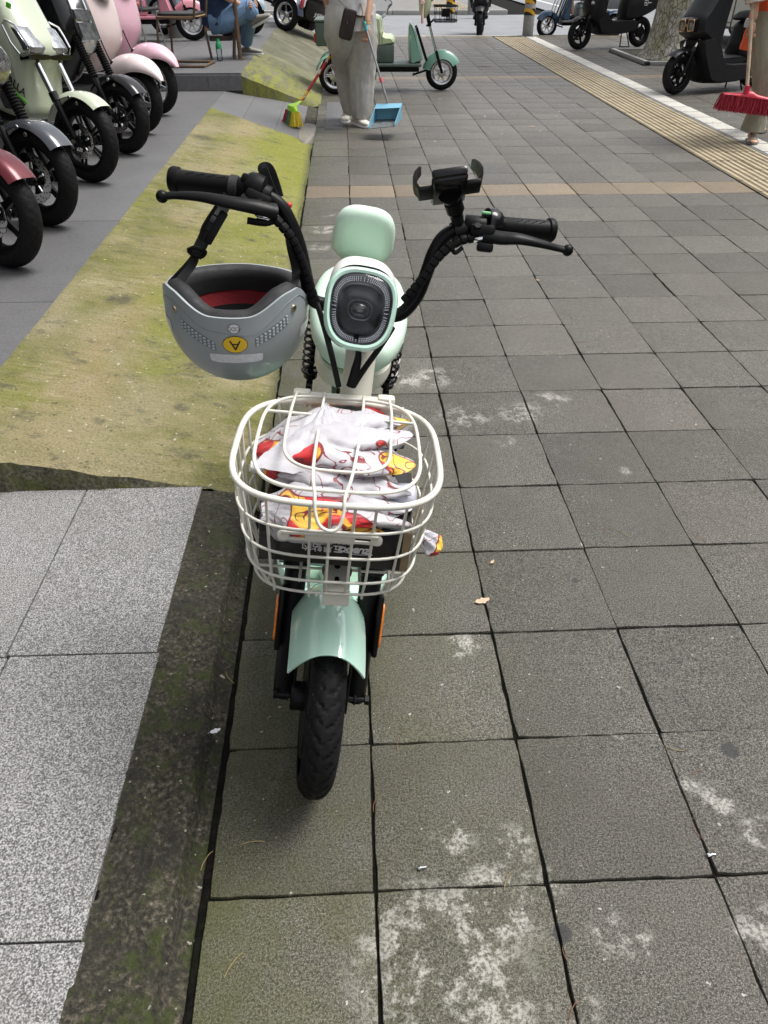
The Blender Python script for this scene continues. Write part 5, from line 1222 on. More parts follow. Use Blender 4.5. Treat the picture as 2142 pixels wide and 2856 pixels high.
    if basket_:
        mb = MB(M)
        for z in (.72, .79, .86): 
            mb.tube([(1.16, -.13, z), (1.42, -.13, z), (1.44, 0, z), (1.42, .13, z), (1.16, .13, z)], .007 if z != .79 else .004, 8, closed=True)
        for x in (1.18, 1.24, 1.30, 1.36, 1.42):
            for s_ in (-1, 1): mb.tube([(x, s_ * .13, .86), (x, s_ * .115, .70)], .003, 6)
        mb.box((1.29, 0, .705), (.24, .22, .006)); mb.box((1.29, -.136, .80), (.09, .006, .08), None, .002); mb.tube([(1.16, 0, .72), (1.08, 0, .66)], .01, 8); part(mb, 'front_basket', BLK, t)
    return t, M
gt, gM = trike('jade green cargo tricycle with pale lime seat behind the sweeping woman', V((-.10, 10.47, 0)), R_(-2), GRNT, PGRN, DKGRN)
mb = MB(gM); mb.lathe([(.001, .004), (.02, .004), (.024, 0), (.024, -.05), (.001, -.05)], (1.02, -.14, .90), (0, -1, .2), 14); mb.tube([(1.03, -.15, .88), (1.02, -.165, .78), (1.025, -.165, .70)], [.004, .016, .018], 8); part(mb, 'key_charm', mat('pink charm', (.7, .45, .42), .5), gt)
mb = MB(gM)                                                   # thin carrier bag on the saddle
bl = []
for i in range(15):
    f = i / 14; r = .13 * sin(PI * min(1, f * .92 + .06)) ** .7; bl.append([(.53 + r * (1 + .25 * nz(cos(a) * 2, sin(a) * 2, f * 5)) * cos(a), -.06 + r * .9 * (1 + .25 * nz(cos(a) * 3, sin(a) * 3, f * 6 + 3)) * sin(a), .74 + .30 * f) for a in [2 * PI * j / 40 for j in range(40)]])
mb.loft(bl); part(mb, 'carrier_bag', CLEAR, None, 50, label='crumpled clear carrier bag on the seat of the jade tricycle', cat='bag')
BLUT = mat('deep blue gloss paint', (.025, .065, .13), .2, coat=.6); PBLU = mat('pale blue plastic', (.42, .56, .62), .4); GRYP = mat('mid grey plastic', (.25, .26, .27), .5)
BT, bM_ = trike('pale blue cargo tricycle with dark blue fenders ridden past the bollard', V((5.32, 17.75, -.05)), R_(180 + 8), BLUT, PBLU, GRYP, R=.21, basket_=False)
SLT = mat('slate blue gloss paint', (.055, .065, .10), .25, coat=.5)
# ---- black cargo trike seen from behind on the far ramp
Lc, Rc = G(788, 85, .31), G(900, 117, .05); xr = (Rc - Lc).normalized(); cm = (Lc + Rc) / 2
CT = frame(cm, xr, V((-.12, 1, 0))); ct = thing('rear_tricycle', 'black cargo tricycle with slate blue fenders standing tilted on the far ramp', 'tricycle', cm, 'three wheelers around the pavement')
tw = (Rc - Lc).length / 2
for s_ in (-1, 1):
    wheel(ct, CT @ Matrix.Translation((s_ * tw, 0, .24)), .24, .055, .065, 5, SILV, 0, tn=70, groove=False, name='rear_wheel')
    mb = MB(CT @ Matrix.Translation((s_ * tw, 0, .24))); fender(mb, .29, .085, .02, R_(80), R_(-85), n=24, m=8, pw=4); fd = part(mb, 'rear_fender', SLT, ct)
    mb = MB(CT); mb.box((s_ * tw, -.245, .46), (.09, .03, .13), None, .012); part(mb, 'tail_lamp', mat('red lamp glass', (.45, .03, .04), .15, coat=.8), fd)
wheel(ct, CT @ Matrix.Translation((0, 1.35, .24)), .24, .045, .065, 5, SILV, 0, tn=60, groove=False, name='front_wheel')
mb = MB(CT); mb.box((0, .12, .33), (2 * tw - .26, .55, .16), None, .03); mb.box((0, .75, .30), (.42, .9, .05), None, .02); mb.tube([(-tw, 0, .24), (tw, 0, .24)], .035, 10); mb.box((0, 0, .2), (.22, .25, .16), None, .04)
for x in (-.22, .18, .24): mb.tube([(x, -.1, .26), (x + .01, -.12, .12)], .012, 6)
mb.tube([(0, 1.35, .24), (0, 1.15, .95)], .03, 8); mb.tube([(-.33, 1.05, 1.02), (0, 1.15, .95), (.33, 1.05, 1.02)], .014, 8); part(mb, 'chassis', BLK, ct)
mb = MB(CT); mb.slab(sell(tw * .72, .14, 5, 40), (0, -.20, .43), (1, 0, 0), (0, 0, 1), .03, .01); bp = part(mb, 'back_panel', BLKG, ct)
mb = MB(CT); mb.tube([(x, -.23, .43 + z) for x, z in sell(tw * .75, .15, 5, 40)], .012, 8, closed=True); part(mb, 'panel_frame', BLK, bp)
part(text_mb('大安罗纳多', .085, CT @ Matrix.Translation((.02, -.222, .36)) @ Matrix.Rotation(R_(90), 4, 'X'), .001, bold=.0012), 'plate_lettering', PRW, bp, 0)
mb = MB(CT)
for z in (.56, .66, .76): mb.tube([(-.30, .34, z), (-.30, -.16, z), (.30, -.16, z), (.30, .34, z)], .009, 8)
for i in range(8): x = -.30 + .6 * i / 7; mb.tube([(x, -.16, .56), (x, -.16, .76)], .006, 6)
part(mb, 'cargo_rack', BLK, ct)
mb = MB(CT); mb.box((.02, .05, .64), (.46, .3, .14), None, .005); part(mb, 'brown_parcel', mat('brown cardboard', (.33, .19, .09), .8), None, 30, label='brown cardboard parcel in the rack of the black tricycle', cat='parcel')
mb = MB(CT); mb.box((0, .55, .62), (.36, .42, .14), None, .05); part(mb, 'seat', BLKP, ct)
# ---- two more on the raised platform, behind the chairs
PINKS = mat('candy pink plastic', (.62, .24, .30), .35, coat=.4)
trike('grey blue tricycle with silver spoked wheels beside the far ramp', V((-1.48, 13.0, ZQ)), R_(158), mat('grey blue paint', (.25, .33, .38), .3, coat=.4), PBLU, GRYP, R=.25, basket_=False)
trike('pink tricycle standing behind the two chairs', V((-3.35, 12.3, ZQ)), R_(8), PINKS, mat('rose white plastic', (.66, .52, .54), .35), PINKS, R=.22, basket_=False)
# ================================================================== street furniture, tree, van
CONC = m_stone('grey bollard concrete', (.20, .20, .195), (.33, .33, .32), 50, .7)
def m_hazard():
    t = NT('hazard tape'); x, y, z = t.sep(); a = t.math('FRACT', t.math('MULTIPLY', t.math('ADD', t.math('MULTIPLY', t.math('ADD', x, y), .55), z), 7.0))
    t.set(Base_Color=t.mix(t.math('GREATER_THAN', a, .5), (.015, .015, .016), (.78, .42, .02)), Roughness=.45); return t.m
HAZ = m_hazard()
def bollard(label, p, h=.72, r=.105):
    b = thing('bollard', label, 'bollard', p, 'concrete bollards at the crossing')
    mb = MB(Matrix.Translation(p)); mb.lathe([(r, 0), (r, h - .02), (r * .85, h), (.001, h + .004)], n=28); part(mb, 'post', CONC, b)
    for z in (h - .17, h - .36):
        mb = MB(Matrix.Translation(p)); mb.lathe([(r + .003, z), (r + .003, z + .11)], n=28, caps=False); part(mb, 'hazard_band', HAZ, b)
    return b
bollard('grey bollard with hazard bands beside the blue tricycle', G(1471, 99, -.0) + V((0, .0, -.02)))
bollard('grey bollard with hazard bands across the side road, left of the motorcycle rider', G(1250 + .5377 * 120, 38, 0) + V((0, 0, -.01)))
bollard('grey bollard half hidden behind the basket of the jade tricycle', G(1255, 52, -.05) + V((0, 0, -.08)), .55)
# tree
TB = G(1865, 160, 0); TB = V((5.08, 13.62, 0))
def m_bark():
    t = NT('flaky bark'); v1 = t.n('TexVoronoi'); v1.feature = 'DISTANCE_TO_EDGE'; v1.inputs['Scale'].default_value = 20
    t.l(t.map(scale=(1, 1, .45)), v1.inputs['Vector']); cr = t.ramp(v1.outputs['Distance'], [(.0, 1.), (.09, 0.)])
    c = t.mix(t.ramp(t.noise(9, 5, .6), [(.35, 0.), (.65, 1.)]), (.27, .245, .19), (.50, .48, .42))
    c = t.mix(t.ramp(t.noise(4, 4), [(.5, 0.), (.7, .6)]), c, (.36, .37, .16)); c = t.mix(t.math('MULTIPLY', cr, .8), c, (.07, .055, .035))
    t.set(Base_Color=c, Roughness=.9); t.bump(t.math('SUBTRACT', 1., cr), .8, .012); return t.m
BARK = m_bark()
tree = thing('street_tree', 'pale barked street tree between the two black scooters', 'tree', TB)
mb = MB(Matrix.Translation(TB)); rings = []
hts = [-.02, .04, .12, .25, .45, .8, 1.3, 2.0, 2.8, 3.4]; rad = [.44, .40, .355, .32, .295, .275, .255, .235, .215, .20]
for h, r in zip(hts, rad):
    rings.append([(r * (1 + .05 * nz(cos(a) * 2, sin(a) * 2, h * 2) + (.18 * max(0, sin(a * 4 + .6)) * smst(.35, 0, h))) * cos(a) + .05 * h, r * (1 + .05 * nz(cos(a) * 2 + 5, sin(a) * 2, h * 2) + (.18 * max(0, sin(a * 4 + .6)) * smst(.35, 0, h))) * sin(a), h) for a in [2 * PI * j / 48 for j in range(48)]])
mb.loft(rings); part(mb, 'trunk', BARK, tree, 60)
rg = random.Random(3); limb = MB(Matrix.Translation(TB)); tips = []
for i in range(9):
    a = 2 * PI * i / 9 + rg.uniform(-.3, .3); L = rg.uniform(1.8, 2.9); el = rg.uniform(.35, 1.0); b0 = V((.17, 0, 3.3))
    m1 = b0 + V((cos(a) * cos(el), sin(a) * cos(el), sin(el))) * L * .5; m2 = b0 + V((cos(a) * cos(el), sin(a) * cos(el), sin(el) * .9)) * L
    limb.tube([b0, m1 + V((0, 0, .1)), m2], [.10, .06, .025], 8, res=4); tips += [m1, m2, (m1 + m2) / 2]
part(limb, 'limbs', BARK, tree, 60)
lf = MB(Matrix.Translation(TB))
for i in range(5200):
    c = rg.choice(tips); d = V((rg.gauss(0, 1), rg.gauss(0, 1), rg.gauss(0, .7))); p = c + d * .62
    n = V((rg.gauss(0, 1), rg.gauss(0, 1), rg.gauss(.6, 1))).normalized(); u = n.orthogonal().normalized(); u = (Quaternion(n, rg.uniform(0, 6.28)) @ u); w_ = n.cross(u); s_ = rg.uniform(.05, .09)
    lf.add([p - u * s_, p + w_ * s_ * .4 + n * .01, p + u * s_, p - w_ * s_ * .4 + n * .01], [(0, 1, 2, 3)])
def m_leaf():
    t = NT('street tree leaves'); c = t.mix(t.ramp(t.noise(3, 3), [(.35, 0.), (.65, 1.)]), (.03, .07, .015), (.08, .13, .03)); t.set(Base_Color=c, Roughness=.5); return t.m
part(lf, 'crown', m_leaf(), tree, 0, kind='stuff')
mb = grid(lambda u, v: (4.56 + u * 1.5, 12.8 + v * 1.75, .012 + .025 * nz(u * 6, v * 6)), 24, 24); part(mb, 'tree_pit', m_kerb(), None, 60, kind='structure')
for (x0, y0, x1, y1) in ((4.52, 12.76, 4.52, 14.6), (4.52, 12.76, 6.0, 12.76), (4.52, 14.6, 6.0, 14.6)):
    mb = MB(); a, b = V((x0, y0, .015)), V((x1, y1, .015)); mb.box((a + b) / 2, (abs(x1 - x0) + .07, abs(y1 - y0) + .07, .06), None, .008); part(mb, 'pit_kerb', M_KSTONE, None, 30, kind='structure')
for i, (x, y, rz) in enumerate(((5.15, -2.2, 2.4), (5.0, -9.0, .4))):      # the same avenue towards and behind the camera
    t2 = tree.copy(); COL.objects.link(t2); t2.location = (x, y, 0); t2.rotation_euler = (0, 0, rz); WT[t2] = V((x, y, 0))
    t2['label'] = ('street tree just behind the camera on the street side', 'street tree farthest behind the camera')[i]; t2['group'] = 'street trees'
    for ch in list(tree.children):
        c2 = ch.copy(); COL.objects.link(c2); c2.parent = t2
tree['group'] = 'street trees'
shop = thing('shop_building', 'shop front along the left side behind the parked scooters', 'building', (-6.5, 6, 0))
mb = MB(); mb.box((-9.2, 6, 5), (8, 46, 10)); part(mb, 'wall', m_stone('rendered facade', (.22, .20, .18), (.36, .34, .31), 20), shop, 0)
mb = MB(); mb.box((-4.3, 6, 3.5), (1.7, 44, .18), None, .03); part(mb, 'awning', mat('dark awning sheet', (.06, .06, .065), .6), shop)
for k in range(11):
    mb = MB(); mb.box((-5.17, -14 + k * 4, 1.75), (.06, 3.4, 2.9)); part(mb, 'shop_window', BLKG, shop, 0)
blocker = thing('low_sky_blocker', 'plain unseen block added across the street to hold back low sky light', 'building', (24, 6, 0))  # out-of-view block with windows, added to cut light from the low sky
mb = MB(); mb.box((26, 6, 7), (10, 80, 14)); part(mb, 'wall', _MC.get('x') or m_stone('blocker facade', (.20, .19, .18), (.30, .29, .28), 10), blocker, 0)
for k in range(12):
    for z in (2.2, 5.6, 9.0): mb = MB(); mb.box((20.98, -30 + k * 6.4, z), (.08, 4.2, 1.8)); part(mb, 'window', BLKG, blocker, 0)
# van
VANP = mat('ivory van paint', (.62, .60, .53), .25, coat=.5, var=.03)
vp = V((7.75, 16.9, -.115)); van = thing('parked_van', 'ivory delivery van with a yellow emblem parked on the street', 'van', vp)
VMt = Matrix.Translation(vp) @ Matrix.Rotation(R_(6), 4, 'Z')
mb = MB(); mb.pillow(smooth2([(-2.2, .30), (-2.25, 1.0), (-2.1, 1.85), (1.1, 1.9), (1.6, 1.15), (2.25, .95), (2.3, .35), (2.1, .28)], 3), VMt @ V((0, 0, 0)), VMt.to_3x3() @ V((0, -1, 0)), V((0, 0, 1)), .80, .12, 11); part(mb, 'van_body', VANP, van, 40)
for y in (-1.45, 1.45):
    for s_ in (-1, 1): wheel(van, VMt @ Matrix.Translation((s_ * .70, y, .29)), .29, .09, .08, 6, SILV, 0, tn=60, groove=False)
mb = MB(VMt); mb.box((-.806, .2, .95), (.012, .010, 1.3)); mb.box((-.806, -.9, .95), (.012, .010, 1.3)); mb.box((-.806, -.35, .42), (.012, 1.1, .010)); part(mb, 'door_seam', BLKP, van, 0)
mb = MB(VMt); mb.slab([(0, -.26), (.18, -.12), (.20, .2), (-.20, .2), (-.18, -.12)], (-.812, .55, .92), (0, -1, 0), (0, 0, 1), .006); em = part(mb, 'emblem', mat('yellow emblem', (.62, .42, .03), .4), van, 0)
part(text_mb('ONE', .17, VMt @ Matrix.Translation((-.818, .55, .84)) @ Matrix.Rotation(R_(-90), 4, 'Z') @ Matrix.Rotation(R_(90), 4, 'X'), .001, bold=.004), 'emblem_lettering', PRW, em, 0)
mb = MB(VMt); mb.slab([(-1.0, 1.2), (-.95, 1.7), (.6, 1.72), (1.1, 1.2)], (-.80, 0, 0), (0, -1, 0), (0, 0, 1), .03); part(mb, 'side_window', BLKG, van, 0)
# ================================================================== chairs, stool, bottle, pole on the raised platform
RUST = mat('rusty brown tube', (.16, .11, .07), .5, metal=.4, var=.3, dirt=((.22, .09, .03), .6)); WOODD = mat('dark seat vinyl', (.016, .015, .014), .45); WEDGE = mat('worn plywood edge', (.35, .22, .12), .6)
CH = sc_frame(G(525, 182, ZQ), R_(172)); chair = thing('cantilever_chair', 'worn cantilever chair with rusty tube frame on the platform edge', 'chair', CH.translation, 'chairs on the raised platform')
for s_ in (-1, 1):
    mb = MB(CH); y = s_ * .22
    mb.tube([(.24, y, .014), (-.20, y, .014), (-.245, y, .05), (-.24, y, .10), (-.20, y, .43), (-.16, y, .455), (.16, y, .455), (.22, y, .50), (.26, y, .88)] if False else [(-.24, y, .014), (.18, y, .014), (.235, y, .045), (.235, y, .09), (.20, y, .42), (.15, y, .455), (-.16, y, .445), (-.21, y, .50), (-.27, y, .90)], .0125, 10, res=4); part(mb, 'frame_side', RUST, chair)
mb = MB(CH); mb.tube([(-.24, -.22, .014), (-.24, .22, .014)], .0125, 10); part(mb, 'floor_bar', RUST, chair)
mb = MB(CH); mb.slab(sell(.22, .225, 5, 32), (0, 0, .478), (1, 0, 0), (0, 1, 0), .03, .012); st_ = part(mb, 'seat', WOODD, chair); mb = MB(CH); mb.slab(sell(.223, .228, 5, 32), (0, 0, .463), (1, 0, 0), (0, 1, 0), .012, .003); part(mb, 'seat_edge', WEDGE, st_)
mb = MB(CH); mb.slab(sell(.22, .14, 5, 32), (-.255, 0, .76), (0, 1, 0), (-.15, 0, 1), .025, .010); part(mb, 'backrest', WOODD, chair)
C2 = sc_frame(G(405, 152, ZQ), R_(160)); ch2 = thing('folding_chair', 'dark folding chair with steel legs behind the pink scooter', 'chair', C2.translation, 'chairs on the raised platform')
for (x, y, x2) in ((.20, .2, .14), (.20, -.2, .14), (-.2, .2, -.10), (-.2, -.2, -.10)):
    mb = MB(C2); mb.tube([(x, y, 0), (x2, y * .95, .45)], .011, 8); part(mb, 'leg', STEEL, ch2)
mb = MB(C2); mb.slab(sell(.21, .22, 4, 28), (0, 0, .46), (1, 0, 0), (0, 1, 0), .03, .01); part(mb, 'seat', WOODD, ch2); mb = MB(C2); mb.slab(sell(.21, .16, 4, 28), (-.22, 0, .78), (0, 1, 0), (-.12, 0, 1), .03, .01); part(mb, 'backrest', WOODD, ch2)
mb = MB(C2)
for s_ in (-1, 1): mb.tube([(-.16, s_ * .19, .44), (-.23, s_ * .19, .9)], .011, 8)
part(mb, 'back_posts', STEEL, ch2)
mb = MB(C2); mb.box((.03, .02, .505), (.12, .09, .05), Matrix.Rotation(.5, 3, 'Z'), .02); part(mb, 'snack_packet', mat('red white packet', (.6, .16, .09), .4, var=.5, vs=20), None, 40, label='small red and white packet lying on the folding chair', cat='packet')
SL = sc_frame(G(622, 163, ZQ), R_(10)); stl = thing('wooden_stool', 'low brown wooden stool under the seated person', 'stool', SL.translation)
WOOD = mat('brown stool wood', (.10, .075, .06), .6, var=.2); mb = MB(SL); mb.box((0, 0, .30), (.34, .22, .03), None, .008); part(mb, 'seat', WEDGE, stl)
for sx in (-1, 1):
    mb = MB(SL); mb.slab([(-.10, .285), (.10, .285), (.125, 0), (.075, 0), (.0, .16), (-.075, 0), (-.125, 0)], (sx * .13, 0, 0), (0, 1, 0), (sx * .12, 0, 1), .025, .004); part(mb, 'leg', WOOD, stl)
mb = MB(SL); mb.box((0, .0, .2), (.26, .02, .05), None, .004); part(mb, 'stretcher', WOOD, stl)
BP = G(614, 170, ZQ); bt = thing('water_bottle', 'clear plastic bottle with green top beside the wooden stool', 'bottle', BP)
mb = MB(Matrix.Translation(BP)); mb.lathe([(.001, .002), (.030, .002), (.033, .02), (.030, .06), (.033, .10), (.033, .13), (.020, .165)], n=20); part(mb, 'bottle_body', m_glass('bottle plastic', (.85, .9, .92), .05), bt)
mb = MB(Matrix.Translation(BP)); mb.lathe([(.033, .12), (.034, .15), (.022, .185), (.018, .19), (.018, .215), (.001, .217)], n=20); part(mb, 'bottle_top', mat('green label', (.02, .30, .12), .4), bt)
PB = G(671, 167, ZQ); mb = MB(Matrix.Translation(PB)); mb.tube([(0, 0, 0), (-.01, .0, 1.2), (-.02, 0, 2.6)], .024, 12); pl_ = thing('awning_pole', 'rusty brown upright pole at the platform edge', 'pole', PB); part(mb, 'pole_tube', RUST, pl_); mb = MB(Matrix.Translation(PB)); mb.lathe([(.045, 0), (.045, .006), (.024, .01)], n=16); part(mb, 'pole_base', RUST, pl_)
tb = G(490, 105, ZQ); mb = MB(Matrix.Translation(tb)); mb.lathe([(.09, 0), (.10, .22), (.105, .225), (.105, .24), (.001, .24)], n=24); part(mb, 'paint_tin', mat('dull tin', (.22, .22, .22), .4, metal=.6), None, 40, label='small metal tin with reddish lid beside the folding chair', cat='tin')
# ================================================================== litter
LEAF = mat('dry leaf', (.42, .26, .14), .7, var=.3, vs=90); LEAFP = mat('pale dry leaf', (.50, .36, .25), .7, var=.2, vs=90); LEAFR = mat('red brown leaf', (.23, .10, .05), .7, var=.3)
def leaf(label, p, s_, mt, rz):
    M = Matrix.Translation(p) @ Matrix.Rotation(rz, 4, 'Z'); q = smooth2([(-1, 0), (-.55, .42), (-.2, .36), (.1, .55), (.45, .32), (.9, .22), (1.0, 0), (.8, -.28), (.4, -.35), (.15, -.6), (-.2, -.4), (-.6, -.38)], 3)
    mb = MB(M); rg_ = [[(x * s_ * k, y * s_ * k, .003 + s_ * .22 * ((x * k) ** 2 * .5 + abs(y * k) * .5)) for x, y in q] for k in (1, .66, .33, .02)]; mb.loft(rg_, caps=(False, True)); mb.tube([(-s_ * 1.4, .0, .004), (-s_, 0, .004 + s_ * .1)], s_ * .04, 5)
    return part(mb, 'fallen_leaf', mt, None, 60, label=label, cat='leaf', group='fallen leaves')
leaf('pale tan fallen leaf beside a slab joint right of the front wheel', G(1345, 1678, .001), .021, LEAFP, .3)
leaf('tiny tan leaf scrap on the slab right of the basket', G(1373, 1569, .001), .009, LEAFP, .9)
leaf('small orange leaf on the joint below the right brake lever', G(1500, 783, .001), .014, LEAF, 2.0)
leaf('red brown leaf on the dark kerb left of the basket', G(681, 1460, .02), .016, LEAFR, 1.1)
leaf('grey white scrap on the kerb left of the front wheel', G(601, 2041, .012), .012, PRW, .4)
leaf('yellow leaf on the far slabs above the phone holder', G(1484, 354, .001), .03, LEAFP, .1)
leaf('dark leaf on the slabs in front of the black scooter', G(1834, 235, .001), .03, LEAFR, .8)
leaf('dark twig scrap in the middle of the far slabs', G(1355, 186, .001), .05, LEAFR, 0)
rg = random.Random(11)
NEEDLE = ['straw needle on the slab below and left of the front wheel', 'straw needle on the bottom slab nearest the kerb gap', 'curved straw needle in the gutter below the wheel', 'straw needle in the gutter left of the fork', 'brown needle in the joint below the front wheel on its right', 'brown needle just right of the front tyre',
 'brown needle on the lichen stained slab at the bottom', 'brown needle in the bottom joint near the centre of the photo', 'straw needle in the joint at the lower right', 'brown needle beside the dark gum spot at lower right', 'brown needle under the gum spot at lower right', 'short brown needle in the joint at the bottom right of centre',
 'straw needle on the slab below the right grip', 'brown needle on the slab right of the right lever', 'brown needle near the right edge halfway down', 'straw needle on a slab at mid right', 'brown needle at the far right edge above the middle', 'brown needle on the mossy ramp foot', 'straw needle on the slab right of the basket', 'brown needle on the joint right of the basket']
TWY = mat('straw needle', (.30, .22, .09), .6); TWR = mat('brown needle', (.20, .09, .05), .6)
for i, (u, v, a, L, z) in enumerate([(708, 2350, .1, .028, .001), (650, 2690, 1.0, .03, .001), (575, 2400, 1.2, .026, .012), (640, 1890, 2.2, .028, .012), (1045, 2245, 1.4, .02, .001), (1110, 2075, 1.5, .02, .001), (1415, 2455, 1.1, .026, .001), (1598, 2820, 1.0, .028, .001), (1945, 2320, 1.9, .022, .001), (1885, 2090, 2.9, .022, .001), (1940, 2155, .5, .02, .001), (1575, 2660, 1.8, .015, .001), (1355, 780, 2.4, .03, .001), (1620, 955, .1, .035, .001), (1950, 1500, 2.3, .03, .001), (1745, 1490, 2.2, .028, .001), (2070, 1160, 1.5, .02, .001), (640, 1275, 2.2, .03, .02), (1640, 1285, 2.3, .025, .001), (1690, 1475, .1, .02, .001)]):
    p = G(u, v, z + .002); mb = MB(Matrix.Translation(p) @ Matrix.Rotation(a, 4, 'Z')); mb.tube([(-L * .8, 0, 0), (-L * .3, .002, .001), (L * .4, .001, .001), (L * .8, -.003, 0)], [.0006, .0007, .0007, .0004], 5, res=3)
    part(mb, 'pine_needle', TWY if i % 3 == 0 or i < 3 else TWR, None, 40, label=NEEDLE[i], cat='needle', group='dry needles on the ground')
for (u, v, lb) in ((1172, 2420, 'small zinc screw in the joint below the front wheel'), (1978, 2385, 'small zinc screw at the slab corner near the right edge')):
    p = G(u, v, .004); mb = MB(Matrix.Translation(p) @ Matrix.Rotation(.1, 4, 'Z')); mb.lathe([(.001, -.004), (.004, -.004), (.005, 0), (.0022, .001), (.0022, .012), (.001, .013)], (0, 0, 0), (1, 0, 0), 10); part(mb, 'zinc_screw', CHR, None, 40, label=lb, cat='screw')
mb = MB()
for i in range(60):
    u, v = rg.uniform(900, 2100), rg.uniform(200, 420); p = G(u, v, .002); s_ = rg.uniform(.006, .014); a = rg.uniform(0, 6); q = [(cos(a + k) * s_ * rg.uniform(.5, 1), sin(a + k) * s_ * rg.uniform(.4, 1)) for k in (0, 1.5, 3, 4.6)]
    if p.x > 5.5: continue
    mb.add([p + V((x, y, rg.uniform(0, .006))) for x, y in q], [(0, 1, 2, 3)])
part(mb, 'petal_litter', mat('pale petals', (.6, .55, .48), .7), None, 0, label='tiny pale petals and crumbs scattered over the far slabs', cat='litter', kind='stuff')
# ================================================================== people
def m_cl(name, col, fold=18, **k): return mat(name, col, .8, var=.10, vs=fold, bump=.25, bs=500, **k)
SKIN = mat('skin', (.52, .30, .20), .5, var=.06, vs=30); HAIR = mat('dark hair', (.012, .010, .009), .45, var=.3, vs=60)
def skin_mesh(J, E, name, mt, parent, sub=2, root=0):
    names = list(J); me = bpy.data.meshes.new(name); me.from_pydata([V(J[n][0]) for n in names], [(names.index(a), names.index(b)) for a, b in E], []); me.update()
    ob = bpy.data.objects.new(name, me); COL.objects.link(ob); ob.modifiers.new('skin', 'SKIN'); sl = me.skin_vertices[0].data
    for i, n in enumerate(names):
        r = J[n][1]; sl[i].radius = (r, r) if not hasattr(r, '__len__') else r; sl[i].use_root = (i == root)
    ob.modifiers[0].use_smooth_shade = True; sb = ob.modifiers.new('sub', 'SUBSURF'); sb.levels = sub; sb.render_levels = sub
    dg = bpy.context.evaluated_depsgraph_get(); dg.update(); m2 = bpy.data.meshes.new_from_object(ob.evaluated_get(dg)); bpy.data.objects.remove(ob); m2.name = name
    m2.materials.clear(); m2.materials.append(mt); m2.polygons.foreach_set('use_smooth', [True] * len(m2.polygons))
    o = bpy.data.objects.new(name, m2); COL.objects.link(o); _place(o, parent); return o
def chain(*n): return [(n[i], n[i + 1]) for i in range(len(n) - 1)]
def fold_tube(pts, rr, n=64, amp=.06, seed=0, res=14):
    mb = MB(); P_, R2 = crom([V(p) for p in pts], list(rr), res); rings = []; L = 0.0
    for i, (p, r) in enumerate(zip(P_, R2)):
        if i: L += (p - P_[i - 1]).length
        t = (P_[min(i + 1, len(P_) - 1)] - P_[max(i - 1, 0)]).normalized(); e1 = V((1, 0, 0)); e1 = (e1 - t * e1.dot(t)).normalized(); e2 = t.cross(e1); ring = []
        for j in range(n):
            a = 2 * PI * j / n; c, s_ = cos(a), sin(a); tw = .5 * nz(L * 2, seed)
            rd = 1 - abs(mnoise.noise(V((cos(a + tw) * 3.1 + seed * 3, sin(a + tw) * 3.1, L * 2.2)))) * 2      # sharp creases running down the cloth
            dg = 1 - abs(mnoise.noise(V((c * 2.2 + seed, s_ * 2.2 + L * 3, L * 9)))) * 2
            k = 1 + amp * .9 * nz(c * 2.0 + seed, s_ * 2.0, L * 3) + amp * .55 * (max(0, rd) ** 3 - .3) + amp * .30 * (max(0, dg) ** 3 - .3)
            ring.append(p + (e1 * c + e2 * s_) * r * k)
        rings.append(ring)
    return mb.loft(rings)
def head(parent, c, face, r=.095, hair=HAIR, long=False):
    c = V(c); f = V(face).normalized(); R = frame(c, V((0, 0, 1)).cross(f) * -1, f)       # local y = forward
    mb = MB(R); mb.ball((0, 0, 0), (.076, .095, .115), 24); mb.ball((0, .03, -.06), (.055, .06, .055), 16); mb.lathe([(.001, .03), (.012, .012), (.017, -.008), (.001, -.012)], (0, .09, -.015), (0, .4, -1), 10)
    for s_ in (-1, 1): mb.ball((s_ * .078, 0, -.01), (.012, .02, .032), 10)
    hd = part(mb, 'head', SKIN, parent, 60)
    mb = MB(R)
    for s_ in (-1, 1): mb.ball((s_ * .03, .086, .006), (.011, .006, .006), 10)
    part(mb, 'eyes', BLKG, hd); mb = MB(R); mb.tube([(-.022, .083, -.062), (0, .09, -.06), (.022, .083, -.062)], .005, 6); part(mb, 'mouth', mat('lips', (.45, .16, .13), .5), hd)
    mb = MB(R); mb.ball((0, -.018, .022), (.086, .098, .112), 24)
    if long: mb.ball((0, -.07, -.08), (.075, .05, .12), 18)
    part(mb, 'hair', hair, hd, 60)
def hand(mb_parent, wrist, d, side, grip_axis, mt=SKIN):
    """a half closed hand: palm, four unequal fingers curled round grip_axis and a thumb"""
    w_, d, g = V(wrist), V(d).normalized(), V(grip_axis).normalized(); n = d.cross(g).normalized() * side
    J = {'w': (w_, .023), 'p': (w_ + d * .045, (.030, .018)), 'k': (w_ + d * .085, (.034, .015))}; skin_mesh(J, chain('w', 'p', 'k'), 'palm', mt, mb_parent, 2)
    for i, (o_, L) in enumerate(((-.028, .062), (-.010, .070), (.009, .066), (.026, .052))):
        b = w_ + d * .082 + g * o_; m1 = b + d * L * .42 + n * .010; m2 = m1 + n * L * .42 + d * .004; m3 = m2 + n * L * .14 - d * L * .34
        skin_mesh({'a': (b, .0095), 'b': (m1, .009), 'c': (m2, .0085), 'd': (m3, .0075)}, chain('a', 'b', 'c', 'd'), 'finger', mt, mb_parent, 1)
    b = w_ + d * .03 - g * .024; skin_mesh({'a': (b, .012), 'b': (b + d * .03 - g * .016 + n * .016, .0105), 'c': (b + d * .052 - g * .006 + n * .034, .009)}, chain('a', 'b', 'c'), 'thumb', mt, mb_parent, 1)
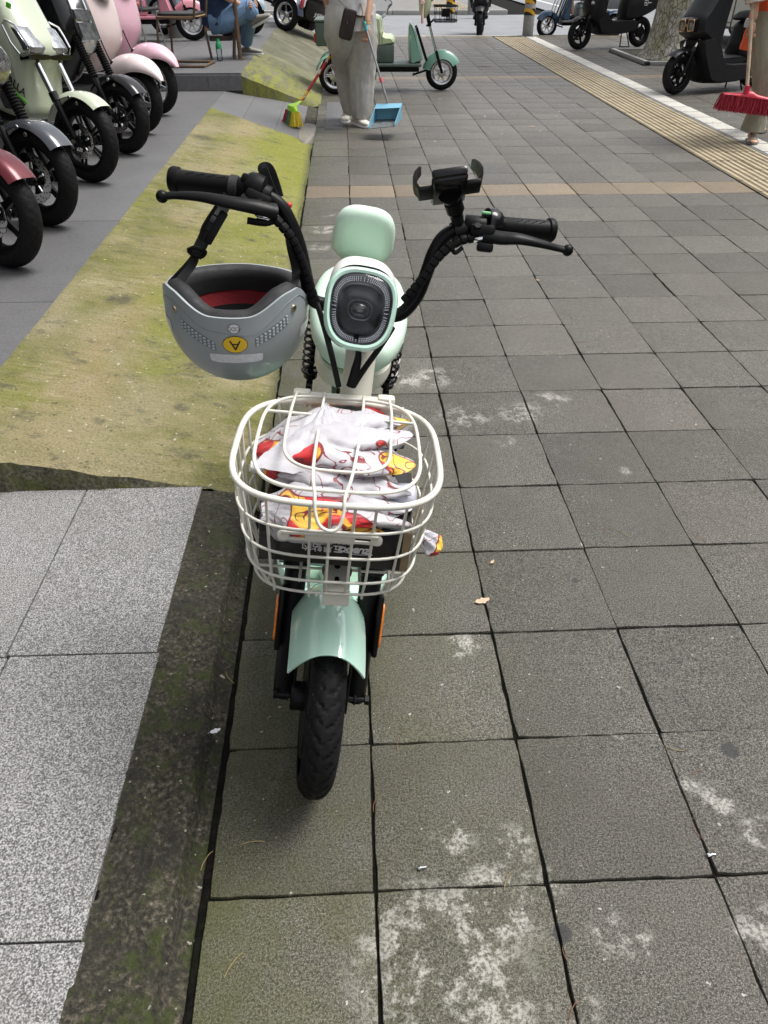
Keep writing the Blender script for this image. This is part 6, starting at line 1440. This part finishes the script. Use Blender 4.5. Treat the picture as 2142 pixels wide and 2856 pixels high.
def shoe(parent, heel, toe, mt, sole, L=.25, w_=.046):
    heel, toe = V(heel), V(toe); x = (toe - heel).normalized(); M = frame(heel, x, V((0, 0, 1)).cross(x))
    mb = MB(M); sec = [(-.02, .03, .035), (.0, .038, .055), (.05, .040, .062), (.10, .042, .052), (.15, .046, .042), (.20, .045, .034), (.24, .032, .026), (.258, .010, .016)]
    mb.loft([[(x_, wy * cos(a), max(.012, .014 + h * (1 + sin(a)) * .5 + (.012 if sin(a) > 0 else 0))) for a in [2 * PI * j / 24 for j in range(24)]] for x_, wy, h in sec]); s1 = part(mb, 'shoe', mt, parent, 60)
    mb = MB(M); mb.slab(smooth2([(-.025, -.03), (-.03, 0), (-.025, .03), (.06, .042), (.16, .050), (.23, .036), (.268, 0), (.23, -.036), (.16, -.050), (.06, -.042)], 3), (0, 0, .011), (1, 0, 0), (0, 1, 0), .022, .006); part(mb, 'sole', sole, s1)
    mb = MB(M)
    for i in range(5): mb.tube([(.06 + .022 * i, -.020, .066 - .005 * i), (.065 + .022 * i, 0, .072 - .006 * i), (.06 + .022 * i, .020, .066 - .005 * i)], .003, 6)
    part(mb, 'laces', PRW, s1)
OFFW = m_cl('stone grey trousers', (.43, .42, .395)); SHW = m_cl('pale grey shirt', (.55, .545, .54)); CANV = mat('cream canvas', (.62, .59, .52), .7)
# ---- woman sweeping, facing the camera and slightly right
pb = V((.10, 8.1, 0)); wp = thing('person', 'person in pale shirt and wide grey trousers sweeping with a broom and dustpan', 'person', pb)
fw = V((.35, -.93, 0)).normalized(); rt = V((.93, .35, 0)).normalized()        # her left is towards +rt in the picture
lf_, rf_ = G(1008, 352, .0), G(975, 338, 0)
hip = V((.075, 8.12, .86)); hl, hr = hip + rt * .09, hip - rt * .09
HANDL = P(1024, 92, 7.93); ELB = P(1030, 8, 8.02); SHL = hip + rt * .19 + V((0, .02, .50)); SHR = hip - rt * .19 + V((0, .02, .50))
HR = V((-.10, 8.30, .86)); ER = V((-.16, 8.26, 1.08))
J = {'pel': (hip, .13), 'wa': (hip + V((0, .0, .18)), .12), 'ch': (hip + V((0, .02, .40)), .135), 'ne': (hip + V((0, .02, .55)), .055), 'he': (hip + V((0, 0, .64)), .05),
     'hl': (hl, .09), 'kl': (lf_ + V((0, .02, .45)), .062), 'al': (lf_ + V((0, .02, .07)), .04), 'hr': (hr, .09), 'kr': (rf_ + V((0, .02, .45)), .062), 'ar': (rf_ + V((0, .02, .07)), .04),
     'sl': (SHL, .05), 'el': (ELB, .038), 'wl': (HANDL + V((.0, .0, .06)), .025), 'sr': (SHR, .05), 'er': (ER, .038), 'wr': (HR, .025)}
EB = chain('pel', 'wa', 'ch', 'ne', 'he') + chain('pel', 'hl', 'kl', 'al') + chain('pel', 'hr', 'kr', 'ar') + chain('ch', 'sl', 'el', 'wl') + chain('ch', 'sr', 'er', 'wr')
skin_mesh(J, EB, 'body', SKIN, wp); head(wp, hip + V((0, 0, .76)), fw, long=True)
mb = fold_tube([hl + V((0, 0, .12)), hl + V((.01, 0, -.10)), J['kl'][0] + V((.012, .03, .05)), lf_ + V((.0, .04, .16)), lf_ + V((-.01, .05, .075))], [.135, .145, .135, .105, .085], amp=.10, seed=1); part(mb, 'trouser_leg', OFFW, wp, 60)
mb = fold_tube([hr + V((0, 0, .12)), hr + V((-.01, 0, -.10)), J['kr'][0] + V((-.012, .03, .05)), rf_ + V((.02, .04, .18)), rf_ + V((.02, .05, .085))], [.135, .145, .135, .105, .085], amp=.10, seed=4); part(mb, 'trouser_leg', OFFW, wp, 60)
mb = fold_tube([hip + V((0, 0, -.06)), hip + V((0, 0, .12)), hip + V((0, 0, .20))], [.195, .175, .165], amp=.05, seed=2); part(mb, 'trouser_hips', OFFW, wp, 60)
mb = fold_tube([hip + V((0, 0, .055)), hip + V((0, 0, .20)), hip + V((0, .01, .36)), hip + V((0, .02, .50)), hip + V((0, .02, .56))], [.20, .185, .19, .155, .07], amp=.06, seed=7); part(mb, 'shirt', SHW, wp, 60)
for a, b, sd in ((SHL, ELB, 2), (SHR, ER, 6)): mb = fold_tube([a + (b - a) * -.15, a + (b - a) * .3, a + (b - a) * .72], [.075, .075, .07], amp=.08, seed=sd); part(mb, 'sleeve', SHW, wp, 60)
hand(wp, J['wl'][0] + V((0, 0, -.01)), (.02, -.1, -1), 1, (.6, -.8, 0)); hand(wp, HR, (-.1, -.3, -.8), -1, (-.5, .3, -.6))
shoe(wp, lf_ + V((-.055, .10, 0)), lf_ + V((.065, -.13, 0)), CANV, PRW); shoe(wp, rf_ + V((-.02, .11, 0)), rf_ + V((-.05, -.13, 0)), CANV, PRW)
mb = MB(); mb.tube([HANDL + V((cos(a) * .033, sin(a) * .033, .075)) for a in [2 * PI * i / 20 for i in range(20)]], .004, 6, closed=True); part(mb, 'bracelet', mat('gold thread', (.6, .38, .08), .4, metal=.5), wp)
# bag
bf = frame(P(970, 68, 7.86), rt * .96 + V((0, 0, -.25)), V((.25, 0, 1))); bag = thing('shoulder_bag', 'small dark brown crossbody bag hanging on the sweeping person', 'bag', bf.translation)
mb = MB(bf); mb.slab(sell(.062, .118, 7, 40), (0, 0, 0), (1, 0, 0), (0, 1, 0), .045, .014); part(mb, 'pouch', mat('dark brown leather', (.022, .014, .012), .5, bump=.3, bs=250), bag); mb = MB(bf); mb.tube([(-.02, .03, .025), (-.018, .0, .026)], .003, 6); part(mb, 'zip_pull', GOLD, bag)
mb = MB(); q = SHR + V((.02, -.1, .03)); mb.tube([bf @ V((-.05, .115, 0)), q + V((-.02, -.12, -.25)), q, hip + V((0, .16, .36)), bf @ V((.09, .12, .06)), bf @ V((.06, .08, 0))], .008, 6, res=5, sec=[(-1, -.25), (1, -.25), (1, .25), (-1, .25)]); part(mb, 'strap', mat('brown strap', (.10, .05, .03), .5), bag)
# broom with bright bristles
def m_print():
    t = NT('red patterned handle'); v1 = t.n('TexVoronoi'); v1.inputs['Scale'].default_value = 26; t.l(t.pos, v1.inputs['Vector']); r = t.sep(v1.outputs['Color'])[0]
    t.set(Base_Color=t.ramp(r, [(0, (.45, .02, .02)), (.55, (.75, .42, .02)), (.75, (.6, .55, .5)), (.85, (.45, .02, .02))], 'CONSTANT'), Roughness=.35); return t.m
b0, b1 = G(840, 284, .24), P(948, 112, 8.28); bb = thing('broom', 'broom with red patterned handle and green, red and yellow bristles', 'broom', G(810, 330, .13))
mb = MB(); mb.tube([b0, b1], .0125, 12); part(mb, 'handle', m_print(), bb)
LIME = mat('lime plastic', (.38, .72, .03), .35)
bA, bB = G(788, 296, .17), G(846, 322, .17); L_ = (bB - bA).normalized(); hc = bA.lerp(bB, .5)
sd2 = V((0, 0, 1)).cross(L_).normalized(); mb = MB()
mb.loft([[c + L_ * (wx * cos(a)) + sd2 * (wy * sin(a)) for a in [2 * PI * j / 24 for j in range(24)]] for c, wx, wy in ((b0.lerp(b1, .02), .018, .018), (b0.lerp(hc, .4) + V((0, 0, .02)), .035, .022), (hc + V((0, 0, .045)), .085, .03), (hc + V((0, 0, .012)), .118, .036), (hc, .115, .035))]); part(mb, 'broom_socket', LIME, bb, 50)
for i, (c0, col) in enumerate(((-.085, (.42, .03, .05)), (-.03, (.04, .17, .14)), (.025, (.10, .22, .05)), (.080, (.62, .48, .03)))):
    mb = MB(); rg = random.Random(i)
    for k in range(260):
        d = V((rg.gauss(-.12, .16), rg.gauss(-.08, .16), -1)); p0 = hc + L_ * (c0 + rg.uniform(-.030, .030)) + sd2 * rg.uniform(-.034, .034); d += L_ * c0 * 2.2; mb.tube([p0, p0 + d * .06 + L_ * rg.uniform(-.01, .01), p0 + d * .115], [.0030, .0028, .002], 4)
    part(mb, 'bristles', mat('bristles %d' % i, col, .6, var=.3, vs=80), bb, 40, kind='stuff')
# dustpan
dp = thing('dustpan', 'blue long handled dustpan held above the slabs', 'dustpan', G(1075, 345, .02)); h0, h1 = P(1022, 82, 7.9), P(1081, 285, 7.75)
mb = MB(); mb.tube([h0, h1], .011, 12); part(mb, 'handle', STEEL, dp); mb = MB(); mb.tube([h0.lerp(h1, -.10), h0.lerp(h1, .02)], .015, 12); part(mb, 'hand_grip', mat('turquoise grip', (.06, .42, .48), .4), dp); mb = MB(); mb.tube([h0.lerp(h1, .66), h0.lerp(h1, .72)], .017, 12); part(mb, 'handle_joint', mat('pink collar', (.7, .12, .16), .4), dp)
DPB = mat('dusty blue plastic', (.16, .40, .55), .45, dirt=((.3, .32, .32), .5)); A, B, C_, D = P(1050, 290, 7.76), P(1120, 288, 7.72), P(1100, 345, 7.45), P(1028, 352, 7.50)
up = V((0, -.12, .99)); E_, F_ = A + up * .0, B
inn = [A, B, C_, D]; lo = [p - V((0, 0, .0)) for p in inn]
floorz = [A - V((0, -.02, .13)), B - V((0, -.02, .13)), C_ + V((.0, 0, -.02)), D + V((0, 0, -.02))]
def panel(q, th=.004):
    q = [V(p) for p in q]; n = (q[1] - q[0]).cross(q[3] - q[0]).normalized() * th; return MB().loft([[p.copy() for p in q], [p + n for p in q]])
part(panel(floorz), 'pan_floor', mat('dirty pan floor', (.10, .10, .10), .7, dirt=((.2, .35, .42), .6)), dp, 20); part(panel([A, B, floorz[1], floorz[0]]), 'pan_back', DPB, dp, 20)
part(panel([A, floorz[0], floorz[3], D]), 'pan_side', DPB, dp, 20); part(panel([B, C_, floorz[2], floorz[1]]), 'pan_side', DPB, dp, 20); part(panel([A, B, B.lerp(C_, .22), A.lerp(D, .22)]), 'pan_hood', DPB, dp, 20)
# ---- street sweeper on the right, walking left
sp_ = V((3.72, 7.25, 0)); sw = thing('person', 'person in orange safety vest walking with a red push broom at the right edge', 'person', sp_)
f1, f2 = G(2085, 400, 0), G(2118, 372, 0) + V((.02, .1, 0)); hip = V((3.60, 7.36, .88)); hl, hr = hip + V((-.06, -.08, 0)), hip + V((.06, .09, 0)); SHL = hip + V((-.08, -.17, .46)); SHR = hip + V((.05, .19, .46)); HA = P(2094, 92, 7.18); EL = P(2092, 30, 7.20) + V((.02, 0, 0)); 
EL = P(2098, 18, 7.22); HB = HA + V((.02, .10, .28)); ERt = SHR + V((-.05, -.05, -.25))
J = {'pel': (hip, .13), 'wa': (hip + V((-.01, 0, .18)), .12), 'ch': (hip + V((-.02, .01, .38)), .14), 'ne': (hip + V((-.04, .01, .53)), .055), 'he': (hip + V((-.06, .01, .62)), .05), 'hl': (hl, .09), 'kl': (f1 + V((.03, .03, .45)), .06), 'al': (f1 + V((.02, .02, .075)), .036), 'hr': (hr, .09), 'kr': (f2 + V((-.02, 0, .46)), .06), 'ar': (f2 + V((.04, .02, .09)), .036),
     'sl': (SHL, .05), 'el': (EL + V((0, 0, .12)), .04), 'wl': (HA + V((0, 0, .08)), .026), 'sr': (SHR, .05), 'er': (ERt, .04), 'wr': (HB, .026)}
skin_mesh(J, EB, 'body', SKIN, sw); head(sw, hip + V((-.08, .01, .74)), (-1, -.3, -.1))
OLV = m_cl('olive trousers', (.12, .115, .085)); OLL = m_cl('faded khaki trousers', (.27, .26, .20)); VEST = m_cl('orange vest', (.72, .10, .02)); BLS = None
mb = fold_tube([hl + V((0, 0, .10)), hl + V((0, 0, -.1)), J['kl'][0], f1 + V((.03, .03, .22)), f1 + V((.025, .03, .10))], [.125, .12, .095, .088, .098], amp=.08, seed=3); part(mb, 'trouser_leg', OLL, sw, 60)
mb = fold_tube([hr + V((0, 0, .10)), hr + V((0, 0, -.1)), J['kr'][0], f2 + V((.03, .02, .22)), f2 + V((.04, .02, .11))], [.125, .12, .095, .088, .098], amp=.08, seed=5); part(mb, 'trouser_leg', OLV, sw, 60)
def m_dots():
    t = NT('polka dot blouse'); v1 = t.n('TexVoronoi'); v1.inputs['Scale'].default_value = 34; t.l(t.pos, v1.inputs['Vector']); t.set(Base_Color=t.mix(t.math('LESS_THAN', v1.outputs['Distance'], .26), (.62, .54, .48), (.05, .03, .035)), Roughness=.8); return t.m
BLS = m_dots()
mb = fold_tube([hip + V((0, 0, -.18)), hip + V((0, 0, .14)), hip + V((-.02, .01, .34)), hip + V((-.03, .01, .48)), hip + V((-.04, .01, .54))], [.20, .185, .19, .15, .07], amp=.05, seed=9); vst = part(mb, 'vest', VEST, sw, 60)
mb = fold_tube([hip + V((0, 0, -.02)), hip + V((0, 0, .01)), hip + V((0, 0, .04))], [.206, .204, .202], amp=.05, seed=9.0, res=3); part(mb, 'reflective_band', mat('silver band', (.5, .5, .5), .4), vst, 60)
mb = fold_tube([SHL + V((0, 0, .03)), SHL.lerp(J['el'][0], .6), J['el'][0], J['el'][0].lerp(J['wl'][0], .42)], [.08, .075, .075, .078], amp=.12, seed=2); part(mb, 'sleeve', BLS, sw, 60); mb = fold_tube([SHR, SHR.lerp(ERt, .6), ERt, ERt.lerp(HB, .4)], [.08, .075, .07, .07], amp=.1, seed=8); part(mb, 'sleeve', BLS, sw, 60)
hand(sw, J['wl'][0], (.0, -.05, -1), -1, (.75, -.6, 0)); hand(sw, HB, (-.5, -.4, -.6), 1, (0, .4, -.8))
for fp, d in ((f1, V((-.25, -.97, 0))), (f2, V((-.3, -.95, 0)))):
    d.normalize(); M = frame(fp - d * .10 + V((.03, 0, 0)), d, V((0, 0, 1)).cross(d)); mb = MB(M); mb.slab(smooth2([(-.02, -.03), (-.02, .03), (.08, .04), (.17, .045), (.235, 0), (.17, -.045), (.08, -.04)], 3), (0, 0, .012), (1, 0, 0), (0, 1, 0), .022, .006); sd_ = part(mb, 'sandal', mat('grey sandal', (.16, .15, .14), .6), sw)
    mb = MB(M); mb.loft([[(x, wy * cos(a), .022 + h * (1 + sin(a)) * .5) for a in [2 * PI * j / 20 for j in range(20)]] for x, wy, h in ((-.01, .024, .05), (.04, .03, .065), (.10, .036, .05), (.16, .038, .032), (.21, .03, .02), (.225, .012, .012))]); part(mb, 'foot', SKIN, sw, 60)
    mb = MB(M)
    for x in (.10, .125, .15, .175): mb.tube([(x, -.042, .02), (x + .006, -.02, .062 - .2 * (x - .1)), (x + .008, .0, .070 - .25 * (x - .1)), (x + .006, .02, .062 - .2 * (x - .1)), (x, .042, .02)], .007, 8, res=3)
    part(mb, 'sandal_straps', mat('pewter straps', (.42, .38, .33), .35, metal=.5), sd_)
# red push broom
q0, q1 = P(2083, 250, 7.02), P(2096, 60, 7.16); rb = thing('push_broom', 'red push broom with a pale wooden handle carried by the sweeper', 'broom', G(2080, 310, .3))
mb = MB(); mb.tube([q0, q1, q1 + (q1 - q0) * .6], .0145, 12); part(mb, 'handle', mat('pale worn wood', (.52, .40, .29), .6, var=.2, vs=30), rb)
a_, b_ = P(2016, 258, 7.06), P(2165, 277, 6.98); ax = (b_ - a_); RP = mat('red broom plastic', (.55, .02, .05), .4)
mb = MB(); mb.tube([q0 + V((0, 0, .03)), q0 + V((0, 0, -.05))], [.02, .026], 14); n = ax.normalized()
mb.loft([[a_.lerp(b_, f) + V((0, .035 * cos(t), .0 + hh * max(0, sin(t)) - .008)) for t in [2 * PI * j / 16 for j in range(16)]] for f, hh in ((0, .008), (.15, .014), (.38, .026), (.46, .045), (.54, .045), (.62, .026), (.85, .014), (1, .008))]); part(mb, 'broom_back', RP, rb, 50)
mb = MB(); rg = random.Random(5)
for k in range(900):
    f = rg.random(); p0 = a_.lerp(b_, f) + V((0, rg.uniform(-.035, .035), -.008)); d = V((rg.gauss(-.15, .12) + (f - .5) * .25, rg.gauss(-.05, .14), -1)); mb.tube([p0, p0 + d * .06, p0 + d * rg.uniform(.10, .125) + V((rg.gauss(0, .006), 0, 0))], [.0032, .003, .002], 4)
part(mb, 'bristles', mat('crimson bristles', (.33, .012, .03), .6, var=.5, vs=60), rb, 40, kind='stuff')
# ---- person seated on the stool, facing right, one leg crossed
sb = G(622, 163, ZQ); se = thing('person', 'seated person in navy shirt and blue jeans with crossed legs on the stool', 'person', sb)
hip = sb + V((-.01, .0, .38)); fr_ = G(690, 152, ZQ); kn = hip + V((.36, -.03, .10)); kn2 = hip + V((.36, .08, .06)); an2 = fr_ + V((-.01, .0, .09)); an1 = P(703, 42, hip.y - .02)
SHL = hip + V((.03, -.17, .46)); SHR = hip + V((.03, .17, .46)); HA = P(682, 20, hip.y - .05); ELB = hip + V((.12, -.22, .24))
J = {'pel': (hip, .14), 'wa': (hip + V((.0, 0, .18)), .13), 'ch': (hip + V((.03, .0, .38)), .14), 'ne': (hip + V((.05, .0, .52)), .055), 'he': (hip + V((.08, .0, .61)), .05), 'hl': (hip + V((.04, -.08, 0)), .095), 'kl': (kn, .07), 'al': (an1, .042), 'hr': (hip + V((.04, .08, 0)), .095), 'kr': (kn2, .07), 'ar': (an2, .042),
     'sl': (SHL, .05), 'el': (ELB, .04), 'wl': (HA, .027), 'sr': (SHR, .05), 'er': (hip + V((.14, .2, .24)), .04), 'wr': (HA + V((.02, .1, .02)), .027)}
skin_mesh(J, EB, 'body', SKIN, se); head(se, hip + V((.12, 0, .72)), (1, -.2, -.15)); NAVY = m_cl('navy shirt', (.012, .028, .075)); JEAN = m_cl('faded jeans', (.13, .22, .36))
mb = fold_tube([hip + V((0, 0, -.04)), hip + V((0, 0, .14)), hip + V((.02, 0, .34)), hip + V((.04, 0, .47)), hip + V((.05, 0, .53))], [.185, .18, .19, .15, .07], amp=.06, seed=1); part(mb, 'shirt', NAVY, se, 60)
for a, b, sd in ((SHL, ELB, 1), (SHR, J['er'][0], 4)): mb = fold_tube([a + V((0, 0, .02)), a.lerp(b, .4), a.lerp(b, .85)], [.08, .075, .07], amp=.08, seed=sd); part(mb, 'sleeve', NAVY, se, 60)
for a, k, n_, sd in (('hl', 'kl', 'al', 2), ('hr', 'kr', 'ar', 6)): mb = fold_tube([J['pel'][0].lerp(J[a][0], .6) + V((-.08, 0, -.01)), J[a][0] + V((.06, 0, 0)), J[k][0] + V((-.04, 0, .01)), J[k][0] + V((.012, 0, -.02)), J[k][0].lerp(J[n_][0], .5), J[n_][0].lerp(J[k][0], .12)], [.13, .12, .095, .09, .08, .07], amp=.08, seed=sd); part(mb, 'jeans_leg', JEAN, se, 60)
hand(se, HA, (.6, -.3, .1), 1, (0, .5, .8)); hand(se, HA + V((.02, .1, .02)), (.6, -.2, .1), -1, (0, .5, .8)); GSH = mat('grey sneaker', (.24, .23, .20), .7)
shoe(se, fr_ + V((-.05, .02, 0)), fr_ + V((.18, -.06, 0)), GSH, PRW); 
Sx = an1 + V((.03, 0, -.04)); x = V((.75, -.45, .35)).normalized(); Ms = frame(Sx, x, V((.2, .9, .1)));
mb = MB(Ms); sec = [(-.06, .03, .035), (-.04, .038, .075), (.01, .040, .085), (.06, .042, .065), (.11, .046, .05), (.16, .045, .042), (.20, .032, .03), (.215, .010, .016)]
mb.loft([[(x_, wy * cos(a), -.05 + h * (1 + sin(a)) * .6) for a in [2 * PI * j / 24 for j in range(24)]] for x_, wy, h in sec]); sh_ = part(mb, 'shoe', GSH, se, 60)
mb = MB(Ms); mb.slab(smooth2([(-.065, -.03), (-.07, 0), (-.065, .03), (.02, .042), (.12, .050), (.19, .036), (.228, 0), (.19, -.036), (.12, -.050), (.02, -.042)], 3), (0, 0, -.058), (1, 0, 0), (0, 1, 0), .026, .007); part(mb, 'sole', PRW, sh_)
# ---- rider on the blue tricycle (leg) and motorcyclist
rb_ = bM_ @ V((.62, 0, .50)); rp = thing('person', 'rider in shorts and dark sandals on the pale blue tricycle', 'person', bM_ @ V((.8, 0, .30)))
def rider(parent, M, seat, knees, feet, hands_, shirt, pants, feetmat, bare=True):
    hip = V(seat); J = {'pel': (hip, .14), 'wa': (hip + V((.03, 0, .18)), .13), 'ch': (hip + V((.08, 0, .38)), .14), 'ne': (hip + V((.10, 0, .53)), .055), 'he': (hip + V((.12, 0, .62)), .05), 'hl': (hip + V((.04, .1, 0)), .095), 'kl': (V(knees[0]), .062), 'al': (V(feet[0]) + V((-.03, 0, .08)), .04), 'hr': (hip + V((.04, -.1, 0)), .095), 'kr': (V(knees[1]), .062), 'ar': (V(feet[1]) + V((-.03, 0, .08)), .04),
        'sl': (hip + V((.08, .18, .46)), .05), 'el': (hip + V((.20, .26, .28)), .04), 'wl': (V(hands_[0]), .027), 'sr': (hip + V((.08, -.18, .46)), .05), 'er': (hip + V((.20, -.26, .28)), .04), 'wr': (V(hands_[1]), .027)}
    J = {k: (M @ v[0], v[1]) for k, v in J.items()}; skin_mesh(J, EB, 'body', SKIN, parent, 1); f = M.to_3x3() @ V((1, 0, 0)); head(parent, J['he'][0] + V((0, 0, .11)), f)
    up = V((0, 0, 1)); h = J['pel'][0]
    part(fold_tube([h + up * -.05, J['wa'][0], J['ch'][0], J['ne'][0] - up * .04], [.18, .17, .18, .08], amp=.06, seed=2), 'shirt', shirt, parent, 60)
    for a, k, n_ in (('hl', 'kl', 'al'), ('hr', 'kr', 'ar')):
        A_, K_, N_ = J[a][0], J[k][0], J[n_][0]; pts = [h.lerp(A_, .6), A_.lerp(K_, .3), A_.lerp(K_, .9)]; rr = [.13, .115, .10]
        if not bare: pts += [K_ + (K_ - A_) * .05, K_.lerp(N_, .5), N_.lerp(K_, .1)]; rr += [.09, .08, .07]
        part(fold_tube(pts, rr, amp=.07, seed=3), 'trouser_leg', pants, parent, 60)
    for i, fo in enumerate(feet):
        Mf = M @ Matrix.Translation(V(fo) + V((-.09, 0, 0))); mb = MB(Mf); mb.loft([[(x, wy * cos(a), .005 + h_ * (1 + sin(a)) * .5) for a in [2 * PI * j / 16 for j in range(16)]] for x, wy, h_ in ((-.02, .03, .05), (.04, .04, .085), (.12, .045, .065), (.20, .045, .045), (.25, .02, .03))]); part(mb, 'shoe', feetmat, parent, 60)
    for s_, k, e in ((1, 'wl', 'el'), (-1, 'wr', 'er')): hand(parent, J[k][0], J[k][0] - J[e][0], s_, M.to_3x3() @ V((0, 1, 0)))
rider(rp, bM_, (.58, 0, .74), [(.92, .14, .72), (.92, -.14, .72)], [(.86, .14, .305), (.86, -.14, .305)], [(.86, .30, 1.17), (.86, -.30, 1.17)], m_cl('dark tee', (.03, .03, .035)), m_cl('black shorts', (.015, .015, .018)), BLKP)
mp_ = V((2.78, 17.95, -.104))
NOSE_M = [(.02, .52), (.05, .66), (-.02, .90), (-.12, 1.02), (-.28, 1.06), (-.36, .9), (-.34, .60), (-.26, .42), (-.12, .42)]
mt_ = scooter('black scooter ridden across the side road towards the camera', mp_, R_(-100), MBLK, NOSE_M, None, 'short', MBLK, BLK, 5, lamp=lamp_round(.84, .07), R=.27, group='scooters on the road', lean=R_(3), name='ridden_scooter', tyre_w=.06, stand=False, dx=-.12, tn=80)
mM = sc_frame(mp_, R_(-100), R_(3)); rq = thing('person', 'rider in dark clothes on the black scooter crossing the side road', 'person', mM @ V((-.5, 0, .3)))
rider(rq, mM, (-.98, 0, .88), [(-.58, .16, .80), (-.58, -.16, .80)], [(-.60, .13, .41), (-.60, -.13, .41)], [(-.56, .32, 1.10), (-.56, -.32, 1.10)], m_cl('charcoal jacket', (.02, .02, .024)), m_cl('black trousers', (.012, .012, .014)), PRW, bare=False)
